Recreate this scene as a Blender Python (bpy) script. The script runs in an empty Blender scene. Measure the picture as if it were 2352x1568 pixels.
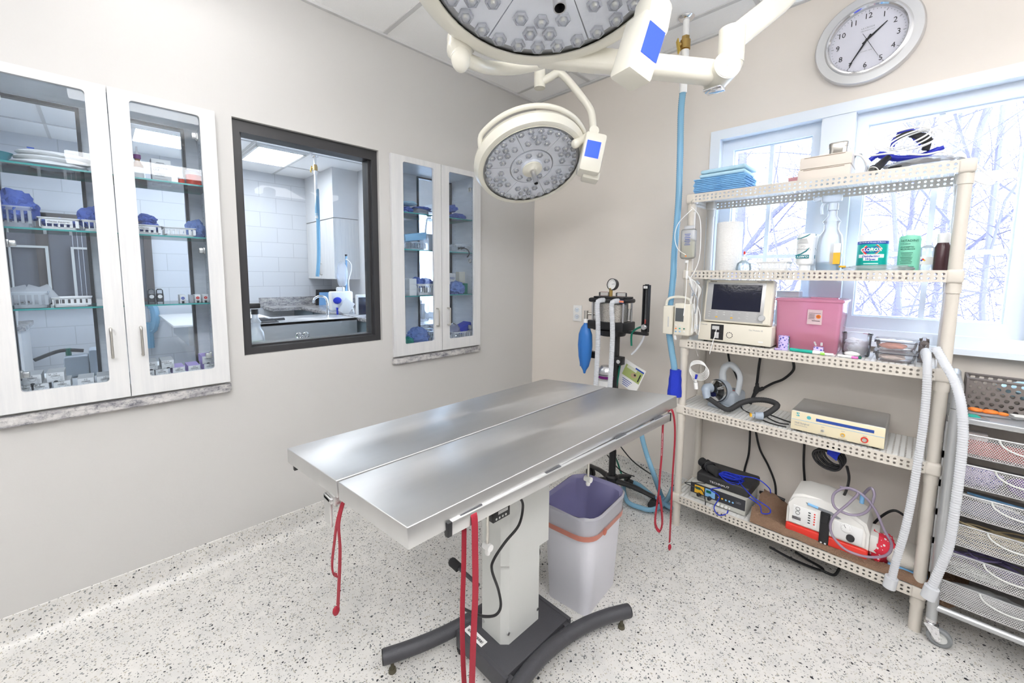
import bpy, bmesh, math, random
from mathutils import Vector, Matrix, noise
from math import sin, cos, pi, radians as R
S = bpy.context.scene
# ------------------------------------------------------------------ camera, world, exposure
CAM_H = 1.405
YAW, PIT, ROL, FPX, CX, CY = 0.7862589, -0.0984114, 0.0093853, 945.0, 1176.0, 723.754
fw = Vector((-sin(YAW)*cos(PIT), cos(YAW)*cos(PIT), sin(PIT)))
rt0 = Vector((cos(YAW), sin(YAW), 0)); up0 = rt0.cross(fw)
rt = rt0*cos(ROL) + up0*sin(ROL); up = up0*cos(ROL) - rt0*sin(ROL)
C0 = Vector((0, 0, CAM_H))
cd = bpy.data.cameras.new('camera'); cam = bpy.data.objects.new('camera', cd)
S.collection.objects.link(cam)
M = Matrix((rt, up, -fw)).transposed().to_4x4(); M.translation = C0
cam.matrix_world = M
cd.sensor_width = 36; cd.lens = FPX/2352*36; cd.shift_x = 0; cd.shift_y = -(784-CY)/2352
cd.clip_start = .02; cd.clip_end = 200
S.camera = cam
w = bpy.data.worlds.new('world'); S.world = w; w.use_nodes = True
bg = w.node_tree.nodes['Background']
bg.inputs['Color'].default_value = (.66, .79, 1, 1); bg.inputs['Strength'].default_value = 9.0
S.view_settings.view_transform = 'Standard'; S.view_settings.look = 'None'
S.view_settings.exposure = 0.97; S.view_settings.gamma = 1.0
S.view_settings.use_curve_mapping = False
S.cycles.transparent_max_bounces = 40
FILL_W = 10.0        # emission of the added fill lights, unseen above the surgery
ADJ_W = 10.5            # emission of the neighbouring room's ceiling panels

def ray(px, py):
    return rt*((px-CX)/FPX) - up*((py-CY)/FPX) + fw
def P(px, py, x=None, y=None, z=None, f=None):
    """point where the sight line of a photo pixel meets a real plane of the room"""
    v = ray(px, py)
    if f is not None: return C0 + v*f
    if x is not None: return C0 + v*((x)/v.x)
    if y is not None: return C0 + v*((y)/v.y)
    return C0 + v*((z-CAM_H)/v.z)

# ------------------------------------------------------------------ materials
MATS = {}
class NT:
    def __init__(s, m): s.t = m.node_tree; s.n = s.t.nodes; s.l = s.t.links
    def new(s, k, **kw):
        n = s.n.new(k)
        for a, b in kw.items(): setattr(n, a, b)
        return n
    def math(s, op, a, b=None, c=None):
        n = s.n.new('ShaderNodeMath'); n.operation = op
        for i, v in enumerate((a, b, c)):
            if v is None: continue
            if isinstance(v, (int, float)): n.inputs[i].default_value = v
            else: s.l.new(v, n.inputs[i])
        return n.outputs[0]
    def sep(s, coord='Object'):
        tc = s.n.new('ShaderNodeTexCoord'); x = s.n.new('ShaderNodeSeparateXYZ')
        s.l.new(tc.outputs[coord], x.inputs[0]); return x.outputs, tc.outputs[coord]
    def ramp(s, fac, stops, interp='LINEAR'):
        r = s.n.new('ShaderNodeValToRGB'); r.color_ramp.interpolation = interp
        e = r.color_ramp.elements
        while len(e) < len(stops): e.new(.5)
        for q, (p_, c_) in zip(e, stops): q.position = p_; q.color = (*c_, 1) if len(c_) == 3 else c_
        s.l.new(fac, r.inputs[0]); return r.outputs[0]
    def mix(s, fac, a, b):
        m = s.n.new('ShaderNodeMix'); m.data_type = 'RGBA'
        for sock, v in ((m.inputs[0], fac), (m.inputs[6], a), (m.inputs[7], b)):
            if isinstance(v, (int, float)): sock.default_value = v
            elif isinstance(v, tuple): sock.default_value = (*v, 1) if len(v) == 3 else v
            else: s.l.new(v, sock)
        return m.outputs[2]
    def noise(s, co, scale, detail=2, rough=.5, sc=None):
        if sc:
            mp = s.n.new('ShaderNodeMapping'); s.l.new(co, mp.inputs[0]); mp.inputs['Scale'].default_value = sc; co = mp.outputs[0]
        n = s.n.new('ShaderNodeTexNoise'); s.l.new(co, n.inputs['Vector'])
        n.inputs['Scale'].default_value = scale; n.inputs['Detail'].default_value = detail; n.inputs['Roughness'].default_value = rough
        return n.outputs[0]
def pm(name, col, rough=.5, metal=0, bump=None, trans=0, ior=1.45, emit=None, es=1, alpha=1, spec=.5, coat=0, sss=0):
    if name in MATS: return MATS[name]
    m = bpy.data.materials.new(name); m.use_nodes = True
    b = m.node_tree.nodes['Principled BSDF']
    b.inputs['Base Color'].default_value = (*col, 1); b.inputs['Roughness'].default_value = rough
    b.inputs['Metallic'].default_value = metal; b.inputs['IOR'].default_value = ior
    b.inputs['Transmission Weight'].default_value = trans; b.inputs['Alpha'].default_value = alpha
    b.inputs['Specular IOR Level'].default_value = spec; b.inputs['Coat Weight'].default_value = coat
    if emit: b.inputs['Emission Color'].default_value = (*emit, 1); b.inputs['Emission Strength'].default_value = es
    t = NT(m)
    if bump or True:
        _, co = t.sep()
        sc, st = bump or (60, .02)
        nz = t.noise(co, sc, 3)
        bn = t.new('ShaderNodeBump'); bn.inputs['Strength'].default_value = st; bn.inputs['Distance'].default_value = .01
        t.l.new(nz, bn.inputs['Height']); t.l.new(bn.outputs[0], b.inputs['Normal'])
    MATS[name] = m; return m
def colfrom(m, sock): m.node_tree.links.new(sock, m.node_tree.nodes['Principled BSDF'].inputs['Base Color'])

wall_m = pm('wall_paint', (.56, .55, .535), .55, bump=(90, .03))
wall2_m = pm('wall_paint_lit', (.78, .725, .665), .55, bump=(90, .03))  # same paint as the left wall, its light mixed in as a paler, warmer tone
adjwall_m = pm('painted_block', (.66, .68, .72), .6)
white_m = pm('white_plastic', (.85, .85, .84), .35)
trimw_m = pm('white_vinyl_daylit', (.78, .84, .91), .3)  # white vinyl with the blue cast of daylight mixed into its colour
cream_m = pm('cream_enamel', (.80, .775, .68), .28, coat=.3)
beige_m = pm('beige_plastic', (.74, .70, .60), .45)
shelf_m = pm('shelf_resin', (.65, .605, .54), .4)
lgrey_m = pm('light_grey_enamel', (.66, .67, .65), .4)
dgrey_m = pm('charcoal_enamel', (.085, .085, .095), .42, metal=.4, bump=(400, .25))
black_m = pm('black_plastic', (.014, .014, .016), .38)
bframe_m = pm('dark_bronze_frame', (.035, .035, .038), .4)
rubber_m = pm('rubber', (.03, .03, .032), .7)
grub_m = pm('grey_rubber', (.22, .23, .24), .6)
steel_m = pm('steel', (.60, .60, .61), .28, 1)
nick_m = pm('brushed_nickel', (.58, .56, .52), .32, 1)
chrome_m = pm('chrome', (.8, .8, .82), .08, 1)
brass_m = pm('brass', (.50, .34, .12), .35, 1)
brassy_m = pm('yellow_lever', (.62, .42, .06), .4, .3)
silverp_m = pm('silver_paint', (.50, .51, .52), .35, .7)
red_m = pm('red_strap', (.32, .012, .03), .6, bump=(500, .2))
redp_m = pm('red_plastic', (.75, .04, .025), .35)
blue_m = pm('blue_cloth', (.085, .15, .50), .85, bump=(120, .4))
blue2_m = pm('blue_cloth_pale', (.16, .25, .55), .85, bump=(120, .4))
pad_m = pm('blue_pad', (.22, .48, .80), .8, bump=(90, .3))
pad2_m = pm('pale_blue_pad', (.48, .72, .86), .5, bump=(90, .3))
bluepl_m = pm('blue_plastic', (.02, .03, .45), .3)
bbag_m = pm('blue_rubber', (.03, .17, .52), .4)
tape_m = pm('blue_tape', (.012, .035, .50), .7, bump=(300, .3))
screen_m = pm('blue_screen', (.01, .03, .6), .3, emit=(.015, .07, .95), es=.9)
dscreen_m = pm('dark_screen', (.012, .014, .03), .08)
green_m = pm('green_tube', (.005, .14, .09), .4)
purple_m = pm('purple_print', (.16, .01, .17), .4)
lilac_m = pm('lilac_card', (.50, .38, .75), .6)
orange_m = pm('orange', (.85, .22, .03), .4)
yellow_m = pm('yellow', (.8, .45, .03), .5)
teal_m = pm('teal', (.01, .42, .33), .4)
aqua_m = pm('aqua_bottle', (.22, .62, .45), .4)
lblue_m = pm('light_blue_plastic', (.22, .48, .78), .4)
card_m = pm('white_card', (.80, .80, .79), .6)
cardg_m = pm('grey_card', (.55, .55, .55), .6)
kraft_m = pm('pale_carton', (.76, .69, .62), .8)
ink_m = pm('black_ink', (.015, .015, .02), .6)
inkg_m = pm('grey_ink', (.30, .31, .33), .6)
inkw_m = pm('white_ink', (.9, .9, .9), .6)
inkb_m = pm('blue_ink', (.02, .07, .40), .6)
inkr_m = pm('red_ink', (.7, .03, .02), .6)
towel_m = pm('brown_towel', (.30, .185, .12), .95, bump=(220, 1.0))
paper_m = pm('paper_towel', (.86, .85, .83), .9, bump=(100, .4))
cloth_m = pm('cream_cloth', (.66, .63, .57), .9, bump=(200, .4))
dkwicker_m = pm('taupe_plastic', (.16, .14, .135), .5)
chromep_m = pm('plain_mirror', (.75, .77, .8), .15, 1)
gumm_m = pm('grey_device', (.33, .37, .42), .4)
amber_m = pm('amber_glass', (.35, .14, .02), .1, trans=.5)
brownb_m = pm('brown_bottle', (.06, .025, .03), .25)
redjar_m = pm('red_jar', (.80, .07, .03), .25, trans=.3)
emat = pm('added_fill', (1, 1, 1), .5, emit=(1, .99, .985), es=FILL_W)
emat0 = pm('added_fill_soft', (1, 1, 1), .5, emit=(1, .99, .985), es=FILL_W*.32)
wallg_m = pm('wall_paint_dimmed', (.34, .335, .33), .55, bump=(90, .03))  # unseen walls, colour darkened to lower bounce light and table reflections
tbar_m = pm('ceiling_grid', (.62, .62, .62), .5)
emat2 = pm('light_panel_cool', (1, 1, 1), .5, emit=(.93, .96, 1), es=ADJ_W)

def thin(name, col, alpha_face=.06, rough=.03, tint=(1, 1, 1), gloss=1.0, fres=1.45):
    """clear sheet: transparent tinted + fresnel reflection (+ optional diffuse body)"""
    if name in MATS: return MATS[name]
    m = bpy.data.materials.new(name); m.use_nodes = True; t = NT(m)
    t.n.clear()
    out = t.new('ShaderNodeOutputMaterial'); tr = t.new('ShaderNodeBsdfTransparent'); tr.inputs[0].default_value = (*tint, 1)
    df = t.new('ShaderNodeBsdfDiffuse'); df.inputs[0].default_value = (*col, 1)
    tl = t.new('ShaderNodeBsdfTranslucent'); tl.inputs[0].default_value = (*col, 1)
    md = t.new('ShaderNodeMixShader'); md.inputs[0].default_value = .5
    t.l.new(df.outputs[0], md.inputs[1]); t.l.new(tl.outputs[0], md.inputs[2])
    m1 = t.new('ShaderNodeMixShader'); m1.inputs[0].default_value = alpha_face
    t.l.new(tr.outputs[0], m1.inputs[1]); t.l.new(md.outputs[0], m1.inputs[2])
    gl = t.new('ShaderNodeBsdfGlossy'); gl.inputs['Roughness'].default_value = rough
    fr = t.new('ShaderNodeFresnel'); fr.inputs[0].default_value = fres
    ff = t.math('MULTIPLY', fr.outputs[0], gloss)
    m2 = t.new('ShaderNodeMixShader'); t.l.new(ff, m2.inputs[0]); t.l.new(m1.outputs[0], m2.inputs[1]); t.l.new(gl.outputs[0], m2.inputs[2])
    t.l.new(m2.outputs[0], out.inputs[0]); MATS[name] = m; return m
glass_m = thin('pane_glass', (.8, .9, 1), .0, .01, (.97, .985, .99), .6)
cabglass_m = thin('cabinet_glass', (.8, .88, 1), .02, .01, (.94, .97, 1), .6)
clear_m = thin('clear_plastic', (.9, .94, .98), .14, .1, (.98, .99, 1))
frost_m = thin('frosted_plastic', (.92, .95, .98), .55, .2, (.96, .98, 1))
hose_m = thin('clear_hose', (.93, .95, .98), .88, .25, (.95, .96, .98), .5)
bhose_m = thin('blue_hose', (.42, .76, .98), .85, .2, (.45, .75, .95))
tub_m = thin('glass_dish', (.88, .92, .96), .22, .06, (.98, .98, .99))
film_m = thin('plastic_film', (.95, .96, .98), .40, .15, (.97, .98, 1))
lilacfilm_m = thin('bag_film', (.62, .60, .95), .75, .25, (.75, .75, 1))
pinkc_m = thin('pink_container', (1, .46, .62), .72, .12, (1, .78, .86))
lens_m = thin('lens', (.92, .94, 1), .38, .03, (.97, .98, 1), 1.0, 1.5)
canister_m = thin('canister_clear', (.6, .6, .6), .10, .03, (.85, .85, .85))
smoke_m = thin('smoked_plastic', (.05, .05, .05), .5, .04, (.35, .35, .35))

def edgeglass():
    m = pm('shelf_glass', (.62, .86, .82), .03)
    m.node_tree.nodes.clear(); t = NT(m)
    out = t.new('ShaderNodeOutputMaterial'); g = t.new('ShaderNodeNewGeometry'); 
    sx = t.new('ShaderNodeSeparateXYZ'); t.l.new(g.outputs['Normal'], sx.inputs[0])
    edge = t.math('LESS_THAN', t.math('ABSOLUTE', sx.outputs[2]), .5)
    tr = t.new('ShaderNodeBsdfTransparent'); tr.inputs[0].default_value = (.90, .97, .96, 1)
    pr = t.new('ShaderNodeBsdfPrincipled'); pr.inputs['Base Color'].default_value = (.05, .36, .33, 1); pr.inputs['Roughness'].default_value = .1
    gl = t.new('ShaderNodeBsdfGlossy'); gl.inputs['Roughness'].default_value = .02
    fr = t.new('ShaderNodeFresnel'); fr.inputs[0].default_value = 1.5
    m1 = t.new('ShaderNodeMixShader'); t.l.new(fr.outputs[0], m1.inputs[0]); t.l.new(tr.outputs[0], m1.inputs[1]); t.l.new(gl.outputs[0], m1.inputs[2])
    m2 = t.new('ShaderNodeMixShader'); t.l.new(edge, m2.inputs[0]); t.l.new(m1.outputs[0], m2.inputs[1]); t.l.new(pr.outputs[0], m2.inputs[2])
    t.l.new(m2.outputs[0], out.inputs[0]); return m
sglass_m = edgeglass()

def terrazzo():
    m = pm('terrazzo', (.7, .68, .63), .32, bump=(60, .01)); t = NT(m)
    _, co = t.sep()
    base = t.ramp(t.noise(co, 14, 4, .6), [(.3, (.62, .612, .595)), (.7, (.74, .722, .69))])
    c = base
    for sc, th, colr, rnd in ((75, .17, (.28, .29, .29), .42), (120, .20, (.46, .43, .36), .40), (52, .12, (.022, .023, .03), .50), (150, .17, (.07, .08, .09), .42), (95, .16, (.16, .17, .17), .5)):
        v = t.new('ShaderNodeTexVoronoi'); v.inputs['Scale'].default_value = sc
        nz = t.new('ShaderNodeTexNoise'); nz.inputs['Scale'].default_value = sc*1.3; t.l.new(co, nz.inputs['Vector'])
        mp = t.new('ShaderNodeMapping'); mp.inputs['Location'].default_value = (sc, sc*.3, 0); t.l.new(co, mp.inputs[0])
        ad = t.new('ShaderNodeVectorMath'); ad.operation = 'MULTIPLY_ADD'; t.l.new(nz.outputs['Color'], ad.inputs[0]); ad.inputs[1].default_value = (.012,)*3; t.l.new(mp.outputs[0], ad.inputs[2])
        t.l.new(ad.outputs[0], v.inputs['Vector'])
        sp = t.new('ShaderNodeSeparateColor'); t.l.new(v.outputs['Color'], sp.inputs[0])
        thr = t.math('MULTIPLY', t.math('GREATER_THAN', sp.outputs[0], rnd), t.math('MULTIPLY', sp.outputs[1], th*2.1))
        msk = t.math('LESS_THAN', v.outputs['Distance'], thr)
        c = t.mix(msk, c, colr)
    colfrom(m, c); return m
terr_m = terrazzo()

def woodgrain(name, a, b, sc):
    m = pm(name, a, .45); t = NT(m); _, co = t.sep()
    n = t.noise(co, 22, 5, .65, sc)
    colfrom(m, t.ramp(n, [(.35, b), (.6, a)])); return m
cabw_m = woodgrain('white_woodgrain', (.69, .69, .69), (.625, .63, .64), (1, 1.6, .10))
cabi_m = woodgrain('cabinet_interior', (.80, .82, .85), (.72, .745, .78), (.3, .3, 2.0))
adjcab_m = woodgrain('adjacent_cabinet_wood', (.74, .74, .74), (.66, .67, .68), (2, 2, .1))
def granite():
    m = pm('granite', (.5, .5, .5), .25); t = NT(m); _, co = t.sep()
    n1 = t.noise(co, 20, 8, .72, (1, .45, 1.5)); n2 = t.noise(co, 70, 5, .7)
    c = t.ramp(n1, [(.38, (.05, .05, .065)), (.48, (.22, .22, .24)), (.55, (.46, .45, .44)), (.70, (.66, .65, .63))])
    c2 = t.ramp(n2, [(.38, (.10, .10, .13)), (.5, (.62, .60, .60))])
    colfrom(m, t.mix(.35, c, c2)); return m
gran_m = granite()
def blockwall():
    m = adjwall_m; t = NT(m)
    xyz, co = t.sep()
    br = t.new('ShaderNodeTexBrick'); cb = t.new('ShaderNodeCombineXYZ')
    t.l.new(xyz[1], cb.inputs[0]); t.l.new(xyz[2], cb.inputs[1]); t.l.new(cb.outputs[0], br.inputs['Vector'])
    br.inputs['Color1'].default_value = (.66, .68, .72, 1); br.inputs['Color2'].default_value = (.645, .665, .70, 1); br.inputs['Mortar'].default_value = (.50, .52, .56, 1)
    br.inputs['Scale'].default_value = 1; br.inputs['Brick Width'].default_value = .41; br.inputs['Row Height'].default_value = .205; br.inputs['Mortar Size'].default_value = .005
    br.inputs['Mortar Smooth'].default_value = .6
    colfrom(m, br.outputs['Color'])
blockwall()
def steelbrush():
    m = pm('brushed_steel', (.62, .62, .62), .42, 1); t = NT(m); _, co = t.sep()
    n = t.noise(co, 40, 5, .7, (22, .35, 1)); b = m.node_tree.nodes['Principled BSDF']
    mr = t.ramp(n, [(.3, (.36,)*3), (.75, (.44,)*3)]); t.l.new(mr, b.inputs['Roughness'])
    colfrom(m, t.ramp(t.noise(co, 3, 3, .6, (3, .6, 1)), [(.3, (.64, .64, .64)), (.7, (.70, .70, .70))]))
    b.inputs['Anisotropic'].default_value = .6; return m
bsteel_m = steelbrush()
def holes(name, base, col, px_, pz_, r, axes=(0, 2), rough=.4, zc=None, band=None, metal=0, stag=False):
    """sheet with real see-through perforations: two rows of round holes or an even grid"""
    m = pm(name, col, rough, metal); t = NT(m)
    xyz, co = t.sep(); a, b_ = xyz[axes[0]], xyz[axes[1]]
    fb = t.math('FLOORED_MODULO', b_, pz_)
    if stag: a = t.math('ADD', a, t.math('MULTIPLY', t.math('FLOORED_MODULO', t.math('FLOOR', t.math('DIVIDE', b_, pz_)), 2), px_/2))
    dx = t.math('SUBTRACT', t.math('FLOORED_MODULO', a, px_), px_/2); dz = t.math('SUBTRACT', fb, pz_/2)
    d2 = t.math('ADD', t.math('MULTIPLY', dx, dx), t.math('MULTIPLY', dz, dz))
    h = t.math('LESS_THAN', d2, r*r)
    if band is not None:
        inb = t.math('MULTIPLY', t.math('GREATER_THAN', b_, band[0]), t.math('LESS_THAN', b_, band[1])); h = t.math('MULTIPLY', h, inb)
    bs = m.node_tree.nodes['Principled BSDF']; out = [n for n in t.n if n.type == 'OUTPUT_MATERIAL'][0]
    tr = t.new('ShaderNodeBsdfTransparent'); mx = t.new('ShaderNodeMixShader')
    t.l.new(h, mx.inputs[0]); t.l.new(bs.outputs[0], mx.inputs[1]); t.l.new(tr.outputs[0], mx.inputs[2]); t.l.new(mx.outputs[0], out.inputs[0])
    return m
lip_m = holes('perforated_lip', shelf_m, (.65, .605, .54), .0195, .0165, .0047, (0, 2), band=(-.0165, .0165))
lipy_m = holes('perforated_side_lip', shelf_m, (.65, .605, .54), .0195, .0165, .0047, (1, 2), band=(-.0165, .0165))
deck_m = holes('perforated_deck', shelf_m, (.80, .80, .78), .019, .012, .0035, (0, 1))
mesh_m = holes('wire_mesh', None, (.62, .62, .63), .0062, .0052, .0023, (0, 2), .35, metal=.5, stag=True)
meshy_m = holes('wire_mesh_side', None, (.62, .62, .63), .0062, .0052, .0023, (1, 2), .35, metal=.5, stag=True)
bask_m = holes('basket_holes', None, (.84, .85, .87), .014, .013, .0042, (1, 2), band=(.008, .05))
baskx_m = holes('basket_holes_x', None, (.84, .85, .87), .014, .013, .0042, (0, 2), band=(.008, .05))
wick_m = holes('woven_taupe', None, (.20, .175, .165), .024, .020, .0068, (0, 2), stag=True)
cloud_m = pm('ceiling_tile', (.92, .92, .92), .9, bump=(160, .25))
def patterned(name, a, b, sc, th=.28):
    m = pm(name, a, .7); t = NT(m); _, co = t.sep()
    v = t.new('ShaderNodeTexVoronoi'); v.inputs['Scale'].default_value = sc; t.l.new(co, v.inputs['Vector'])
    colfrom(m, t.mix(t.math('LESS_THAN', v.outputs['Distance'], th), a, b)); return m
paw_m = patterned('paw_print_wrap', (.62, .52, .85), (.10, .10, .45), 95, .38)
flower_m = patterned('red_flower_cloth', (.70, .03, .06), (.85, .80, .80), 60, .3)
snow_m = patterned('leaf_litter_snow', (.75, .77, .80), (.55, .56, .60), 3, .3)
bark_m = pm('bark', (.12, .11, .16), .9, bump=(30, .6))
twig_m = pm('twig', (.115, .10, .145), .9)
gran2_m = patterned('absorbent_granules', (.78, .74, .68), (.45, .40, .36), 160, .35)

# ------------------------------------------------------------------ geometry helpers
COL = S.collection
def V(*a): return Vector(a)
class MB:
    def __init__(s): s.bm = bmesh.new(); s.m = 0
    def _fin(s, verts):
        fs = set()
        for v in verts:
            for f in v.link_faces: fs.add(f)
        for f in fs: f.material_index = s.m
        return s
    def box(s, c, d, rot=None, bev=0, seg=2):
        r = bmesh.ops.create_cube(s.bm, size=1); vs = r['verts']
        for v in vs: v.co = Vector((v.co.x*d[0], v.co.y*d[1], v.co.z*d[2]))
        if bev > 0:
            es = list({e for v in vs for e in v.link_edges})
            rr = bmesh.ops.bevel(s.bm, geom=es, offset=bev, segments=seg, affect='EDGES', profile=.5)
            vs = list({v for f in rr['faces'] for v in f.verts} | {v for v in vs if v.is_valid})
        for v in vs:
            if rot is not None: v.co = rot @ v.co
            v.co += Vector(c)
        return s._fin(vs)
    def b2(s, a, b, **k):
        a, b = Vector(a), Vector(b); return s.box((a+b)/2, [abs(q) for q in (b-a)], **k)
    def cyl(s, p0, p1, r0, r1=None, n=24, caps=True):
        r1 = r0 if r1 is None else r1
        p0, p1 = Vector(p0), Vector(p1); z = (p1-p0)
        if z.length < 1e-7: return s
        q = z.to_track_quat('Z', 'Y').to_matrix(); rings = []
        for p, r in ((p0, r0), (p1, r1)):
            rings.append([s.bm.verts.new(p + q @ Vector((r*cos(2*pi*i/n), r*sin(2*pi*i/n), 0))) for i in range(n)])
        for i in range(n):
            f = s.bm.faces.new((rings[0][i], rings[0][(i+1) % n], rings[1][(i+1) % n], rings[1][i])); f.material_index = s.m
        if caps:
            s.bm.faces.new(list(reversed(rings[0]))).material_index = s.m; s.bm.faces.new(rings[1]).material_index = s.m
        return s
    def lathe(s, prof, o, ax=(0, 0, 1), n=32, sx=1, sy=1, ux=None):
        """prof: (radius, height) list along axis"""
        o = Vector(o); z = Vector(ax).normalized()
        if ux is None: q = z.to_track_quat('Z', 'Y').to_matrix(); X, Y = q.col[0].copy(), q.col[1].copy()
        else: X = Vector(ux).normalized(); Y = z.cross(X)
        rings = []
        for r, h in prof:
            if r < 1e-6: rings.append([s.bm.verts.new(o + z*h)])
            else: rings.append([s.bm.verts.new(o + z*h + X*(r*sx*cos(2*pi*i/n)) + Y*(r*sy*sin(2*pi*i/n))) for i in range(n)])
        for a, b in zip(rings, rings[1:]):
            for i in range(n):
                j = (i+1) % n
                if len(a) == 1 and len(b) == 1: continue
                vs = [a[0], b[j], b[i]] if len(a) == 1 else ([a[i], a[j], b[0]] if len(b) == 1 else [a[i], a[j], b[j], b[i]])
                s.bm.faces.new(vs).material_index = s.m
        return s
    def prism(s, poly, o, ux, uy, t):
        """polygon in the plane (ux, uy) at o, extruded by vector t"""
        o, ux, uy, t = Vector(o), Vector(ux), Vector(uy), Vector(t)
        a = [s.bm.verts.new(o + ux*p[0] + uy*p[1]) for p in poly]; b = [s.bm.verts.new(v.co + t) for v in a]
        n = len(a); fs = [s.bm.faces.new(a), s.bm.faces.new(list(reversed(b)))]
        for i in range(n): fs.append(s.bm.faces.new((a[i], b[i], b[(i+1) % n], a[(i+1) % n])))
        for f in fs: f.material_index = s.m
        return s
    def quad(s, *pts):
        f = s.bm.faces.new([s.bm.verts.new(Vector(p)) for p in pts]); f.material_index = s.m; return s
    def tube(s, pts, r, n=10, sm=6, closed=False, ribs=None, flat=1.0):
        """round tube along a smoothed path; ribs=(pitch, depth) gives a corrugated hose"""
        pts = [Vector(p) for p in pts]
        if sm > 1 and len(pts) > 2: pts = spline(pts, sm, closed)
        if ribs:
            pts = resample(pts, ribs[0]/2)
        L = len(pts); prev = None; rings = []
        for i, p in enumerate(pts):
            a = pts[(i-1) % L] if (closed or i) else p; b = pts[(i+1) % L] if (closed or i < L-1) else p
            t = (b-a).normalized() if (b-a).length > 1e-9 else Vector((0, 0, 1))
            if prev is None:
                u = t.orthogonal().normalized()
                if abs(t.z) < .9: u = t.cross(Vector((0, 0, 1))).normalized()
            else:
                u = prev - t*prev.dot(t); u = u.normalized() if u.length > 1e-6 else t.orthogonal().normalized()
            prev = u; v_ = t.cross(u)
            rr = r[min(i*len(r)//L, len(r)-1)] if isinstance(r, (list, tuple)) else r
            if ribs and i % 2: rr -= ribs[1]
            rings.append([s.bm.verts.new(p + u*(rr*cos(2*pi*k/n)) + v_*(rr*flat*sin(2*pi*k/n))) for k in range(n)])
        for i in range(L if closed else L-1):
            a, b = rings[i], rings[(i+1) % L]
            for k in range(n): s.bm.faces.new((a[k], a[(k+1) % n], b[(k+1) % n], b[k])).material_index = s.m
        if not closed:
            s.bm.faces.new(list(reversed(rings[0]))).material_index = s.m; s.bm.faces.new(rings[-1]).material_index = s.m
        return s
    def ribbon(s, pts, w, t, side, sm=6):
        pts = spline([Vector(p) for p in pts], sm) if sm > 1 and len(pts) > 2 else [Vector(p) for p in pts]
        side0 = Vector(side).normalized(); rings = []
        for i, p in enumerate(pts):
            d = (pts[min(i+1, len(pts)-1)] - pts[max(i-1, 0)]).normalized()
            sd = (side0 - d*side0.dot(d)).normalized(); nn = d.cross(sd)
            rings.append([s.bm.verts.new(p + sd*(a*w/2) + nn*(b*t/2)) for a, b in ((-1, -1), (1, -1), (1, 1), (-1, 1))])
        for a, b in zip(rings, rings[1:]):
            for k in range(4): s.bm.faces.new((a[k], a[(k+1) % 4], b[(k+1) % 4], b[k])).material_index = s.m
        s.bm.faces.new(list(reversed(rings[0]))).material_index = s.m; s.bm.faces.new(rings[-1]).material_index = s.m
        return s
    def ball(s, c, d, sub=3, rot=None, nz=0, ns=8, seed=0, flat=None):
        r = bmesh.ops.create_icosphere(s.bm, subdivisions=sub, radius=.5)
        for v in r['verts']:
            n_ = v.co.normalized(); k = 1 + nz*(noise.noise(n_*ns*.3 + Vector((seed, seed*.7, 0))) + .5*noise.noise(n_*ns*.8 + Vector((seed, 3, 1))) + .3*abs(noise.noise(n_*ns*1.7+Vector((0, seed, 0)))))
            v.co = Vector((v.co.x*d[0]*k, v.co.y*d[1]*k, v.co.z*d[2]*k))
            if flat is not None and v.co.z < -d[2]*flat: v.co.z = -d[2]*flat
            if rot is not None: v.co = rot @ v.co
            v.co += Vector(c)
        return s._fin(r['verts'])
    def text(s, body, o, ux, uy, size, align='CENTER', bold=0, lift=.0006, width=1.0, shear=0):
        key = (body, bold, shear)
        if key not in TXT:
            cu = bpy.data.curves.new('t', 'FONT'); cu.body = body; cu.size = 1; cu.offset = bold; cu.resolution_u = 2; cu.shear = shear
            ob = bpy.data.objects.new('t', cu); COL.objects.link(ob)
            me = ob.evaluated_get(bpy.context.evaluated_depsgraph_get()).to_mesh()
            TXT[key] = ([tuple(v.co) for v in me.vertices], [tuple(p.vertices) for p in me.polygons])
            bpy.data.objects.remove(ob); bpy.data.curves.remove(cu)
        vs, fs = TXT[key]
        if not vs: return s
        x0, x1 = min(v[0] for v in vs), max(v[0] for v in vs)
        off = {'CENTER': -(x0+x1)/2, 'LEFT': -x0, 'RIGHT': -x1}[align]
        o, ux, uy = Vector(o), Vector(ux).normalized(), Vector(uy).normalized(); n = ux.cross(uy)
        bv = [s.bm.verts.new(o + ux*((v[0]+off)*size*width) + uy*(v[1]*size) + n*lift) for v in vs]
        for f in fs:
            try: s.bm.faces.new([bv[i] for i in f]).material_index = s.m
            except ValueError: pass
        return s
    def rect(s, o, ux, uy, w, h, lift=.0005, t=None):
        """thin printed patch centred at o"""
        o, ux, uy = Vector(o), Vector(ux).normalized(), Vector(uy).normalized(); n = ux.cross(uy)
        c = o + n*lift
        s.quad(c-ux*w/2-uy*h/2, c+ux*w/2-uy*h/2, c+ux*w/2+uy*h/2, c-ux*w/2+uy*h/2); return s
    def disc(s, o, n_, r, lift=.0006, n=24, ux=None, sx=1, sy=1):
        s.lathe([(0, lift), (r, lift), (r, 0)], o, n_, n, sx, sy, ux); return s
    def build(s, name, mats, parent=None, loc=None, ang=38, kind=None):
        if not isinstance(mats, (list, tuple)): mats = [mats]
        me = bpy.data.meshes.new(name)
        bmesh.ops.recalc_face_normals(s.bm, faces=[f for f in s.bm.faces if len(f.verts) and True]) if False else None
        root = parent
        while root is not None and root.parent is not None: root = root.parent
        if root is not None: off = Vector(root.location)
        else:
            if loc is None:
                xs = [v.co for v in s.bm.verts]
                mn = Vector([min(q[i] for q in xs) for i in range(3)]); mx = Vector([max(q[i] for q in xs) for i in range(3)])
                loc = Vector(((mn.x+mx.x)/2, (mn.y+mx.y)/2, mn.z))
            off = Vector(loc)
        bmesh.ops.translate(s.bm, verts=s.bm.verts, vec=-off)
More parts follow.
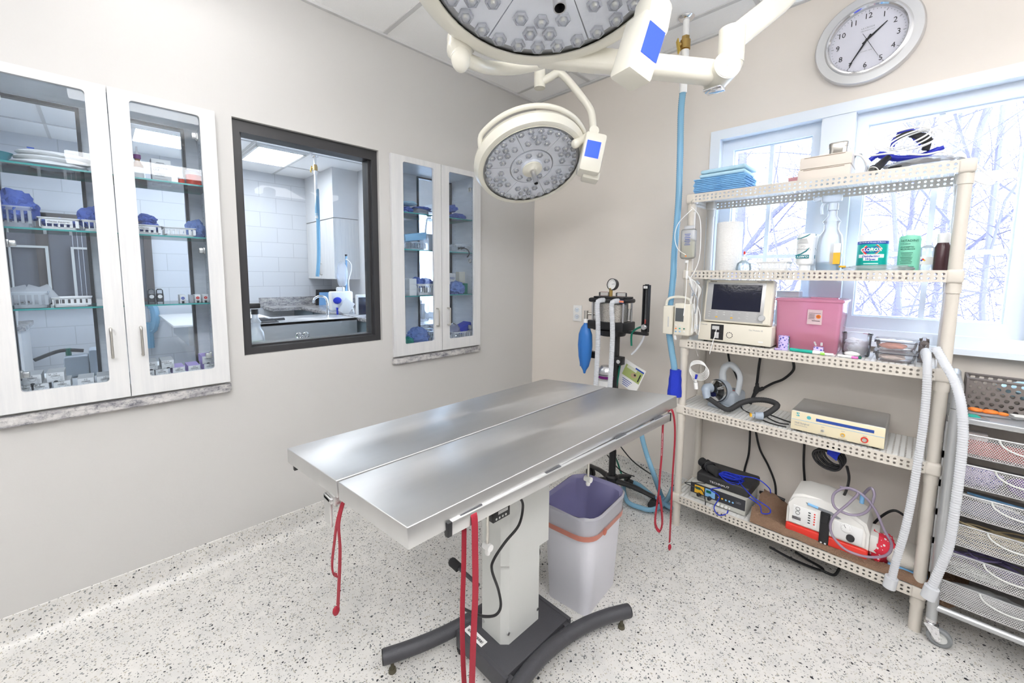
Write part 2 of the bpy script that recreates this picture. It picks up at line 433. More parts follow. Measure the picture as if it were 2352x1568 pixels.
        s.bm.to_mesh(me); s.bm.free()
        for m in mats: me.materials.append(m)
        me.shade_smooth(); me.set_sharp_from_angle(angle=R(ang))
        o = bpy.data.objects.new(name, me); COL.objects.link(o)
        if parent is not None: o.parent = parent
        else: o.location = off
        if kind: o['kind'] = kind
        return o
TXT = {}
def spline(pts, sm, closed=False):
    out = []; L = len(pts)
    for i in range(L if closed else L-1):
        p1, p2 = pts[i], pts[(i+1) % L]
        p0 = pts[(i-1) % L] if (closed or i) else p1; p3 = pts[(i+2) % L] if (closed or i+2 < L) else p2
        for k in range(sm):
            t = k/sm
            out.append(.5*((2*p1) + (p2-p0)*t + (2*p0-5*p1+4*p2-p3)*t*t + (3*p1-p0-3*p2+p3)*t**3))
    if not closed: out.append(pts[-1])
    return out
def resample(pts, step):
    out = [pts[0].copy()]; acc = 0
    for a, b in zip(pts, pts[1:]):
        L = (b-a).length; d = step-acc
        while d <= L: out.append(a.lerp(b, d/L)); d += step
        acc = L-(d-step)
    return out
def thing(name, label, cat, loc=(0, 0, 0), group=None):
    o = bpy.data.objects.new(name, None); COL.objects.link(o); o.location = loc; o.empty_display_size = .05
    o['label'] = label; o['category'] = cat
    if group: o['group'] = group
    return o
def tag(o, label, cat, group=None, kind=None):
    o['label'] = label; o['category'] = cat
    if group: o['group'] = group
    if kind: o['kind'] = kind
    return o
def lab(o, l): o['label'] = l; return o
def copy_tree(root, d, label=None, group=None):
    r = root.copy(); COL.objects.link(r); r.location = Vector(root.location) + Vector(d)
    if label: r['label'] = label
    if group: r['group'] = group
    for ch in list(root.children):
        c = ch.copy(); COL.objects.link(c); c.parent = r
        for g in ch.children:
            q = g.copy(); COL.objects.link(q); q.parent = c
    return r
X_, Y_, Z_ = V(1, 0, 0), V(0, 1, 0), V(0, 0, 1)
def rz(a): return Matrix.Rotation(a, 3, 'Z')
# ------------------------------------------------------------------ the room
XL, YB, ZC = -2.315, 2.56, 2.775
XR, YF = 1.45, -2.3
def wallgrid(mb, axis, p0, th, a0, a1, z0, z1, hs):
    """wall slab with rectangular openings; axis 'x': plane x=p0 .. p0+th spanning y a0..a1"""
    As = sorted({a0, a1} | {h[0] for h in hs} | {h[1] for h in hs}); Zs = sorted({z0, z1} | {h[2] for h in hs} | {h[3] for h in hs})
    for i in range(len(As)-1):
        for j in range(len(Zs)-1):
            ca, cz = (As[i]+As[i+1])/2, (Zs[j]+Zs[j+1])/2
            if any(h[0] < ca < h[1] and h[2] < cz < h[3] for h in hs): continue
            if axis == 'x': mb.b2((p0, As[i], Zs[j]), (p0+th, As[i+1], Zs[j+1]))
            else: mb.b2((As[i], p0, Zs[j]), (As[i+1], p0+th, Zs[j+1]))
def struct(o): o['kind'] = 'structure'; return o
LC = (-.270, .385, .885, 2.105)     # openings in the left wall: cabinet, window, cabinet
LW = (.474, 1.196, .999, 2.118)
RC = (1.280, 1.945, .885, 2.105)
mb = MB(); wallgrid(mb, 'x', XL-.15, .15, YF, YB+.15, 0, ZC+.1, [LC, LW, RC]); struct(mb.build('wall_left', wall_m))
wa, wb = P(1635, 308, y=YB), P(2165, 809, y=YB)
WX0, WX1, WZ0, WZ1 = -.941, .345, 1.112, 2.232
mb = MB(); wallgrid(mb, 'y', YB, .22, XL, XR, 0, ZC+.1, [(WX0, WX1, WZ0, WZ1)]); struct(mb.build('wall_back', wall2_m))
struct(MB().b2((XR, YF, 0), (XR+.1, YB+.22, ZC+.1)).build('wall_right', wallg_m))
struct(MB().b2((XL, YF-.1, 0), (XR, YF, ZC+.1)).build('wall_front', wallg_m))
struct(MB().b2((XL-.15, YF, -.1), (XR+.1, YB+.22, 0)).build('floor', terr_m))
struct(MB().b2((XL, YF, ZC), (XR, YB, ZC+.1)).build('ceiling', cloud_m))
# coved terrazzo base
cove = [(0, 0)] + [(.055-.055*sin(a), .055-.055*cos(a)) for a in [i*pi/16 for i in range(0, 9)]] + [(0.0, .122), (-.004, .122), (-.004, 0)]
cove = [(.055, 0)] + [(.055-.052*sin(a), .052-.052*cos(a)) for a in [i*pi/16 for i in range(1, 9)]] + [(.003, .122), (0, .124), (0, 0)]
struct(MB().prism(cove, (XL, YF, 0), (1, 0, 0), (0, 0, 1), (0, YB-YF, 0)).build('baseboard_left', terr_m))
struct(MB().prism(cove, (XL, YB, 0), (0, -1, 0), (0, 0, 1), (XR-XL, 0, 0)).build('baseboard_back', terr_m))
# suspended ceiling grid
mb = MB()
for y in (1.241, 2.328, .155, -.93, -2.0): mb.b2((XL, y-.012, ZC-.006), (XR, y+.012, ZC+.002))
for x in (-1.79, -.70, .385): mb.b2((x-.012, YF, ZC-.007), (x+.012, YB, ZC+.002))
mb.b2((XL, YF, ZC-.016), (XL+.02, YB, ZC)); mb.b2((XL, YB-.02, ZC-.016), (XR, YB, ZC))
struct(mb.build('trim_1', tbar_m))
# recessed panels for next door, then hanging fill lights added unseen to the surgery
def troffer(x0, x1, y0, y1, label, em, grp=None):
    t = thing('ceiling_light', label, 'ceiling light', ((x0+x1)/2, (y0+y1)/2, ZC-.03), grp)
    f = MB()
    for a, b in (((x0, y0), (x1, y0+.025)), ((x0, y1-.025), (x1, y1)), ((x0, y0), (x0+.025, y1)), ((x1-.025, y0), (x1, y1))):
        f.b2((*a, ZC-.03), (*b, ZC-.001))
    f.build('frame', white_m, t)
    MB().b2((x0+.025, y0+.025, ZC-.022), (x1-.025, y1-.025, ZC-.012)).build('diffuser', em, t)
    return t
def fill_pendant(cx, cy, lx, ly, label, emat=emat, z=2.36):
    """added fill light out of view, shaped like a hanging luminaire"""
    t = thing('added_fill_light', label, 'ceiling light', (cx, cy, z))
    MB().b2((cx-lx/2, cy-ly/2, z), (cx+lx/2, cy+ly/2, z+.06), bev=.01).build('diffuser', emat, t)
    for s_ in (-1, 1):
        d = V(lx, ly, 0)*(.35*s_) if False else V((lx*.38 if lx > ly else 0)*s_, (ly*.38 if ly >= lx else 0)*s_, 0)
        MB().cyl((cx+d.x, cy+d.y, z+.06), (cx+d.x, cy+d.y, ZC), .005).build('cable', steel_m, t)
    return t
fill_pendant(-1.76, .26, .24, .66, 'added fill light overhead, nearest the left wall', emat0, 2.61)
fill_pendant(-.15, -.85, 1.2, .30, 'added fill light behind the camera position')
fill_pendant(-1.35, -1.45, 1.2, .30, 'added fill light at the rear beside the left wall', emat0)
fill_pendant(.75, .45, .30, 1.2, 'added fill light overhead on the right side of the room')
fill_pendant(-.42, .42, .26, 1.0, 'added fill light above the operating table, out of view', pm('added_fill_mid', (1, 1, 1), .5, emit=(1, .99, .985), es=FILL_W*.75), 2.60)
fill_pendant(.95, 1.85, .30, .9, 'added fill light nearest the window wall, outside the view', emat0)

# black framed interior window in the left wall
mb = MB()
y0, y1, z0, z1 = LW
def ringx(mb, x0, x1, y0, y1, z0, z1, w, wt=None):
    wt = wt or w
    mb.b2((x0, y0, z0), (x1, y0+w, z1)); mb.b2((x0, y1-w, z0), (x1, y1, z1)); mb.b2((x0, y0+w, z0), (x1, y1-w, z0+w)); mb.b2((x0, y0+w, z1-wt), (x1, y1-w, z1))
def ringy(mb, y0, y1, x0, x1, z0, z1, w, bev=0):
    for a, b in (((x0, z0), (x0+w, z1)), ((x1-w, z0), (x1, z1)), ((x0+w, z0), (x1-w, z0+w)), ((x0+w, z1-w), (x1-w, z1))):
        mb.b2((a[0], y0, a[1]), (b[0], y1, b[1]), bev=bev)
ringx(mb, XL-.10, XL-.022, y0, y1, z0, z1, .034, .055)
ringx(mb, XL-.12, XL-.05, y0+.02, y1-.02, z0+.02, z1-.03, .024)
o = struct(mb.build('window_2', bframe_m))
MB().b2((XL-.072, y0+.04, z0+.04), (XL-.067, y1-.04, z1-.05)).build('pane', glass_m, o)
# exterior window
o = MB(); cw = .052
ringy(o, YB-.012, YB+.02, WX0, WX1, WZ0, WZ1, cw)
ringy(o, YB+.0, YB+.17, WX0+.03, WX1-.03, WZ0+.03, WZ1-.03, .02)
sash = [(-.87, -.405), (-.31, .27)]
o.b2((-.42, YB-.005, WZ0+.03), (-.29, YB+.15, WZ1-.03))
o.b2((WX0-.03, YB-.06, WZ0-.02), (WX1+.03, YB+.02, WZ0+.004))
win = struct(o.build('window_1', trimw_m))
for i, (a, b) in enumerate(((WX0+.05, -.405), (-.305, WX1-.05))):
    f = MB(); ringy(f, YB+.05, YB+.10, a, b, WZ0+.05, WZ1-.05, .058); ringy(f, YB+.07, YB+.11, a+.05, b-.05, WZ0+.10, WZ1-.10, .014)
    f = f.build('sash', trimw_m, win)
    MB().b2((a+.05, YB+.085, WZ0+.10), (b-.05, YB+.088, WZ1-.10)).build('pane', glass_m, f)
    g = MB(); xm = (a+b)/2; zz = WZ0+.10; hh = (WZ1-.1-zz)
    g.b2((xm-.010, YB+.080, zz), (xm+.010, YB+.096, zz+hh))
    for k in (1, 2): g.b2((a+.05, YB+.0815, zz+hh*k/3-.010), (b-.05, YB+.0945, zz+hh*k/3+.010))
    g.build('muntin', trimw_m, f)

# ------------------------------------------------------------------ room next door
AX = -6.56; AY = YB
struct(MB().b2((AX-.1, -2.2, -.02), (AX, AY, ZC+.1)).build('wall_far', adjwall_m))
ax0, ax1, az0, az1 = -5.06, -2.62, .98, 2.05
mb = MB(); wallgrid(mb, 'y', AY, .2, AX-.1, XL-.15, -.02, ZC+.1, [(ax0, ax1, az0, az1)]); struct(mb.build('wall_far.001', pm('adjacent_paint', (.68, .69, .71), .6)))
struct(MB().b2((AX-.1, -2.3, -.02), (XL-.15, -2.2, ZC+.1)).build('wall_far.002', MATS['adjacent_paint']))
struct(MB().b2((AX, -2.2, -.1), (XL-.15, AY, -.001)).build('floor.001', terr_m))
struct(MB().b2((AX-.1, -2.3, ZC), (XL-.15, AY+.2, ZC+.1)).build('ceiling.001', cloud_m))
mb = MB()
for y in (-1.5, -.28, .9, 1.24, 1.80): mb.b2((AX, y-.012, ZC-.006), (XL-.15, y+.012, ZC+.002))
for x in (-5.95, -5.13, -4.5, -3.9, -3.3): mb.b2((x-.012, -2.2, ZC-.007), (x+.012, AY, ZC+.002))
struct(mb.build('trim_2', tbar_m))
mb = MB(); ringy(mb, AY-.02, AY+.15, ax0-.09, ax1+.09, az0-.09, az1+.09, .10); mb.b2((-4.50, AY, az0), (-4.42, AY+.1, az1)); mb.b2((-3.62, AY, az0), (-3.54, AY+.1, az1)); mb.b2((ax0, AY+.05, 1.75), (ax1, AY+.08, 1.79))
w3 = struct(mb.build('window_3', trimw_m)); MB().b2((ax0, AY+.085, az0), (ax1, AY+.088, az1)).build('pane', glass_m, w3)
# soffit box over the wall cabinet
bz = P(735, 640, y=2.22).z; sz = 2.133
struct(MB().b2((AX, 2.215, sz), (-5.556, AY, ZC)).build('trim_3', MATS['adjacent_paint']))
cb = thing('wall_cabinet', 'white two-door wall cabinet in the next room, seen through black framed window', 'cabinet', (-6.05, 2.38, bz))
MB().b2((AX, 2.235, bz), (-5.56, AY, sz-.005)).build('carcass', adjcab_m, cb)
for k, (a, b) in enumerate(((AX+.01, -6.065), (-6.055, -5.565))):
    dd = MB().b2((a, 2.215, bz+.003), (b, 2.234, sz-.012)).build('door', adjcab_m, cb)
    hx = b-.05 if k == 0 else a+.05
    MB().tube([(hx, 2.214, bz+.06), (hx, 2.185, bz+.07), (hx, 2.185, bz+.20), (hx, 2.214, bz+.21)], .006, 8, 3).build('handle', nick_m, dd)
troffer(-5.93, -5.15, 1.27, 1.77, 'bright light panel in next room ceiling, seen through the black framed window', emat2)
troffer(-5.93, -5.36, .30, .80, 'bright light panel seen through right door of the left cabinet', emat2)
troffer(-4.2, -3.4, -1.0, -.2, 'light panel of the next room nearest the shared wall', emat2)

# counter with sink
GZ = .93
ct = thing('sink_counter', 'grey stone counter with raised back in next room, under the white wall cabinet', 'counter', (-6.0, 2.2, 0))
MB().b2((AX+.001, 1.95, GZ-.04), (-3.3, AY-.001, GZ), bev=.004).b2((AX+.001, 1.6, GZ-.04), (-6.1, 1.96, GZ)).build('countertop', gran_m, ct)
MB().b2((AX+.001, 1.55, GZ), (AX+.02, AY-.02, GZ+.12)).b2((AX+.021, AY-.02, GZ), (-5.3, AY-.001, GZ+.12)).build('backsplash', gran_m, ct)
mb = MB()
for k in range(4): mb.b2((-6.5+k*.78, 1.98, .08), (-5.75+k*.78, 2.52, GZ-.04), bev=.006)
mb.build('base_cabinet', pm('slate_cabinet', (.16, .22, .26), .5), ct)
sk = thing('wash_table', 'stainless steel tub table in next room, behind the black framed window', 'wash table', (-4.3, 1.3, 0))
a = P(566, 745, z=.93); b = P(765, 738, z=.93)
mb = MB()
mb.b2((-4.95, .85, .905), (-4.30, 1.93, .925)).b2((-4.34, .85, .72), (-4.30, 1.93, .925)).b2((-4.95, .85, .72), (-4.91, 1.93, .92)).b2((-4.9, .87, .72), (-4.3, 1.90, .73))
mb.build('tub', bsteel_m, sk)
mb = MB()
for yy in (.92, 1.86):
    for xx in (-4.88, -4.36): mb.cyl((xx, yy, 0), (xx, yy, .72), .02)
mb.build('leg', steel_m, sk)
MB().cyl((-4.45, 1.45, .72), (-4.45, 1.45, .62), .05).cyl((-4.45, 1.45, .62), (-4.45, 1.45, .3), .02).build('drain', rubber_m, sk)
MB().tube([(-4.6, 1.2, .928), (-4.5, 1.0, .935), (-4.45, .9, .93), (-4.6, 1.3, .93)], .02, 6).b2((-4.9, .9, .926), (-4.4, 1.2, .932)).build('black_mat', rubber_m, sk)
fx = P(735, 730, x=-5.0)
q = [P(*p, x=-4.6) for p in ((752, 735), (752, 700), (748, 684), (735, 680), (722, 686), (719, 696))]
mb = MB().tube(q, .012, 12, 5).cyl(q[0], q[0]-Z_*.05, .025); mb.cyl(q[0]+V(0, .06, -.03), q[0]+V(0, .06, .02), .012)
tag(mb.build('gooseneck_faucet', chrome_m), 'chrome gooseneck faucet at the tub, left of the white pump next door', 'faucet')
# laptop-like dark monitor behind
c = P(762, 690, x=-6.3)
mo = thing('computer_monitor', 'dark monitor showing a blue picture, behind the faucet next door', 'monitor', (c.x, c.y, .93))
uy = V(.15, 0, 1).normalized(); ux = V(0, 1, 0)
def panel(name, c, ux, uy, w, h, t, m, par, bev=.004):
    ux, uy = Vector(ux).normalized(), Vector(uy).normalized(); n = ux.cross(uy); r = Matrix((ux, n, uy)).transposed()
    return MB().box(c, (w, t, h), rot=r, bev=bev).build(name, m, par)
panel('case', c, ux, uy, .46, .34, .03, black_m, mo); panel('screen', c+V(.017, 0, 0), ux, uy, .38, .26, .004, pm('soft_blue_screen', (.05, .1, .2), .3, emit=(.10, .22, .42), es=.6), mo)
MB().cyl(c-V(0, 0, .12), (c.x, c.y, .935), .02).cyl((c.x, c.y, .935), (c.x, c.y, .94), .09).build('stand', black_m, mo)
# oxygen drop with blue hose, next door
c = P(723, 358, z=ZC); 
def gasdrop(c, label, hz, zend, sc=1.0):
    t = thing('gas_drop', label, 'gas pipe', (c.x, c.y, ZC-.9*sc))
    MB().lathe([(0, 0), (.035, 0), (.042, -.006), (.03, -.018), (.018, -.02), (0, -.02)], (c.x, c.y, ZC), (0, 0, 1)).build('ceiling_flange', chrome_m, t)
    MB().cyl((c.x, c.y, ZC), (c.x, c.y, hz), .0165).cyl((c.x, c.y, ZC-.17), (c.x, c.y, ZC-.21), .021).cyl((c.x, c.y, hz), (c.x, c.y, hz+.06), .02).build('pipe', white_m, t)
    v = MB().cyl((c.x, c.y, ZC-.185), (c.x, c.y, ZC-.10), .021, n=6).cyl((c.x, c.y, ZC-.165), (c.x, c.y, ZC-.12), .026)
    d = V(-.7, -.7, 0).normalized(); v.cyl((c.x, c.y, ZC-.14), V(c.x, c.y, ZC-.14)+d*.04, .011); v = v.build('valve', brass_m, t)
    rr = Matrix((d.cross(Z_), d, Z_)).transposed()
    MB().box(V(c.x, c.y, ZC-.155)+d*.042+d.cross(Z_)*-.012, (.026, .006, .085), rot=rr @ Matrix.Rotation(.4, 3, 'Y'), bev=.002).build('lever', brassy_m, t)
    return t
gasdrop(c, 'white drop pipe with brass valve in next room, behind black framed window', 2.05, 0)
q = [P(*p, x=c.x) for p in ((728, 435), (731, 520), (732, 590), (729, 635))]
tag(MB().tube([V(c.x, c.y, 2.08)] + q, .022, 10, 8, ribs=(.016, .002)).build('breathing_hose', bhose_m), 'light blue hose hanging below the drop pipe behind the black framed window', 'hose')
# IV stand, bag, pump seen through the window
IX = -4.9
pole = [P(795, y, x=IX) for y in (588, 740)]
st = thing('iv_stand', 'white iv pole clamped at the tub behind the black framed window', 'iv pole', pole[1])
MB().cyl(pole[0], pole[1]-Z_*.25, .010).build('pole', lblue_m, st); MB().cyl(pole[0], pole[0]+Z_*.02, .014).build('cap', black_m, st)
c = P(786, 630, x=IX+.05)
bg2 = thing('fluid_bag', 'clear fluid bag hanging from the pole behind the black framed window', 'iv bag', c-Z_*.18)
MB().ball(c, (.05, .13, .30), 3, nz=.15, seed=3).build('bag', film_m, bg2)
MB().tube([P(*p, x=IX+.03) for p in ((795, 595), (805, 605), (806, 620), (800, 650), (806, 690), (812, 720), (806, 733))], .008, 6).tube([c-Z_*.14, c-Z_*.22, P(775, 690, x=IX)], .006, 6).build('line', white_m, bg2)
c = P(783, 690, x=IX+.03)
pu = thing('infusion_pump', 'white infusion pump with tag, behind the black framed window', 'infusion pump', c-Z_*.12)
MB().box(c, (.10, .26, .22), bev=.02).box(c+Z_*.13, (.04, .10, .06), bev=.015).build('case', white_m, pu)
MB().ball(P(775, 690, x=IX+.10), (.03, .10, .08), 2).b2(P(772, 706, x=IX+.08), P(778, 735, x=IX+.12), bev=.004).build('clamp', tape_m, pu)
panel('hang_tag', P(796, 705, x=IX+.12), V(0, 1, -.7), V(0, .7, 1), .13, .17, .003, card_m, pu, 0)
# small white display
c = P(832, 706, x=-4.6)
sd = thing('small_display', 'small white framed display beside the right edge of the black framed window', 'display', c-Z_*.14)
MB().box(c, (.05, .14, .30), bev=.008).build('case', white_m, sd); MB().box(c+V(.027, -.01, .01), (.004, .09, .22)).build('screen', dscreen_m, sd)
# outlets next door
for i, px in enumerate((811, 818)):
    pass
# spray bottle close behind the glass
def spraybottle(name, label, c, s, bodym, trigm, liquid=None, face=V(1, 0, 0)):
    t = thing(name, label, 'spray bottle', c)
    MB().lathe([(0, 0), (.036*s, 0), (.038*s, .01*s), (.038*s, .09*s), (.034*s, .125*s), (.022*s, .145*s), (.022*s, .165*s), (.027*s, .175*s), (.014*s, .195*s), (.013*s, .215*s), (0, .215*s)], c, n=24).build('bottle', bodym, t)
    if liquid: MB().lathe([(0, .002), (.035*s, .002), (.035*s, .03*s), (0, .03*s)], c, n=24).build('liquid', liquid, t)
    u = face.normalized(); sd_ = u.cross(Z_); h = c+Z_*.215*s
    r = Matrix((u, -sd_, Z_)).transposed()
    mb = MB().cyl(h, h+Z_*.025*s, .016*s).box(h+Z_*.042*s+u*.005*s, (.06*s, .02*s, .026*s), rot=r, bev=.006*s).box(h+Z_*.045*s+u*.045*s, (.03*s, .014*s, .014*s), rot=r, bev=.003*s)
    mb.tube([h+Z_*.035*s+u*.022*s, h+Z_*.015*s+u*.033*s, h-Z_*.012*s+u*.03*s], .005*s, 6)
    mb.build('trigger', trigm, t); return t
c = P(587, 790, x=XL-.30); c.z = 1.0
k = spraybottle('spray_bottle', 'white spray bottle with black trigger at lower left of black framed window', V(XL-.33, .602, .93), 1.12, frost_m, black_m, None, V(0, -1, .0))
MB().lathe([(.0435, .03), (.0435, .085)], V(XL-.33, .602, .93), n=24).build('label', pm('lime', (.45, .75, .25), .5), k)
# ledge behind window carrying the bottle, and forceps
lg = tag(MB().b2((XL-.42, .48, .88), (XL-.16, 1.4, .93), bev=.004).build('window_ledge', adjcab_m), 'white ledge behind the lower edge of the black framed window', 'ledge')
q = P(695, 770, x=XL-.3)
mb = MB()
for s_ in (-.5, .0, .6): mb.tube([V(XL-.3, q.y+s_*.03, .93), V(XL-.3, q.y+s_*.02, .97), V(XL-.3, q.y-s_*.01+.015, 1.0), V(XL-.3, q.y+s_*.035+.01, 1.03)], .004, 6)
for s_ in (-.02, .02): mb.tube([V(XL-.3, q.y+s_+.014*cos(a), 1.03+.018*sin(a)) for a in [i*pi/4 for i in range(8)]], .0035, 6, 3, closed=True)
tag(mb.build('forceps', chrome_m), 'steel forceps standing at the bottom of the black framed window', 'forceps', )
# kennel bank on the far wall seen through left cabinet
kz0, kz1 = 1.02, 2.0
ky0, ky1 = -1.05, P(352, 600, x=AX+.1).y
kb = thing('kennel_door', 'dark framed glass kennel door in next room, seen through the left cabinet', 'kennel', (AX+.05, (ky0+ky1)/2, kz0))
mb = MB(); ringx(mb, AX+.0, AX+.06, ky0, ky1, kz0, kz1, .07); mb.b2((AX+.01, -.45, kz0), (AX+.06, -.36, kz1)); mb.build('frame', pm('bronze_metal', (.10, .085, .08), .45), kb)
MB().b2((AX+.01, ky0+.06, kz0+.06), (AX+.03, ky1-.06, kz1-.06)).build('panel', pm('dark_glass_panel', (.16, .165, .19), .08), kb)
for (a, b) in ((P(15, 570, x=AX+.1).y, P(110, 570, x=AX+.1).y), (P(162, 570, x=AX+.1).y, P(210, 570, x=AX+.1).y)):
    mb = MB(); ringx(mb, AX+.05, AX+.075, a, b, kz0+.08, P(120, 565, x=AX+.1).z, .022); mb.build('light_frame', lgrey_m, kb)
mb = MB()
for k in range(7): mb.cyl((AX+.07, P(168, 570, x=AX+.1).y+k*.035, kz0+.1), (AX+.07, P(168, 570, x=AX+.1).y+k*.035, 1.80), .0022, n=6)
mb.build('bar', steel_m, kb)
c = P(62, 745, x=-5.6)
oc = thing('white_cabinet', 'white counter unit in next room at lower left of the left cabinet', 'cabinet', (c.x, c.y-.4, 0))
MB().b2((-6.1, c.y-1.2, 0), (-5.5, c.y-.03, .88)).build('body', adjcab_m, oc); MB().b2((-6.1, c.y-1.2, .88), (-5.48, c.y, .92)).build('top', gran_m, oc)
tag(MB().lathe([(0, 0), (.07, 0), (.08, .16), (.075, .16), (.066, .01), (0, .01)], V(-5.6, c.y-.12, .921), n=20).build('utensil_pot', cardg_m), 'grey patterned pot on white counter seen through left cabinet', 'pot')
c = P(400, 745, x=-5.2)
sh2 = thing('wall_table', 'fold-down steel table seen through right door of the left cabinet', 'table', (-5.2, c.y+.3, .9))
c1 = P(398, 748, x=-5.0); MB().b2((-6.4, c1.y, c1.z-.02), (-5.0, c1.y+.9, c1.z), bev=.004).build('top', white_m, sh2)
MB().b2((-6.3, c1.y+.12, c1.z-.22), (-5.1, c1.y+.7, c1.z-.02)).build('bracket_box', steel_m, sh2)
q = [P(*p, x=AX+.06) for p in ((340, 700), (352, 705), (357, 730), (352, 755), (342, 760), (341, 740), (345, 800))]
tag(MB().tube(q, .045, 8, 6, ribs=(.04, .004)).build('blue_tubing', bhose_m), 'loop of blue tubing behind right door of the left cabinet', 'tubing')
c = P(178, 838, x=-3.4)
mm = thing('grey_motor', 'grey blue machine with green valve seen behind suture boxes in left cabinet', 'machine', (c.x, c.y, c.z-.08))
MB().box(c, (.12, .10, .12), bev=.015).box(c+V(0, .07, .015), (.14, .04, .15), bev=.012).build('body', gumm_m, mm); MB().tube([c+V(0, -.16, .05), c+V(0, -.06, .09), c+V(0, .03, .08)], .010, 8).build('hose', rubber_m, mm); MB().cyl(c+V(0, -.03, .06), c+V(0, -.03, .10), .012).build('valve', green_m, mm)
tag(MB().b2((c.x-.2, c.y-.4, 0), (c.x+.2, c.y+.4, c.z-.062)).build('cart', lgrey_m), 'low grey stand below the machine behind left cabinet', 'stand')
# steel canister in the far window sill seen via right cabinet
c = P(968, 745, x=-3.6); c.z = .93
cn = thing('steel_canister', 'small steel canister with lid behind bottom of right cabinet', 'canister', c)
MB().lathe([(0, 0), (.075, 0), (.075, .16), (0, .16)], c).build('body', chrome_m, cn); MB().lathe([(.08, .16), (.08, .18), (.02, .19), (.012, .21), (0, .21)], c).build('lid', chrome_m, cn)
# ------------------------------------------------------------------ glazed wall cabinets
CZ0, CZ1 = .884, 2.116; XF = XL+.022     # door front plane
def rounded(y0, y1, z0, z1, r=.012):
    pts = []
    for cy, cz, a0 in ((y1-r, z1-r, 0), (y0+r, z1-r, 90), (y0+r, z0+r, 180), (y1-r, z0+r, 270)):
        for k in range(5): a = R(a0+k*22.5); pts.append((cy+r*cos(a), cz+r*sin(a)))
    return pts
def glazed_door(par, y0, y1, hy, oy0, oy1):
    z0, z1, oz0, oz1 = CZ0+.004, CZ1, .960, 2.082
    m = MB(); outer = [(y1, z1), (y0, z1), (y0, z0), (y1, z0)]; inner = rounded(oy0, oy1, oz0, oz1)
    bm = m.bm
    for x in (XF, XF-.020):
        pass
    # frame face as strips between outer rectangle and rounded opening
    def ringverts(poly, x): return [bm.verts.new((x, p[0], p[1])) for p in poly]
    of, ob = ringverts(outer, XF), ringverts(outer, XF-.02); inf, inb = ringverts(inner, XF), ringverts(inner, XF-.02)
    for O, I in ((of, inf), (ob, inb)):
        for k in range(4):
            seg = I[k*5:(k+1)*5]
            for a, b in zip(seg, seg[1:]): bm.faces.new((O[k], a, b))
            bm.faces.new((O[k], seg[-1], I[((k+1)*5) % 20], O[(k+1) % 4]))
    for k in range(4): bm.faces.new((of[k], of[(k+1) % 4], ob[(k+1) % 4], ob[k]))
    for k in range(20): bm.faces.new((inf[k], inb[k], inb[(k+1) % 20], inf[(k+1) % 20]))
    bmesh.ops.recalc_face_normals(bm, faces=bm.faces)
    d = m.build('door', cabw_m, par)
    MB().b2((XF-.016, oy0-.008, oz0-.008), (XF-.012, oy1+.008, oz1+.008)).build('pane', cabglass_m, d)
    hz0, hz1 = 1.06, 1.175
    MB().tube([(XF, hy, hz0), (XF+.028, hy, hz0+.001), (XF+.032, hy, hz0+.012), (XF+.032, hy, hz1-.012), (XF+.028, hy, hz1-.001), (XF, hy, hz1)], .0045, 10, 3).build('handle', nick_m, d)
    mb = MB()
    hs = y1-.075 if hy < (y0+y1)/2 else y0+.075
    for z in (1.02, 1.5, 2.0): mb.b2((XF-.038, hs-.009, z-.011), (XF-.022, hs+.009, z+.011), bev=.003).b2((XF-.060, hs-.004+(.012 if hy < (y0+y1)/2 else -.012), z-.014), (XF-.030, hs+.004+(.012 if hy < (y0+y1)/2 else -.012), z+.014), bev=.002)
    mb.build('hinge', nick_m, d)
    return d
SZ = {'top': 1.794, 'mid': 1.561, 'low': 1.262}
def cabinet(name, label, y0, ym, y1, ops, D, backs):
    t = thing(name, label, 'cabinet', (XL, (y0+y1)/2, CZ0))
    a, b = y0+.004, y1-.004; iy0, iy1, iz0, iz1 = y0+.022, y1-.022, CZ0+.012, CZ1-.018
    xb = XL-D
    m = MB(); x0 = XL+.001
    m.b2((xb, iy0-.018, iz0-.01), (x0, iy0, iz1+.014)).b2((xb, iy1, iz0-.01), (x0, iy1+.018, iz1+.014)).b2((xb, iy0, iz1), (x0, iy1, iz1+.014)).b2((xb, iy0, iz0-.012), (x0, iy1, iz0))
    m.b2((xb+.0, ym-.0, iz0), (xb+.001, ym+.0005, iz0+.001))
    m.m = 1
    for yy in (iy0+.0006, iy1-.0006):
        for xx in (x0-.05, xb+.05):
            for k in range(34): 
                zz = iz0+.07+k*.032; m.cyl((xx, yy-.0004, zz), (xx, yy+.0004, zz), .0025, n=6)
    m.build('carcass', [cabi_m, inkg_m], t)
    for kind, ya, yb in backs:
        if kind == 'glass':
            f = MB(); ringx(f, xb-.02, xb+.01, ya, yb, iz0, iz1-.004, .012); f = f.build('back_frame', bframe_m, t)
            MB().b2((xb-.006, ya, iz0), (xb-.002, yb, iz1-.004)).build('back_pane', glass_m, f)
        else: MB().b2((xb-.02, ya, iz0), (xb, yb, iz1)).build('back_panel', cabi_m, t)
    MB().b2((xb+.002, iy0+.001, iz0), (XL-.004, iy1-.001, .933)).build('floor_panel', cabi_m, t)
    for z in SZ.values():
        MB().b2((xb+.012, iy0+.002, z-.0065), (XL-.035, iy1-.002, z)).build('glass_shelf', sglass_m, t)
    glazed_door(t, y0, ym-.0015, ym-.045, *ops[0]); glazed_door(t, ym+.0015, y1, ym+.045, *ops[1])
    return t
DEP = .30
cabinet('glazed_cabinet', 'white two-door glazed cabinet set in wall, left of the black framed window', -.291, .061, .406, ((-.230, .001), (.124, .350)), DEP, [('glass', -.268, -.021), ('panel', -.021, .10), ('glass', .10, .333), ('panel', .333, .384)])
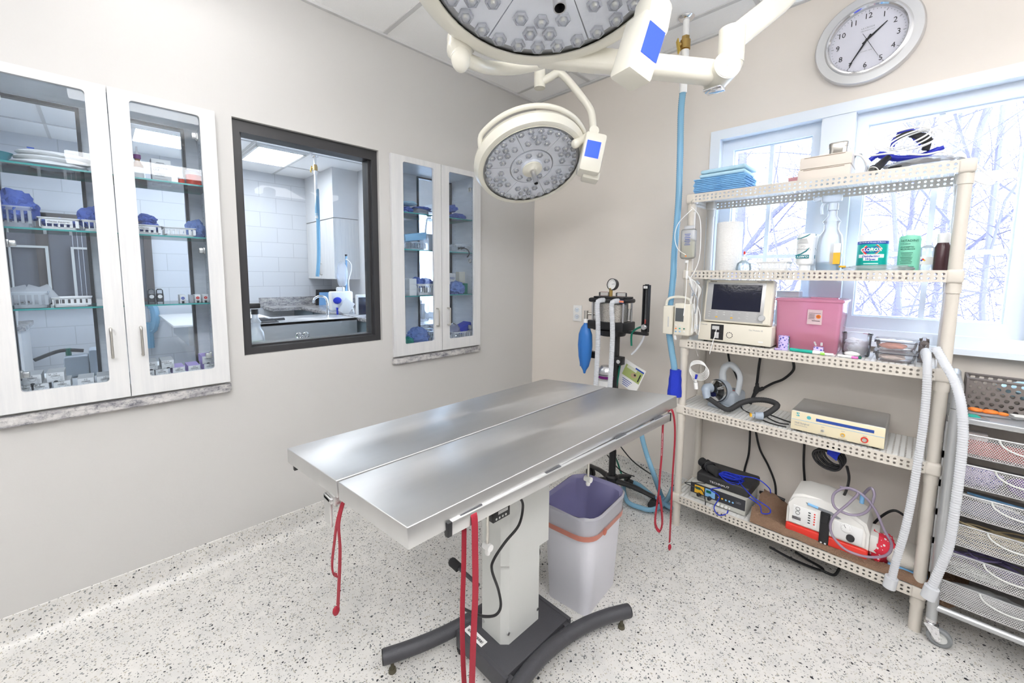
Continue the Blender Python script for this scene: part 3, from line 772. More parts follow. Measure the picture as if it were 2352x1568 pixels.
cabinet('glazed_cabinet', 'white two-door glazed cabinet set in wall, right of the black framed window', 1.262, 1.622, 1.961, ((1.342, 1.563), (1.685, 1.901)), DEP, [('glass', 1.285, 1.526), ('panel', 1.526, 1.637), ('glass', 1.637, 1.938)])
def sill(label, y0, y1):
    m = MB(); r_ = .028; w_ = XF+.014-XL; pl = [(0, y0), (w_-r_, y0)] + [(w_-r_+r_*sin(R(a)), y0+r_-r_*cos(R(a))) for a in (22.5, 45, 67.5, 90)] + [(w_-r_+r_*cos(R(a)), y1-r_+r_*sin(R(a))) for a in (0, 22.5, 45, 67.5, 90)] + [(0, y1)]
    m.prism(pl, (XL+.0005, 0, .842), X_, Y_, Z_*.036); bmesh.ops.bevel(m.bm, geom=[e for e in m.bm.edges if abs(e.verts[0].co.z-e.verts[1].co.z) < 1e-6], offset=.003, segments=2, affect='EDGES')
    return tag(m.build('granite_sill', gran_m), label, 'sill')
sill('grey granite sill under the left glazed cabinet', -.31, .412); sill('grey granite sill under the right glazed cabinet', 1.258, 1.963)

# --- cabinet contents.  Everything stands at the shelf heights, XC is the depth in the cabinet
XC = XL-.11
def yz(px, py, x=None): q = P(px, py, x=x or XC); return q.y, q.z
def basket(label, y0, y1, z, h, depth=.13, x=None, name='plastic_basket', txt=None, grp=None, m=None, x0=None):
    x = x or XC
    t = thing(name, label, 'basket', (x, (y0+y1)/2, z+.001), grp)
    yc = (y0+y1)/2; w = (y1-y0)/2; d = depth/2; mb = MB(); bm = mb.bm; m = m or white_m
    rings = []
    for k, (sc, zz, mat) in enumerate(((.84, 0, 0), (.87, h*.22, 0), (.95, h*.80, 0), (.99, h, 0), (1.04, h, 0), (1.04, h*.93, 0))):
        pts = []
        for cx_, cy_, a0 in ((1, 1, 0), (-1, 1, 90), (-1, -1, 180), (1, -1, 270)):
            for q in range(4):
                a = R(a0+q*30); r = .012; pts.append((x+(cx_*(d*sc-r))+r*cos(a), yc+cy_*(w*sc-r)+r*sin(a)))
        rings.append([bm.verts.new((p[0], p[1], z+.001+zz)) for p in pts])
    for i, (a, b) in enumerate(zip(rings, rings[1:])):
        if i == 1: continue
        for k in range(16): bm.faces.new((a[k], a[(k+1) % 16], b[(k+1) % 16], b[k]))
    bm.faces.new(rings[0])
    # slotted band: upright bars with gaps
    n1 = max(4, int((y1-y0)/.017)); 
    for sx in (1, -1):
        for k in range(n1+1):
            f = k/n1*2-1
            mb.b2((x+sx*d*.87-.002, yc+f*w*.85-.0028, z+h*.2), (x+sx*d*.94+.001, yc+f*w*.92+.0028, z+h*.82))
    n2 = max(3, int(depth/.02))
    for sy in (1, -1):
        for k in range(n2+1):
            f = k/n2*2-1; mb.b2((x+f*d*.85-.0028, yc+sy*w*.87-.002, z+h*.2), (x+f*d*.92+.0028, yc+sy*w*.94+.001, z+h*.82))
    mb.build('tub', m, t)
    if txt:
        o = V(x+d*1.0+.004, yc, z+h*.66)
        MB().rect(o, Y_, Z_, (y1-y0)*.62, h*.34, 0).build('label', card_m, t)
        MB().text(txt, o-Z_*h*.08, Y_, Z_, min(h*.26, (y1-y0)*.60/len(txt)/.52), lift=.001, shear=.2).build('lettering', ink_m, t)
    return t
def bundle(label, c, d, seed, m=None, name='cloth_bundle', grp=None, rot=None, nz=.30):
    """c is the centre of the underside"""
    return tag(MB().ball(V(*c)+Z_*d[2]*.36, d, 4, nz=nz, ns=9, seed=seed, flat=.36, rot=rot).build(name, m or blue_m), label, 'cloth bundle', grp)
# top shelf of the left cabinet
y, z = yz(22, 375); y2, _ = yz(207, 400)
s = thing('sterile_pack', 'long white crinkled sterile pack on top shelf of left cabinet', 'package', (XC, (y+y2)/2, SZ['top']))
mb = MB()
for k in range(3): mb.ball(V(XC-.01*k, (y+y2)/2+.006*k, SZ['top']+.012+k*.02), (.15, (y2-y)*.99, .030), 3, nz=.10, ns=14, seed=k)
mb.build('wrapper', card_m, s); MB().rect(V(XC+.076, y+.06, SZ['top']+.055), Y_, Z_, .018, .005, .004).build('blue_mark', inkb_m, s)
tag(MB().lathe([(0, 0), (.03, 0), (.045, .035), (.05, .04), (0, .046)], V(XC-.02, yz(0, 380)[0]-.015, SZ['top'])).build('bowl', pm('teal_bowl', (.10, .40, .46), .3)), 'teal plastic bowl at far left of left cabinet top shelf', 'bowl')
# right door, top shelf
y, _ = yz(318, 400); b = thing('amber_bottle', 'amber glass bottle with purple cap and dropper in left cabinet', 'bottle', (XC, y, SZ['top']))
c = V(XC, y, SZ['top'])
MB().lathe([(0, 0), (.018, 0), (.018, .062), (.009, .080), (.009, .09), (0, .09)], c).build('glass', amber_m, b)
MB().lathe([(.0185, .004), (.0185, .052)], c).build('label', card_m, b)
MB().lathe([(.0105, .088), (.0125, .09), (.0125, .106), (0, .106)], c).build('cap', purple_m, b)
MB().lathe([(.006, .106), (.006, .118), (.003, .122), (.003, .14), (0, .14)], c).build('dropper', pm('clear_dropper', (.7, .7, .72), .2), b)
def carton(name, label, x, y0, y1, z0, h, d, m, txts=(), cat='box', grp=None, side=None, stripes=None):
    t = thing(name, label, cat, (x, (y0+y1)/2, z0), grp)
    mb = MB(); mb.box(V(x-d/2, (y0+y1)/2, z0+h/2), (d, y1-y0, h), bev=.0012)
    if side:
        mb.m = 1; mb.rect(V(x-d/2, y0-.0003, z0+h/2), X_, Z_, d*.98, h*.98)
    mb.build('carton', [m, side] if side else m, t)
    for (s_, fy, fz, sz_, mm, al) in txts:
        MB().text(s_, V(x, y0+(y1-y0)*fy, z0+h*fz), Y_, Z_, sz_, al, lift=.001).build('lettering', mm, t)
    if stripes:
        mb = MB()
        for fy, fz, ww, hh in stripes: mb.rect(V(x, y0+(y1-y0)*fy, z0+h*fz), Y_, Z_, (y1-y0)*ww, h*hh, .0009)
        mb.build('small_print', inkg_m, t)
    return t
ya, yb_ = yz(341, 380)[0], yz(391, 380)[0]
carton('medicine_carton', 'white and navy isoflurane carton on left cabinet top shelf', XC-.03, ya+.012, yb_+.005, SZ['top'], .108, .05, card_m,
       [('Isoflurane,', .1, .62, .0125, ink_m, 'LEFT'), ('USP', .1, .52, .0125, ink_m, 'LEFT')], side=pm('navy_card', (.03, .03, .09), .5),
       stripes=[(.45, .8, .6, .03), (.45, .85, .4, .03), (.4, .42, .6, .02), (.4, .37, .55, .02), (.4, .32, .5, .02), (.45, .2, .7, .015), (.45, .15, .7, .015), (.45, .1, .7, .015)])
def jar(label, x, y, z, r, h, name='specimen_jar'):
    t = thing(name, label, 'jar', (x, y, z)); c = V(x, y, z)
    MB().lathe([(0, 0), (r*.9, 0), (r, .004), (r, h*.72), (0, h*.72)], c).build('cup', redjar_m, t)
    MB().lathe([(r*1.06, h*.72), (r*1.06, h*.93), (r*.9, h), (0, h)], c).build('lid', frost_m, t); return t
y, _ = yz(444, 400); jar('large red jar with white lid in left cabinet', XC, y, SZ['top'], .029, .072)
y, _ = yz(416, 425); jar('small red jar beside larger red jar in left cabinet', XC+.02, y, SZ['top'], .012, .034)
# middle shelf, left door
y0, _ = yz(4, 500); y1, _ = yz(78, 500)
basket('frosted lattice basket holding blue bundle at left of left cabinet', y0-.02, y1, SZ['mid'], .075, .14, m=frost_m)
bundle('large blue cloth bundle in frosted basket', (XC, (y0+y1)/2-.01, SZ['mid']+.03), (.13, .12, .12), 1)
y0, _ = yz(88, 500); y1, _ = yz(182, 500)
basket('white slotted basket labelled Gauze Squares in left cabinet', y0, y1, SZ['mid'], .043, .13, txt='Gauze Squares')
for k, yy in enumerate((y0+.025, y0+.055, y0+.085)): bundle(('left', 'middle', 'right')[k]+' rolled blue cloth in Gauze Squares basket', (XC, yy, SZ['mid']+.016), (.08, .034, .036), 4+k, grp='rolled cloths in the gauze basket')
y2, _ = yz(222, 510); basket('white slotted basket right of the Gauze Squares basket', y1+.006, y2+.045, SZ['mid'], .043, .13)
bundle('blue cloth bundle standing in basket behind left cabinet divide', (XC-.01, (y1+y2)/2+.008, SZ['mid']+.02), (.09, .075, .09), 9)
# middle shelf right door
y0, _ = yz(318, 520); y1, _ = yz(368, 520); y2, _ = yz(446, 530)
basket('white basket labelled Lap Gauze in left cabinet', y0-.06, y1, SZ['mid'], .04, .13, txt='Lap Gauze')
bundle('blue cloth bundle in the Lap Gauze basket, lower one', (XC, (y0+y1)/2-.005, SZ['mid']+.018), (.09, .075, .045), 12)
bundle('blue cloth bundle on top of another in Lap Gauze basket', (XC, (y0+y1)/2-.008, SZ['mid']+.055), (.08, .065, .04), 13)
basket('white empty slotted basket right of Lap Gauze basket', y1+.005, y2, SZ['mid'], .038, .12, m=white_m)
bundle('pale blue cloth bundle at right end of left cabinet middle shelf', (XC-.06, y2+.012, SZ['mid']), (.10, .075, .10), 15, m=blue2_m)
# lower shelf
y0, _ = yz(28, 680); y1, _ = yz(115, 680)
basket('frosted basket of clear packets in left cabinet lower shelf', y0, y1, SZ['low'], .062, .14, m=frost_m)
for k, (dy, rr) in enumerate(((.02, .3), (.055, -.4), (.085, .5))):
    tag(MB().box(V(XC+.01*k, y0+dy, SZ['low']+.052), (.004, .05, .06), rot=Matrix.Rotation(rr, 3, 'X')).build('clear_packet', film_m), 'clear packet sticking out of frosted basket, '+('left', 'middle', 'right')[k]+' one', 'packet', 'packets in the frosted basket')
y0, _ = yz(119, 690); y1, _ = yz(211, 690); basket('white slotted basket on left cabinet lower shelf', y0, y1, SZ['low'], .037, .12)
y0, _ = yz(222, 690); tag(MB().b2((XC-.04, y0, SZ['low']), (XC+.03, y0+.02, SZ['low']+.025)).build('small_box', card_m), 'tiny white box at right end of left door lower shelf', 'box')
# brush jars
for k, px in enumerate((347, 366)):
    y, _ = yz(px, 680); c = V(XC+.02, y, SZ['low']); t = thing('scrub_brush_tube', ('left' if k == 0 else 'right')+' clear tube of black bristles in left cabinet', 'tube', c, 'clear bristle tubes')
    MB().lathe([(0, 0), (.013, 0), (.014, .03), (.012, .06), (.006, .066), (0, .066)], c, n=16).build('tube', clear_m, t)
    MB().lathe([(0, .008), (.011, .008), (.011, .045), (0, .048)], c, n=12).build('bristles', black_m, t)
    MB().disc(c+V(.0145, 0, .032), X_, .008).build('round_sticker', card_m, t)
for k, (px, col) in enumerate(((418, inkb_m), (452, inkr_m), (470, inkr_m))):
    y, _ = yz(px, 675); x = XC+.02
    t = carton('blade_box', ('blue and white scalpel blade box', 'white blade box marked 10 in red', 'white blade box marked 11 in red, rightmost')[k]+' in left cabinet', x, y-.011, y+.011, SZ['low'], .036, .06, card_m, cat='box', stripes=[(.5, .25, .7, .04), (.5, .18, .7, .04)])
    MB().disc(V(x+.0008, y, SZ['low']+.021), X_, .0065).build('round_mark', col, t)
    MB().text(('10', '10', '11')[k], V(x+.002, y, SZ['low']+.0185), Y_, Z_, .007).build('lettering', inkw_m, t)
    MB().disc(V(x+.0008, y, SZ['low']+.003), X_, .005).build('notch', ink_m, t)
y, _ = yz(440, 675); tag(MB().box(V(XC, y-.004, SZ['low']+.018), (.06, .012, .036)).build('clear_case', film_m), 'clear case between the blade boxes in left cabinet', 'case')
# suture boxes on the cabinet floor
FZ = .934
def suture(label, x, y, z, num, name_, capcol, w=.047, hand=None, grp='suture boxes in the left cabinet'):
    t = thing('suture_box', label, 'box', (x, y, z), grp); h, d = .036, .11
    MB().prism([(-w/2, 0), (w/2, 0), (w/2, h), (-w/2, h)], V(x-d, y, z), Y_, Z_, X_*(d-.004)).build('carton', capcol, t)
    MB().box(V(x-.0015, y, z+h/2), (.004, w*.98, h*.98), bev=.001).build('front', card_m, t)
    o = V(x+.001, y, z)
    MB().text(num, o+Z_*h*.80, Y_, Z_, .0075).text(name_, o+Z_*h*.62, Y_, Z_, .0058, bold=.01).build('lettering', ink_m, t)
    if hand: MB().text(hand, o+V(0, -w*.32, h*.80), Y_, Z_, .0085, shear=.3).build('handwriting', ink_m, t)
    mb = MB()
    for a in range(9): 
        a0, a1 = R(200+a*16), R(216+a*16); rr = .010
        mb.cyl(o+V(.0002, rr*cos(a0), h*.60+rr*sin(a0)), o+V(.0002, rr*cos(a1), h*.60+rr*sin(a1)), .0004, n=4)
    for k in range(3): mb.rect(o+V(0, w*.33, h*(.2+.14*k)), Y_, Z_, w*.16, .0012, .0008)
    mb.rect(o+V(0, 0, h*.12), Y_, Z_, w*.7, .0009, .0008); mb.rect(o+V(0, 0, h*.55), Y_, Z_, w*.6, .0008, .0008)
    mb.build('small_print', inkg_m, t)
    MB().prism([(.006*cos(R(q)), .006*sin(R(q))) for q in range(0, 181, 30)], o, Y_, Z_, X_*.0006).build('thumb_notch', ink_m, t); return t
xs = XC+.045
def yy(px, py): return P(px, py, x=xs).y
bot = [(57, 890, '2-0', 'first from left', None), (92, 888, '0', 'second from left', 'Large'), (143, 884, '2-0', 'third from left', None), (197, 872, '3-0', 'fourth from left', None), (240, 862, '3-0', 'fifth from left', None)]
for px, py, n_, w_, hd in bot: suture('white suture box behind left door, bottom row, '+w_, xs, yy(px, py), FZ, n_, 'WEBMAX', cardg_m, hand=hd)
suture('white suture box with handwritten Small, top row behind left door', xs+.005, yy(72, 850), FZ+.037, '0', 'WEBMAX', cardg_m, hand='Small')
suture('white suture box with handwritten Lg, top row behind left door', xs+.005, yy(126, 848), FZ+.037, '2-0', 'WEBMAX', cardg_m, hand='Lg')
for px, py, n_, w_, c_ in ((340, 858, '3-0', 'white suture box behind right door, bottom row, first from left', cardg_m), (372, 855, '4-0', 'white suture box behind right door, bottom row, second from left', cardg_m), (411, 848, '2-0', 'lilac suture box behind right door, bottom row, left of three', lilac_m), (446, 842, '3-0', 'lilac suture box behind right door, bottom row, middle of three', lilac_m), (482, 838, '4-0', 'lilac suture box behind right door, bottom row, right of three', lilac_m)):
    suture(w_, xs, yy(px, py), FZ, n_, 'MAXON' if False else 'WEBSORB', c_, .044)
suture('white suture box behind right door, top row, left', xs, yy(346, 830), FZ+.037, '0', 'WEBSORB', cardg_m, .044)
suture('white suture box with handwriting, top row right of another, right door', xs, yy(385, 826), FZ+.037, '3-0', 'WEBSORB', cardg_m, .044, hand='open')
suture('lilac suture box alone on top row behind right door', xs, yy(477, 813), FZ+.037, '4-0', 'WEBSORB', lilac_m, .044)

# --- right cabinet contents
def ry(px, py=600): return P(px, py, x=XC).y
zt, zm, zl = SZ['top'], SZ['mid'], SZ['low']
bundle('small dark blue bundle at left of right cabinet top shelf', (XC, ry(935), zt), (.10, .07, .05), 21)
tag(MB().ball(V(XC, ry(940), zt+.065), (.12, .10, .03), 3, nz=.2, seed=4).build('blue_pouch', pad2_m), 'pale blue pouch lying on dark bundle, right cabinet top shelf', 'pouch')
bundle('flat blue cloth bundle in middle of right cabinet top shelf', (XC-.02, ry(972), zt+.03), (.12, .13, .035), 23)
tag(MB().ball(V(XC, ry(965), zt+.02), (.12, .13, .05), 3, nz=.15, seed=14).build('clear_packet', film_m), 'clear packet under flat blue bundle, right cabinet top shelf', 'packet')
tag(MB().ball(V(XC+.01, ry(985), zt-.10), (.03, .07, .19), 3, nz=.2, seed=24).build('hanging_pouch', film_m), 'clear pouch hanging over top shelf edge of right cabinet', 'pouch')
bundle('blue cloth bundle on another behind right door, top shelf', (XC, ry(1037), zt+.05), (.11, .06, .055), 25)
bundle('flat blue cloth bundle behind right door on top shelf', (XC, ry(1050), zt), (.12, .12, .05), 26)
basket('frosted basket labelled in right cabinet, left door middle shelf', ry(933, 570), ry(968, 570), zm, .05, .12, m=frost_m)
tag(MB().box(V(XC-.02, ry(950), zm+.085), (.12, .17, .05), rot=Matrix.Rotation(.15, 3, 'X'), bev=.01).build('blue_packet', pm('sky_packet', (.30, .58, .85), .4)), 'light blue packet above frosted basket, right cabinet', 'packet')
tag(MB().box(V(XC, ry(982), zm+.055), (.10, .07, .11), bev=.01).build('blue_tub', frost_m), 'frosted tub behind left door of right cabinet', 'tub')
basket('frosted basket behind right door, middle shelf of right cabinet', ry(1035, 570), ry(1080, 570), zm, .055, .12, m=frost_m)
q = V(XC+.06, ry(1040), zm+.02)
tag(MB().tube([q, q+V(.01, .03, .01), q+V(.02, .07, 0), q+V(.03, .08, -.03), q+V(.03, .06, -.055)], .004, 6).tube([q+V(0, 0, .01), q+V(.01, .05, .012), q+V(.01, .02, 0)], .004, 6).build('looped_cable', black_m), 'black cord draped over middle shelf edge of right cabinet', 'cord')
for k in range(3):
    tag(MB().box(V(XC+.03, ry(933), zl+.019+k*.037), (.10, .052, .036), bev=.001).build('stacked_box', card_m), 'white box stacked at left of right cabinet lower shelf, '+('bottom', 'middle', 'top')[k], 'box', 'stacked white boxes')
basket('white lattice basket on lower shelf of right cabinet', ry(948, 660), ry(992, 660), zl, .075, .13, m=white_m)
bundle('blue cloth bundle filling the white lattice basket, left', (XC, ry(955), zl+.05), (.10, .085, .075), 31); bundle('blue cloth bundle filling the white lattice basket, right', (XC, ry(977), zl+.05), (.11, .10, .07), 32)
bundle('blue cloth bundle behind right door on lower shelf', (XC+.02, ry(1043), zl), (.12, .12, .10), 33, m=blue2_m)
carton('paper_carton', 'white carton with blue lettering behind bundle, right cabinet', XC-.05, ry(1030), ry(1055), zl, .15, .03, card_m, [('CONMED', .45, .7, .022, inkb_m, 'CENTER')])
tag(MB().b2((XC-.06, ry(1058), zl+.08), (XC-.02, ry(1075), zl+.16)).build('cream_box', beige_m), 'cream box on the green box, right cabinet lower shelf', 'box')
tag(MB().b2((XC-.06, ry(1058), zl+.0), (XC+.01, ry(1078), zl+.075)).build('green_box', pm('dark_green_card', (.02, .22, .15), .5)), 'dark green box at right end of right cabinet lower shelf', 'box')
bundle('large blue cloth bundle on floor of right cabinet, left', (XC, ry(957), FZ), (.14, .15, .12), 35, m=blue2_m)
bundle('green cloth bundle in bottom left corner of right cabinet', (XC+.03, ry(932, 750), FZ), (.08, .06, .06), 36, m=pm('green_cloth', (.02, .30, .22), .9))
basket('white basket on right cabinet floor behind left door', ry(975, 740), ry(1000, 740), FZ, .08, .14, m=frost_m)
basket('white basket holding blue and white packets on right cabinet floor', ry(1030, 740), ry(1084, 740), FZ, .055, .14)
tag(MB().ball(V(XC, ry(1040), FZ+.065), (.12, .08, .09), 3, nz=.25, seed=8).build('white_packet', film_m), 'crumpled white packet in basket on right cabinet floor', 'packet')
tag(MB().box(V(XC, ry(1062), FZ+.075), (.10, .13, .05), rot=Matrix.Rotation(.35, 3, 'X'), bev=.01).build('blue_packet', tape_m), 'dark blue wrapped packet in basket on right cabinet floor', 'packet')
# ------------------------------------------------------------------ operating table
TO = V(-.973, .982, .905); ty, tr_ = .012, .085
tex = V(cos(ty)*cos(tr_), sin(ty)*cos(tr_), sin(tr_)); tey = V(-sin(ty), cos(ty), 0); tez = tex.cross(tey)
TR = Matrix((tex, tey, tez)).transposed()
def T(a, b, c=0): return TO + tex*a + tey*b + tez*c
tb = thing('operating_table', 'stainless steel v-top operating table on a grey column in the room centre', 'table', (-.99, 1.02, 0))
L2 = .6085
def panel_top(a, b, name):
    m = MB().box(T((a+b)/2, 0, -.022), (b-a, 2*L2, .044), rot=TR, bev=.0022, seg=3)
    return m.build(name, bsteel_m, tb)
panel_top(-.368, -.007, 'tabletop_panel'); panel_top(.004, .316, 'tabletop_panel')
MB().box(T(-.004, 0, -.06), (.05, 2*L2-.06, .03), rot=TR).build('centre_channel', dgrey_m, tb)
MB().box(T(-.02, .02, -.085), (.44, .62, .05), rot=TR, bev=.004).build('underframe', lgrey_m, tb)
# side rails
ra, rb_ = P(1030, 1214, x=-.648), P(1537, 957, x=-.648)
def rail(a, b, name='side_rail'):
    a, b = Vector(a), Vector(b); dd = (b-a).normalized(); up_ = dd.cross(X_) if dd.cross(X_).z > 0 else -dd.cross(X_)
    r = Matrix((X_, dd, up_)).transposed()
    o = MB().box((a+b)/2, (.011, (b-a).length, .029), rot=r, bev=.0012).build(name, bsteel_m, tb)
    m = MB(); 
    for e in (a, b): m.box(e, (.013, .012, .031), rot=r, bev=.002)
    m.build('end_cap', black_m, o); return o
rail(ra, rb_)
for f in (.06, .33, .66, .92):
    p = ra.lerp(rb_, f); MB().b2((p.x-.05, p.y-.03, p.z+.004), (p.x, p.y+.03, p.z+.016)).build('rail_bracket', dgrey_m, tb)
rail(T(-.40, -L2+.03, -.07), T(-.40, L2-.08, -.07))
# near-end cleat and bracket
c = P(768, 1150, y=.385)
MB().b2((c.x-.018, c.y-.02, c.z-.055), (c.x+.022, c.y-.012, c.z+.022), bev=.003).b2((c.x-.018, c.y-.02, c.z+.010), (c.x+.03, c.y+.05, c.z+.022), bev=.002).b2((c.x+.0, c.y-.014, c.z+.006), (c.x+.035, c.y+.02, c.z+.030), bev=.002).build('end_cleat', bsteel_m, tb)
# column: outer sleeve over inner column, with chamfered corners
def cham(x0, x1, y0, y1, z0, z1, c, name, m):
    pl = [(x0+c, y0), (x1-c, y0), (x1, y0+c), (x1, y1-c), (x1-c, y1), (x0+c, y1), (x0, y1-c), (x0, y0+c)]
    return MB().prism(pl, (0, 0, z0), X_, Y_, Z_*(z1-z0)).build(name, m, tb)
cham(-1.092, -.950, .926, 1.128, .095, .84, .022, 'inner_column', lgrey_m)
cham(-1.03, -.938, .914, 1.165, .405, .845, .022, 'outer_sleeve', lgrey_m)
cham(-1.10, -.86, .70, 1.22, .775, .835, .005, 'top_bracket', lgrey_m)
m = MB()
for yy_ in (.945, 1.10): m.cyl((-.952, yy_, .14), (-.947, yy_, .14), .006, n=10)
m.cyl((-1.06, .925, .13), (-1.06, .922, .13), .006, n=10); m.build('screw', steel_m, tb)
# base plate with side lugs, label
m = MB(); m.b2((-1.125, .855, .042), (-.872, 1.195, .095), bev=.006); m.b2((-1.13, .85, .03), (-.865, .866, .097), bev=.003); m.b2((-1.13, 1.184, .03), (-.865, 1.20, .097), bev=.003)
for xx in (-1.137, -.876):
    for yy_ in (.87, 1.17): m.b2((xx, yy_-.012, .045), (xx+.03, yy_+.012, .09), bev=.004)
m.build('base_plate', dgrey_m, tb)
lb = P(1118, 1465, z=.0955)
MB().rect(V(-1.06, .885, .0955), X_, Y_, .10, .030, .0006).build('rating_plate', card_m, tb)
m = MB(); 
for k in range(26): m.rect(V(-1.10+k*.0032, .884+(.0 if k % 5 else .001), .0955), X_, Y_, .0012+.0008*(k % 3), .010, .0012)
m.build('barcode', ink_m, tb)
def curvedleg(sgn):
    cx = -.995; pts = []
    for k in range(13):
        f = k/12*2-1; pts.append(V(cx+sgn*(.145+.105*f*f), 1.02+f*.40, .077-.012*f*f))
    o = MB().tube(pts, .026, 20, 3).build('floor_leg', dgrey_m, tb)
    m = MB()
    for e, n_ in ((pts[0], pts[1]), (pts[-1], pts[-2])):
        d = (e-n_).normalized(); m.cyl(e-d*.002, e+d*.004, .0245, n=24)
    m.build('end_cap', black_m, o)
    for e, n_ in ((pts[0], pts[1]), (pts[-1], pts[-2])):
        d = (n_-e).normalized(); q = e+d*.03
        MB().cyl((q.x, q.y, .0), (q.x, q.y, .012), .014, .012).cyl((q.x, q.y, .012), (q.x, q.y, .05), .006).build('levelling_foot', pm('olive_rubber', (.10, .09, .06), .6), o)
curvedleg(-1); curvedleg(1)
m = MB(); 
for xx, yy_ in ((-1.12, .868), (-.885, .862)): m.cyl((xx, yy_, .0), (xx, yy_, .035), .012)
m.b2((-1.14, .862, .0), (-1.11, .885, .04)); m.build('transport_lug', rubber_m, tb)
# foot pedal
pa, pb_ = P(1052, 1302, x=-1.20), P(1100, 1345, x=-1.10)
o = MB().cyl(pa, pb_, .0075).build('pedal_arm', dgrey_m, tb); d = (pa-pb_).normalized()
MB().tube([pa-d*.005, pa+d*.03], .017, 16, 6).ball(pa+d*.028, (.036, .036, .036), 2).build('pedal_grip', rubber_m, o)
# control box, crank rods, cable
c = P(1150, 1178, x=-.855)
o = MB().b2((c.x-.03, c.y-.035, c.z-.017), (c.x+.005, c.y+.035, c.z+.017), bev=.002).build('control_box', black_m, tb)
m = MB(); 
for k in range(4): m.disc(V(c.x+.005, c.y-.022+k*.013, c.z-.008), X_, .0035, n=10)
m.build('button', lgrey_m, o)
MB().rect(V(c.x+.005, c.y+.005, c.z+.008), Y_, Z_, .04, .01).build('readout', cardg_m, o)
for (px, pya, pyb) in ((1120, 1212, 1258), (1352, 1062, 1102)):
    a, b = P(px, pya, x=-.86), P(px, pyb, x=-.86); b = V(a.x, a.y, b.z)
    m = MB().cyl(a+Z_*.05, b, .0045, n=10).build('tilt_rod', nick_m, tb)
    MB().cyl(b+V(-.014, 0, .005), b+V(.014, 0, .005), .011, n=16).lathe([(.007, -.02), (.009, -.012), (.006, 0)], b, n=12).build('roller', white_m, m)
q = [P(*p, x=-.905) for p in ((1192, 1140), (1201, 1160), (1192, 1205), (1160, 1245), (1134, 1285), (1130, 1310), (1145, 1355), (1150, 1392), (1138, 1412), (1110, 1415), (1085, 1407), (1062, 1396))]
MB().tube(q, .0045, 10, 6).build('power_cable', black_m, tb)
# red tie straps
def strap(label, parts, knots=(), txt=None):
    m = MB()
    for pts, w in parts: m.ribbon(pts, w, .0022, Y_ if abs(pts[0].x+.648) < .05 else X_, 6)
    for k in knots: m.ball(k, (.012, .018, .026), 2, nz=.2)
    o = tag(m.build('tie_strap', red_m), label, 'strap', 'red tie straps on the table')
    return o
sx_ = -.639
def s(px, py, x=sx_): return P(px, py, x=x)
top = P(1080, 1180, x=-.648)
strap('long red strap looped over the near end of the side rail', [([s(1066, 1215, -.660), s(1065, 1300, -.660), s(1062, 1400, -.66), s(1063, 1500, -.66), s(1068, 1600, -.66), s(1074, 1690, -.66)], .012), ([s(1078, 1180, -.66), s(1085, 1176, -.647), s(1090, 1195), s(1091, 1260), s(1092, 1350), s(1089, 1430), s(1086, 1500), s(1083, 1600), s(1078, 1690)], .016)])
kn = s(1538, 1256)
far_strap = strap('red strap hanging from the far end of the side rail beside shelf', [([s(1536, 945, -.66), s(1543, 941, -.647), s(1549, 965), s(1550, 1010), s(1545, 1090), s(1541, 1180), s(1538, 1245)], .012), ([s(1523, 965, -.66), s(1520, 1040, -.66), s(1516, 1090, -.66), s(1513, 1130, -.66), s(1505, 1190, -.66), s(1508, 1212, -.655), s(1516, 1218, -.65), s(1521, 1200, -.65), s(1519, 1165, -.65), s(1515, 1140, -.65)], .013)], [kn])
m = MB(); a = s(1521, 985, -.6585)
zt_, zb_ = s(1521, 968, -.66).z, s(1518, 1045, -.66).z
m.text('Orion Animal Health', V(-.6570, s(1519, 1045, -.66).y-.003, zb_), Z_, -Y_, .0105, 'LEFT', shear=.3)
m.build('lettering', inkw_m, far_strap)
sy_ = .375
def s2(px, py): return P(px, py, y=sy_)
strap('red strap hanging from the near end of the table, leftmost', [([s2(779, 1150)+Y_*.012, s2(778, 1200), s2(781, 1260), s2(779, 1330), s2(776, 1392)], .014), ([s2(774, 1160)+Y_*.012, s2(774, 1200), s2(768, 1245), s2(763, 1290), s2(765, 1315), s2(774, 1321)], .010)], [s2(772, 1402)])

# ------------------------------------------------------------------ waste bin with liner
bn = thing('waste_bin', 'white rectangular waste bin with clear liner behind the table column', 'bin', (-1.0, 1.46, 0))
BC, bh = V(-.995, 1.455, 0), .43
def rrect(w, d, r, n=6):
    pts = []
    for sx, sy, a0 in ((1, 1, 0), (-1, 1, 90), (-1, -1, 180), (1, -1, 270)):
        for k in range(n+1): a = R(a0+90*k/n); pts.append((sx*(w/2-r)+r*cos(a), sy*(d/2-r)+r*sin(a)))
    return pts
def shell(prof, c, m, name, par, rot=None, wob=0):
    """prof: list of (w, d, r, z)"""
    mb = MB(); rings = []; rot = rot or Matrix.Identity(3)
    for i, (w_, d_, r_, z_) in enumerate(prof):
        pp = rrect(w_, d_, r_)
        rings.append([mb.bm.verts.new(c + rot @ V(p[0]*(1+wob*.06*sin(k*2.3+i)), p[1]*(1+wob*.06*cos(k*1.9+i)), z_+wob*.006*sin(k*1.7+i*2))) for k, p in enumerate(pp)])
    for a, b in zip(rings, rings[1:]):
        n = len(a)
        for k in range(n): mb.bm.faces.new((a[k], a[(k+1) % n], b[(k+1) % n], b[k]))
    return mb, rings
br = rz(.10)
mb, rg = shell([(.20, .27, .03, .0), (.205, .275, .04, .01), (.25, .335, .07, bh-.03), (.255, .34, .07, bh)], BC, None, '', None, br); mb.bm.faces.new(list(reversed(rg[0])))
mb.build('body', pm('pearl_white_plastic', (.74, .74, .80), .4), bn)
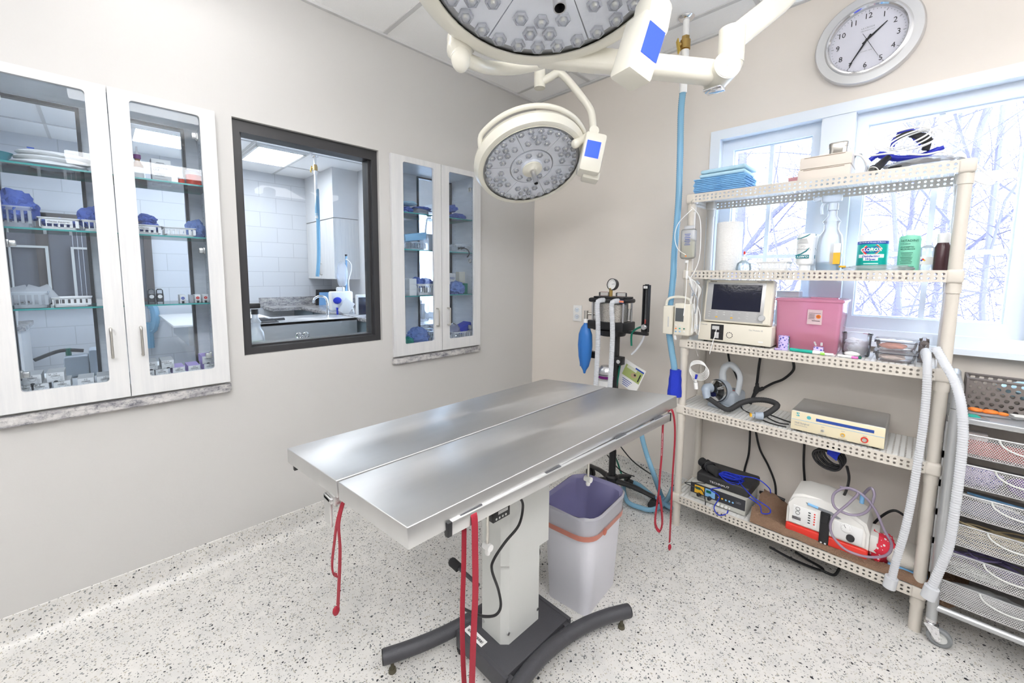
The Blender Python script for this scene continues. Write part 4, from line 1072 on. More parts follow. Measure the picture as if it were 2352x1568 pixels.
mb, rg = shell([(.256, .342, .07, bh-.085), (.262, .348, .075, bh-.03), (.275, .36, .08, bh+.006), (.264, .349, .08, bh+.014)], BC, None, '', None, br, .25)
lo = mb.build('liner', thin('white_film', (.90, .90, .95), .8, .25, (.9, .9, .97)), bn)
mb, rg = shell([(.264, .349, .08, bh+.014), (.235, .32, .07, bh-.0), (.21, .29, .06, bh-.10), (.19, .26, .05, bh-.22), (.10, .15, .03, bh-.26)], BC, None, '', None, br, .25); mb.bm.faces.new(rg[-1])
mb.build('liner_inside', lilacfilm_m, lo)
mb, rg = shell([(.262, .350, .075, bh-.085), (.264, .352, .075, bh-.062)], BC, None, '', None, br)
k = mb.build('liner_band', thin('coral_film', (.95, .38, .28), .7, .3, (1, .6, .5)), bn)
q = BC + br @ V(.133, -.06, bh-.075); MB().ball(q, (.012, .02, .03), 2, nz=.5).build('band_knot', MATS['coral_film'], k)

# ------------------------------------------------------------------ surgical lights
def frame_from(n, ref=Z_):
    n = n.normalized(); u = ref.cross(n).normalized(); return u, n.cross(u), n
def surgical_light(label, c, n, Ro, rot0=0, handle=.11, rim=1.0):
    k = Ro/.31; n = n.normalized(); u, v, _ = frame_from(n)
    if rot0: u, v = u*cos(rot0)+v*sin(rot0), v*cos(rot0)-u*sin(rot0)
    t = thing('surgical_light', label, 'surgical light', c)
    Ri = .27*k
    MB().lathe([(Ri, .004*k), (Ri, 0), (Ri+.008*k, -.004*k+.006*k), (Ri+.026*k*rim, -.001*k), (.305*k*rim, -.020*k), (.314*k*rim, -.040*k), (.308*k*rim, -.062*k), (.285*k, -.080*k), (.20*k, -.092*k), (0, -.098*k)], c, n, 96).build('housing', cream_m, t)
    MB().lathe([(0, -.006*k), (Ri, -.006*k), (Ri, -.012*k), (0, -.012*k)], c, n, 96).build('reflector_plate', pm('reflector', (.44, .45, .47), .33, .85), t)
    # wedge shaped raised reflector segments
    segm = pm('reflector_segment', (.80, .83, .90), .35, .3, bump=(35, .15))
    g = .012
    for i in range(6):
        a0 = i*pi/3 + g*.6; a1 = (i+1)*pi/3 - g*.6; r0, r1 = .122*k, .252*k; m = MB(); N = 8
        pl = [(r1*cos(a0+(a1-a0)*j/N), r1*sin(a0+(a1-a0)*j/N)) for j in range(N+1)] + [(r0*cos(a1-(a1-a0)*j/N), r0*sin(a1-(a1-a0)*j/N)) for j in range(N+1)]
        m.prism(pl, c-n*.006*k, u, v, n*.006*k); m.build('led_segment', segm, t)
    MB().lathe([(.115*k, -.006*k), (.115*k, .004*k), (.06*k, .004*k), (.058*k, .016*k), (0, .016*k)], c, n, 64).build('centre_ring', MATS['reflector_segment'], t)
    pos = []
    for i in range(6):
        am = (i+.5)*pi/3
        for r, offs in ((.242, (-.42, -.21, 0, .21, .42)), (.205, (-.12, .12)), (.172, (-.30, 0, .30))):
            for o_ in offs: pos.append((r*k, am+o_))
    for i in range(9): pos.append((.090*k, i*2*pi/9+.2))
    lens = None
    for r, a in pos:
        if r > .25*k: continue
        p = c + (u*cos(a)+v*sin(a))*r + n*.001*k
        if lens is None:
            m = MB(); z = .002*k
            m.lathe([(.0185*k, 0), (.0185*k, .006*k), (.014*k, .0085*k), (.0125*k, .004*k), (.0105*k, .0045*k)], V(0, 0, 0), n, 6, ux=u)
            m.lathe([(.0108*k, .004*k), (.0100*k, .010*k), (.0065*k, .0145*k), (0, .016*k)], V(0, 0, 0), n, 14, ux=u)
            m.m = 1; m.lathe([(0, .0035*k), (.006*k, .0035*k), (.006*k, .002*k)], V(0, 0, 0), n, 8, ux=u)
            bmx = m.bm; me = bpy.data.meshes.new('led_lens'); bmx.to_mesh(me); bmx.free(); me.materials.append(lens_m); me.materials.append(pm('led_chip', (.8, .78, .6), .3)); me.shade_smooth(); me.set_sharp_from_angle(angle=R(30))
            lens = bpy.data.objects.new('led_lens', me)
            o = lens
        else: o = lens.copy()
        COL.objects.link(o); o.parent = t; o.location = p - c
    h = MB().lathe([(.055*k, .016*k), (.055*k, .022*k), (.03*k, .026*k), (.02*k, .034*k), (0, .034*k)], c, n, 48).build('handle_base', cream_m, t)
    MB().lathe([(.0125*k, .030*k), (.0125*k, .034*k+handle), (.0100*k, .034*k+handle), (.0095*k, .036*k)], c, n, 32).build('handle', steel_m, t)
    return t, u, v
# far light
c2, n2 = V(-1.593, 1.732, 2.0), V(sin(.554)*cos(-.378), sin(.554)*sin(-.378), -cos(.554)).normalized()
t2, u2, v2 = surgical_light('cream round surgical light on curved arm in front of the room corner', c2, n2, .312, 1.25, .085)
m = MB()   # bail around the back of the head
g0 = n2*-.055
e1 = P(1345, 350, f=2.20)
side = (e1-(c2+g0)).normalized(); side = (side - n2*side.dot(n2)).normalized(); per = n2.cross(side)
if per.z < 0: per = -per
pts = [c2+g0*.9+ (side*cos(a)+per*sin(a))*.325 + n2*(-.03*sin(a)) for a in [R(k) for k in range(-6, 125, 10)]] + [c2+g0*.9+(side*cos(R(131))+per*sin(R(131)))*.312, c2+g0*.6+(side*cos(R(137))+per*sin(R(137)))*.290]
m.tube(pts, .013, 12, 3).build('yoke', cream_m, t2)
bx = P(1358, 358, f=2.18)
r2 = Matrix((rt, fw, up)).transposed() @ Matrix.Rotation(R(12), 3, 'Y')
hb = MB().box(bx, (.115, .12, .21), rot=r2, bev=.018).box(bx+up*-.10+fw*.03, (.09, .08, .05), rot=r2, bev=.01).build('control_housing', cream_m, t2)
MB().box(bx - r2.col[1]*.062 + r2.col[0]*-.006+r2.col[2]*.01, (.072, .003, .085), rot=r2).build('touch_screen', screen_m, hb)
m = MB(); jb = P(1362, 306, f=2.22); je = P(1322, 330, f=2.16)
m.tube([je, jb, jb+rt*.01], .022, 16, 2).ball(je, (.05, .05, .05), 2).cyl(jb-fw*.035, jb+fw*.035, .026).build('pivot_joint', cream_m, t2)
am = [P(*p, f=2.26) for p in ((1243, 188), (1262, 178), (1279, 168), (1292, 172), (1312, 193), (1335, 222), (1350, 242), (1358, 258), (1361, 280), (1362, 310))]
MB().tube(am, .0205, 16, 5).build('curved_arm', cream_m, t2)
pt = P(1240, 160, f=2.26)
sp = MB().cyl((pt.x, pt.y, P(1240, 201, f=2.26).z), (pt.x, pt.y, ZC-.12), .031, n=24).cyl((pt.x, pt.y, ZC-.12), (pt.x, pt.y, ZC-.0), .07, .10)
sp.build('drop_tube', cream_m, t2)
# near light
c1, n1 = V(-.72, .85, 2.235), V(.30, -.21, -1).normalized()
t1, u1, v1 = surgical_light('large cream surgical light closest to camera, cut off by the frame top', c1, n1, .3875, .1, .175, 1.05)
m = MB(); k = 1.25
jl = P(1058, 134, f=1.33)
m.ball(jl, (.062, .062, .088), 3).tube([P(1085, 60, f=1.36), P(1062, 92, f=1.35), P(1056, 112, f=1.34), jl], [.05, .048, .042, .032], 16, 3).build('pivot_joint', cream_m, t1)
pts = [P(*p, f=f_) for p, f_ in (((1064, 132), 1.35), ((1092, 146), 1.38), ((1130, 156), 1.45), ((1190, 156), 1.50), ((1260, 138), 1.52), ((1340, 95), 1.50))]
MB().tube(pts, .022, 16, 5, flat=1.0).build('yoke', cream_m, t1)
bx = P(1466, 120, f=1.12)
yb = (rt*.96+fw*.28).normalized(); ub = (up*.93 + rt*.36).normalized(); r1 = Matrix((rt, fw, up)).transposed() @ Matrix.Rotation(R(17), 3, 'Y') @ Matrix.Rotation(R(28), 3, 'Z')
hb = MB().box(bx, (.086, .085, .165), rot=r1, bev=.012).box(bx+r1.col[2]*.10+r1.col[0]*.01, (.085, .075, .10), rot=r1 @ Matrix.Rotation(R(-8), 3, 'Y'), bev=.02).build('control_housing', cream_m, t1)
MB().box(bx - r1.col[1]*.044 + r1.col[0]*.006 + r1.col[2]*.012, (.058, .002, .084), rot=r1).build('touch_screen', screen_m, hb)
# spring arm and extension arm carried by the ceiling mount
ar = thing('lamp_boom', 'cream jointed arm running right to the ceiling, above the window side', 'lamp arm', P(1655, 168, f=1.40))
def beam(a, b, w, h, name, par, mat=cream_m):
    a, b = Vector(a), Vector(b); d = (b-a).normalized(); s_ = d.cross(Z_).normalized(); u_ = s_.cross(d)
    r = Matrix((d, s_, u_)).transposed(); return MB().box((a+b)/2, ((b-a).length, w, h), rot=r, bev=min(w, h)*.28, seg=4).build(name, mat, par)
beam(P(1235, 125, f=1.40), P(1640, 168, f=1.40), .06, .072, 'spring_arm', ar)
j = P(1655, 168, f=1.40)
s_ = fw
MB().cyl(j-s_*.045, j+s_*.045, .044, n=32).build('elbow', cream_m, ar)
MB().cyl(j-s_*.0465, j-s_*.044, .040, n=32).cyl(j-s_*.048, j-s_*.046, .003, n=8).build('elbow_cap', pm('cream_cap', (.80, .775, .69), .35), ar)
MB().b2(j+V(-.05, -.02, -.052), j+V(.01, .03, -.042), bev=.003).build('label_plate', chrome_m, ar)
k1, k2 = P(1678, 135, f=1.42), P(1680, 90, f=1.42)
MB().tube([P(1660, 165, f=1.41), P(1676, 150, f=1.42), k1], .040, 20, 5).build('knuckle', cream_m, ar)
MB().cyl(k1-Z_*.02, k1+Z_*.095, .042, n=28).cyl(k1+Z_*.012, k1+Z_*.016, .0425, n=28).build('swivel', cream_m, ar)
e = P(1840, -45, f=1.48)
beam(k1+Z_*.06, P(1790, 5, f=1.46), .062, .080, 'extension_arm', ar)
beam(P(1780, 18, f=1.46), e, .058, .07, 'extension_arm', ar)
MB().cyl((e.x, e.y, e.z-.05), (e.x, e.y, ZC), .04, n=24).cyl((e.x, e.y, ZC-.04), (e.x, e.y, ZC), .09, n=32).build('ceiling_mount', cream_m, ar)

# ------------------------------------------------------------------ clock
ck_c = P(1991, 90, y=YB-.02)
ck = thing('wall_clock', 'round silver rimmed wall clock above the window', 'clock', (ck_c.x, YB, ck_c.z-.19))
c = V(ck_c.x, YB, ck_c.z); N_ = V(0, -1, 0); CR = .193
MB().lathe([(CR*.70, .004), (CR*.70, .030), (CR*.73, .034), (CR*.76, .034), (CR*.80, .028), (CR*.97, .030), (CR, .022), (CR, 0)], c, N_, 96).build('rim', pm('satin_aluminium', (.66, .66, .67), .30, .8), ck)
MB().lathe([(CR*.70, .030), (CR*.725, .036), (CR*.76, .035)], c, N_, 96).build('bezel', chrome_m, ck)
MB().lathe([(0, .008), (CR*.705, .008), (CR*.705, .004)], c, N_, 96).build('dial', pm('clock_face', (.78, .76, .84), .45), ck)
m = MB()
for h in range(1, 13):
    a = R(90-30*h); r = CR*.55; o = c+N_*.009+X_*(r*cos(a))+Z_*(r*sin(a)-.0115)
    m.text(str(h), o, X_, Z_, .033, width=.92)
m.build('numerals', ink_m, ck)
m = MB()
for i in range(60):
    a = R(6*i); r0 = CR*(.625 if i % 5 == 0 else .655); m.cyl(c+N_*.0092+(X_*cos(a)+Z_*sin(a))*r0, c+N_*.0092+(X_*cos(a)+Z_*sin(a))*CR*.675, .0008 if i % 5 else .0012, n=4)
m.text('LA CROSSE', c+N_*.009+Z_*.052, X_, Z_, .0095).text('TECHNOLOGY', c+N_*.009+Z_*.041, X_, Z_, .0075).text('ATOMIC TIME', c+N_*.009-Z_*.048, X_, Z_, .0065)
m.build('dial_print', inkg_m, ck)
def hand(deg, L, w, back, dz, name):
    a = R(90-deg); d = X_*cos(a)+Z_*sin(a); s_ = d.cross(N_)
    MB().prism([(-w/2, -back), (w/2, -back), (w*.6, L*.3), (w*.25, L), (-w*.25, L), (-w*.6, L*.3)], c+N_*dz, s_, d, N_*.001).build(name, ink_m, ck)
hand(49, CR*.45, .007, .02, .013, 'hour_hand'); hand(211, CR*.58, .006, .024, .0145, 'minute_hand'); hand(152, CR*.5, .0015, .035, .016, 'second_hand')
MB().disc(c+N_*.016, N_, .006).build('hub', ink_m, ck)
MB().lathe([(0, .024), (CR*.70, .024)], c, N_, 64).build('lens', glass_m, ck)

# ------------------------------------------------------------------ wall outlet
o0 = P(1327, 719, y=YB)
ot = thing('wall_outlet', 'white duplex wall outlet left of the blue breathing bag', 'outlet', (o0.x, YB, o0.z-.06))
MB().box(V(o0.x, YB-.003, o0.z), (.078, .007, .122), bev=.002).build('cover_plate', white_m, ot)
m = MB()
for s_ in (-.026, .026): m.lathe([(0, .0), (.017, 0), (.017, -.003)], V(o0.x, YB-.0095, o0.z+s_), (0, 1, 0), 20)
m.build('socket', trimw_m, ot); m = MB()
for s_ in (-.026, .026):
    for k in (-.006, .006): m.b2((o0.x+k-.001, YB-.0105, o0.z+s_-.003), (o0.x+k+.001, YB-.0095, o0.z+s_+.005))
    m.cyl((o0.x, YB-.0105, o0.z+s_-.009), (o0.x, YB-.0095, o0.z+s_-.009), .0022, n=8)
m.build('slot', ink_m, ot)

# ------------------------------------------------------------------ anaesthesia machine
GY = 2.24
def g(px, py, y=GY): return P(px, py, y=y)
gc = g(1407, 730); gx = gc.x
am_ = thing('anaesthesia_machine', 'black wheeled anaesthesia machine with clear canister, between table and wall corner', 'anaesthesia machine', (gx, GY, 0))
z0, z1, z2, z3 = g(1407, 752).z, g(1407, 738).z, g(1407, 693).z, g(1407, 672).z
cc = V(gx+.005, GY, 0)
MB().lathe([(.088, z1), (.088, z2)], cc, n=40).build('canister', canister_m, am_)
MB().lathe([(0, z1+.004), (.083, z1+.004), (.083, z2-.012), (.05, z2-.006), (0, z2-.008)], cc, n=40).build('absorbent', gran2_m, am_)
m = MB().b2((gx-.135, GY-.075, z2-.004), (gx+.115, GY+.075, z2+.024), bev=.012).b2((gx-.105, GY-.06, z2+.024), (gx+.105, GY+.06, z2+.034), bev=.004)
m.b2((gx-.135, GY-.075, z0-.012), (gx+.115, GY+.075, z1+.004), bev=.006).lathe([(0, -.04), (.08, -.035), (.095, 0)], V(gx, GY, z0-.012), n=32)
m.build('canister_plate', black_m, am_)
for dx in (-.115, .10): 
    for dy in (-.05, .05): MB().cyl((gx+dx, GY+dy, z1), (gx+dx, GY+dy, z2), .006, n=12).build('rod', steel_m, am_)
MB().cyl((gx-.118, GY-.02, z1), (gx-.118, GY-.02, z2), .014).build('pillar', steel_m, am_)
lbx = g(1435, 687, GY-.075)
MB().rect(V(gx+.085, GY-.076, z2+.010), X_, Z_, .062, .016, .001).build('badge', inkb_m, am_)
MB().rect(V(gx+.100, GY-.076, z2+.010), X_, Z_, .034, .012, .0018).build('badge_stripe', pm('badge_orange', (.75, .25, .12), .5), am_)
for s_ in (-1, 1):
    MB().lathe([(0, 0), (.034, 0), (.034, .022), (.028, .026), (0, .026)], V(gx-.005+s_*.060, GY, z2+.034), n=28).lathe([(.026, .002), (0, .002)], V(gx+s_*.058, GY, z2+.035)).build('valve_dome', clear_m, am_)
    MB().disc(V(gx-.005+s_*.060, GY, z2+.036), Z_, .026).build('valve_disc', redp_m, am_)
MB().cyl((gx-.012, GY-.01, z2+.03), (gx-.012, GY-.01, z2+.085), .011).build('gauge_stem', brass_m, am_)
gg = V(gx-.002, GY-.012, z2+.108)
o = MB().lathe([(0, -.02), (.034, -.02), (.036, -.015), (.036, .008), (.033, .010), (.033, .004)], gg, V(-.1, -1, .12), 36).build('pressure_gauge', bframe_m, am_)
MB().lathe([(0, .0035), (.033, .0035)], gg, V(-.1, -1, .12), 36).build('gauge_dial', card_m, o)
m = MB(); m.cyl(gg+V(0, -.005, 0), gg+V(.02, -.006, .004), .001, n=4)
for i in range(14): a = R(220-i*20); m.cyl(gg+V(.022*cos(a), -.0042, .022*sin(a)), gg+V(.027*cos(a), -.0042, .027*sin(a)), .0007, n=4)
m.build('needle', ink_m, o)
# breathing hoses
for px in (1383, 1416):
    a, b, e = g(px, 690, GY-.08), g(px-6, 800, GY-.10), g(px-12, 900, GY-.10)
    pts = [V(a.x+.006, GY-.07, z2+.012), V(a.x-.003, GY-.10, z2+.010), V(a.x-.010, GY-.115, z2-.012), V((a.x+b.x)/2, GY-.12, (z2+b.z)/2), V(b.x, GY-.12, b.z), V(e.x, GY-.12, e.z-.04)]
    MB().tube(pts, .0155, 14, 8, ribs=(.009, .0022)).build('breathing_tube', hose_m, am_)
# breathing bag
bt, bb = g(1346, 738, GY-.06), g(1343, 857, GY-.06)
m = MB().lathe([(0, 0), (.007, 0), (.012, .018), (.030, .045), (.044, .10), (.050, .17), (.046, .235), (.030, .275), (.014, .295), (.012, .31)], V(bt.x-.002, GY-.06, bb.z), n=28, sy=.75)
bl = (bt.z-bb.z)/.31
for v in m.bm.verts: v.co.z = bb.z+(v.co.z-bb.z)*bl
m.ribbon([V(bt.x-.012, GY-.095, bb.z+.05), V(bt.x-.012, GY-.101, bb.z+.16), V(bt.x-.006, GY-.09, bb.z+.25)], .003, .002, X_, 4)
m.build('breathing_bag', bbag_m, am_)
MB().cyl((bt.x, GY-.06, bt.z-.008), (bt.x, GY-.06, bt.z+.018), .016).build('bag_collar', white_m, am_)
m = MB().cyl((bt.x, GY-.06, bt.z+.015), (bt.x, GY-.06, bt.z+.07), .013).cyl((bt.x, GY-.06, bt.z+.05), (gx-.1, GY-.02, bt.z+.05), .009).build('bag_mount', nick_m, am_)
# cross bar, post, flow meter, vaporiser
xb0, xb1 = g(1365, 762), g(1488, 768)
zb = xb1.z
MB().b2((xb0.x, GY-.012, zb-.007), (xb1.x, GY+.012, zb+.009)).build('cross_bar', black_m, am_)
MB().b2((gx+.020, GY-.014, .10), (gx+.048, GY+.014, z0-.01)).build('post', black_m, am_)
MB().cyl((gx-.02, GY, zb), (gx-.02, GY, z0-.02), .007).cyl((gx-.05, GY-.02, zb-.03), (gx-.015, GY-.02, zb-.03), .010).build('clamp_knob', black_m, am_)
fx = g(1485, 700).x; fz0, fz1 = g(1485, 755).z, g(1485, 655).z
fm = MB().b2((fx-.017, GY-.02, fz0-.012), (fx-.011, GY+.012, fz1)).b2((fx+.011, GY-.02, fz0-.012), (fx+.017, GY+.012, fz1)).b2((fx-.017, GY+.006, fz0), (fx+.017, GY+.012, fz1)).b2((fx-.017, GY-.02, fz0-.02), (fx+.017, GY+.012, fz0+.03)).b2((fx-.017, GY-.02, fz1-.022), (fx+.017, GY+.012, fz1+.002)).cyl((fx, GY-.004, fz1), (fx, GY-.004, fz1+.006), .012)
fm = fm.build('flow_meter', black_m, am_)
MB().cyl((fx, GY-.006, fz0+.03), (fx, GY-.006, fz1-.022), .007, n=16).build('flow_tube', clear_m, fm)
MB().cyl((fx, GY-.007, fz0+.03), (fx, GY-.007, fz0+.055), .004, n=10).build('float', redp_m, fm)
MB().rect(V(fx, GY-.0205, fz1-.011), X_, Z_, .024, .014, .0005).build('gas_label', card_m, fm); MB().text('O2', V(fx, GY-.0212, fz1-.015), X_, Z_, .011).build('lettering', ink_m, fm)
MB().lathe([(.016, 0), (.016, .012), (.013, .015), (0, .015)], V(fx+.002, GY-.02, fz0+.012), (0, -1, 0), 20).build('flow_knob', steel_m, fm)
MB().tube([V(fx-.01, GY, fz0+.014), V(fx-.04, GY-.01, fz0+.002), V(fx-.07, GY-.01, fz0-.02), V(fx-.083, GY-.01, fz0-.05), V(fx-.08, GY-.01, fz0-.11)], .006, 10).build('green_hose', green_m, am_)
MB().tube([V(fx-.005, GY, zb-.005), V(fx-.02, GY-.005, zb-.05), V(fx-.05, GY-.01, zb-.10), V(fx-.078, GY-.01, zb-.13)], .006, 10).build('clear_hose', hose_m, am_)
va = g(1400, 820); 
MB().b2((gx-.16, GY-.02, va.z-.02), (gx-.10, GY+.02, va.z+.02)).build('bag_bracket', black_m, am_)
m = MB().b2((gx+.01, GY-.03, va.z-.035), (gx+.085, GY+.02, va.z+.015), bev=.003).build('vaporiser_bracket', black_m, am_)
MB().lathe([(0, .003), (.012, .003), (.013, 0), (.007, .004), (0, .004)], V(gx+.068, GY-.031, va.z-.012), (0, -1, 0), 20).build('port', chrome_m, m)
vz = g(1400, 905).z
MB().lathe([(0, 0), (.052, 0), (.056, .01), (.056, .10), (.060, .105), (.060, .125), (.052, .13), (.050, .16), (.035, .178), (0, .18)], V(gx-.03, GY, vz), n=36).build('vaporiser', steel_m, am_)
MB().lathe([(.0606, .105), (.0606, .121)], V(gx-.03, GY, vz), n=36).build('purple_band', purple_m, am_)
MB().lathe([(.0566, .055), (.0566, .09)], V(gx-.03, GY, vz), n=36).build('label_band', card_m, am_)
MB().b2((gx-.086, GY-.06, vz+.0), (gx-.066, GY-.04, vz+.035), bev=.006).b2((gx+.006, GY-.06, vz-.01), (gx+.028, GY-.04, vz+.025), bev=.005).build('purple_key', purple_m, am_)
sg = g(1450, 720)
MB().cyl((sg.x, GY-.03, sg.z-.035), (sg.x+.004, GY-.03, sg.z+.028), .008, n=14).cyl((sg.x+.004, GY-.03, sg.z+.028), (sg.x+.004, GY-.03, sg.z+.031), .012, n=12).build('syringe', clear_m, am_)
# wheeled base
for i in range(5):
    a = R(-62+72*i); d = V(cos(a), sin(a), 0); b0 = V(gx+.034, GY, 0); L = .27
    if (b0+d*L).y > 2.46: L = .18
    o = MB().tube([b0+Z_*.105, b0+d*L*.5+Z_*.10, b0+d*L+Z_*.075], [.022, .020, .017], 12, 4, flat=.7).build('base_leg', black_m, am_)
    w_ = b0+d*(L-.005); s_ = d.cross(Z_)
    MB().cyl(w_+Z_*.028-s_*.022, w_+Z_*.028-s_*.006, .028, n=24).cyl(w_+Z_*.028+s_*.006, w_+Z_*.028+s_*.022, .028, n=24).cyl(w_+Z_*.03, w_+Z_*.075, .009).build('castor', rubber_m, o)
MB().lathe([(0, .08), (.04, .08), (.04, .13), (.03, .14), (0, .14)], V(gx+.034, GY, 0)).cyl((gx+.034, GY, .1), (gx+.034, GY, .30), .022).build('hub', black_m, am_)
# leaflet hung on the machine
c = P(1448, 864, y=2.30); ux, uz = V(.92, 0, -.39), V(.39, 0, .92)
lf = thing('leaflet', 'tilted white leaflet with dog photo, hanging behind the anaesthesia machine', 'leaflet', c-Z_*.1)
panel('sheet', c, ux, uz, .15, .165, .002, card_m, lf, 0); o = c+V(0, -.0012, 0)
def patch(name, u_, v_, w_, h_, mm, lift=.001, par=lf): MB().rect(o+ux*u_+uz*v_, ux, uz, w_, h_, lift).build(name, mm, par)
patch('photo_print', .006, .022, .125, .075, pm('grass_print', (.38, .45, .16), .6)); patch('photo_sky', -.01, .050, .07, .018, pm('print_pale', (.65, .68, .55), .6), .0014)
MB().disc(o+ux*.018+uz*.018+V(0, -.0016, 0), V(0, -1, 0), .020, sx=1, sy=.8).build('dog_print', pm('tan_print', (.45, .33, .2), .6), lf)
MB().disc(o+ux*.024+uz*.024+V(0, -.0028, 0), V(0, -1, 0), .007).build('dog_face_print', ink_m, lf)
patch('figure_print', .056, .02, .008, .05, ink_m, .0018); patch('header_band', .04, .066, .06, .010, inkb_m, .0016)
m = MB(); 
for k in range(4): m.rect(o+ux*-.008+uz*(-.034-.012*k), ux, uz, .07-.01*k, .004, .0012)
m.build('small_print', inkb_m, lf)
# loose lines on the floor
fl = lambda px, py, z=.012: P(px, py, z=z)
tag(MB().tube([V(gx+.06, GY+.02, zb-.16), g(1400, 1000), P(1418, 1060, z=.12), P(1432, 1095, z=.03), P(1470, 1130, z=.02)], .006, 8).build('green_hose', green_m), 'green gas hose dropping behind the table to the floor', 'hose')
tag(MB().tube([P(1420, 1018, y=2.46), P(1450, 1055, y=2.45), P(1482, 1080, y=2.44), P(1515, 1100, z=.04), P(1560, 1125, z=.02)], .004, 8).build('black_cable', black_m), 'thin black cable running down wall base behind the table, upper one', 'cable')
tag(MB().tube([P(1395, 1045, y=2.44), P(1425, 1080, y=2.42), fl(1460, 1095), fl(1500, 1112), fl(1560, 1122), fl(1600, 1130)], .004, 8).build('black_cable', black_m), 'thin black cable lying on the floor behind the table, lower one', 'cable')

# ------------------------------------------------------------------ oxygen drop with blue scavenging hose
c = P(1577, 38, z=ZC); c.y = min(c.y, 2.30)
pz = P(1566, 215, y=c.y).z
gd = gasdrop(c, 'white drop pipe with brass valve hanging from ceiling left of the clock', pz, 0)
q = [V(c.x, c.y, pz+.02)] + [P(*p, y=y_) for p, y_ in (((1564, 260), 2.28), ((1562, 360), 2.27), ((1558, 470), 2.26), ((1549, 580), 2.25), ((1546, 640), 2.24), ((1536, 740), 2.23), ((1542, 800), 2.215), ((1549, 850), 2.205), ((1546, 905), 2.20))]
tag(MB().tube(q, .0175, 14, 10, ribs=(.011, .0018)).build('scavenging_hose', bhose_m), 'long light blue corrugated hose hanging from the white drop pipe', 'hose')
q = [P(*p, y=2.20) for p in ((1470, 960), (1474, 1000), (1486, 1045), (1502, 1090))] + [P(*p, z=.03) for p in ((1520, 1140), (1540, 1165), (1500, 1140), (1470, 1115), (1445, 1105), (1432, 1112), (1440, 1150), (1470, 1165), (1500, 1170), (1530, 1150), (1545, 1120))]
tag(MB().tube(q, .015, 12, 6, ribs=(.012, .0016)).build('scavenging_hose', bhose_m), 'light blue corrugated hose curled on the floor beside the shelf post', 'hose')
# ------------------------------------------------------------------ perforated shelving unit
SX0, SX1, SYF, SYB = -.902, .072, 2.235, 2.505
LV = [.190, .700, 1.066, 1.436, 1.830]
su = thing('shelving_unit', 'cream perforated plastic shelving unit of five shelves below the window', 'shelf', ((SX0+SX1)/2, (SYF+SYB)/2, 0))
for x in (SX0, SX1):
    for y in (SYF, SYB):
        m = MB().cyl((x, y, 0), (x, y, LV[-1]-.01), .0195, n=24)
        for z in LV: m.cyl((x, y, z-.085), (x, y, z-.045), .0225, n=24)
        m.build('post', shelf_m, su)
for z in LV:
    H = .044; sh = bpy.data.objects.new('shelf', None)
    ym = (SYF+SYB)/2; xm = (SX0+SX1)/2; a, b = SX0+.02, SX1-.02
    d = MB().b2((SX0-.012, SYF-.022, z-.004), (SX1+.012, SYB+.018, z)).build('shelf_deck', deck_m, su)
    for y in (SYF-.026, SYB+.022):
        me = MB().box((0, 0, 0), (b-a, .003, H)).build('shelf_lip', lip_m, loc=(0, 0, 0))
        me.parent = su; me.location = V(xm, y, z-H/2) - Vector(su.location)
    for x in (SX0-.018, SX1+.018):
        me = MB().box((0, 0, 0), (.003, SYB-SYF-.03, H)).build('shelf_side_lip', lipy_m, loc=(0, 0, 0))
        me.parent = su; me.location = V(x, ym, z-H/2) - Vector(su.location)
    for x in (SX0, SX1):
        for y in (SYF, SYB): MB().b2((x-.0245, y-.0285, z-H-.004), (x+.0245, y+.0285, z+.003), bev=.010, seg=3).build('corner_collar', shelf_m, su)
S1, S2, S3, S4, S5 = [z+.0005 for z in LV]
def px_(px, py, y): return P(px, py, y=y).x
# ---- top shelf
x0, x1 = px_(1592, 440, 2.25), px_(1712, 432, 2.25)
for k in range(9):
    tag(MB().ball(V((x0+x1)/2+.002*sin(k*2.1), 2.34, S5+.0055+k*.0088), (x1-x0+.004*cos(k*1.7), .19, .0125), 3, nz=.03, seed=k).box(V((x0+x1)/2+.003*sin(k*2.1), 2.34, S5+.005+k*.0088), (x1-x0-.004, .185, .0075), rot=rz(.02*sin(k)), bev=.003).build('folded_pad', pad_m), 'folded blue absorbent pad in the stack at left end of the top shelf', 'pad', 'folded blue pads')
for k in range(2):
    tag(MB().box(V((x0+x1)/2+.008+.006*k, 2.34, S5+.093+k*.022), (x1-x0-.035, .17, .019), rot=rz(-.04*k), bev=.008, seg=3).build('folded_drape', pad2_m), ('lower', 'upper')[k]+' pale blue folded drape on top of the blue pad stack', 'drape', 'pale folded drapes')
x0, x1 = px_(1735, 430, 2.26), px_(1820, 422, 2.26)
tag(MB().box(V((x0+x1)/2, 2.35, S5+.008), (x1-x0, .14, .014), bev=.004).build('white_packet', film_m), 'flat white packet between blue pads and cartons, top shelf', 'packet')
tag(MB().box(V(x1-.005, 2.33, S5+.026), (.045, .05, .02), bev=.003).build('small_box', pm('pink_card', (.7, .35, .38), .6)), 'little box with pink end beside the white cartons', 'box')
x0, x1 = px_(1831, 418, 2.25), px_(1952, 395, 2.25)
for k, zz in enumerate((S5, S5+.052)):
    t = thing('white_carton', ('lower', 'upper')[k]+' of two plain white cartons stacked on the top shelf', 'box', ((x0+x1)/2, 2.33, zz))
    m = MB().box(V((x0+x1)/2+.003*k, 2.33, zz+.0255), (x1-x0-.002*k, .16, .050), rot=rz(.01*k), bev=.0015); m.build('carton', kraft_m, t)
    MB().b2((x0+.02, 2.2485, zz+.045), (x1-.02, 2.2495, zz+.0475)).build('flap_edge', pm('carton_edge', (.35, .28, .22), .8), t)
xc = px_(1926, 350, 2.30)
t = thing('metal_tin', 'small lidded silver tin on the white cartons', 'tin', (xc, 2.32, S5+.104))
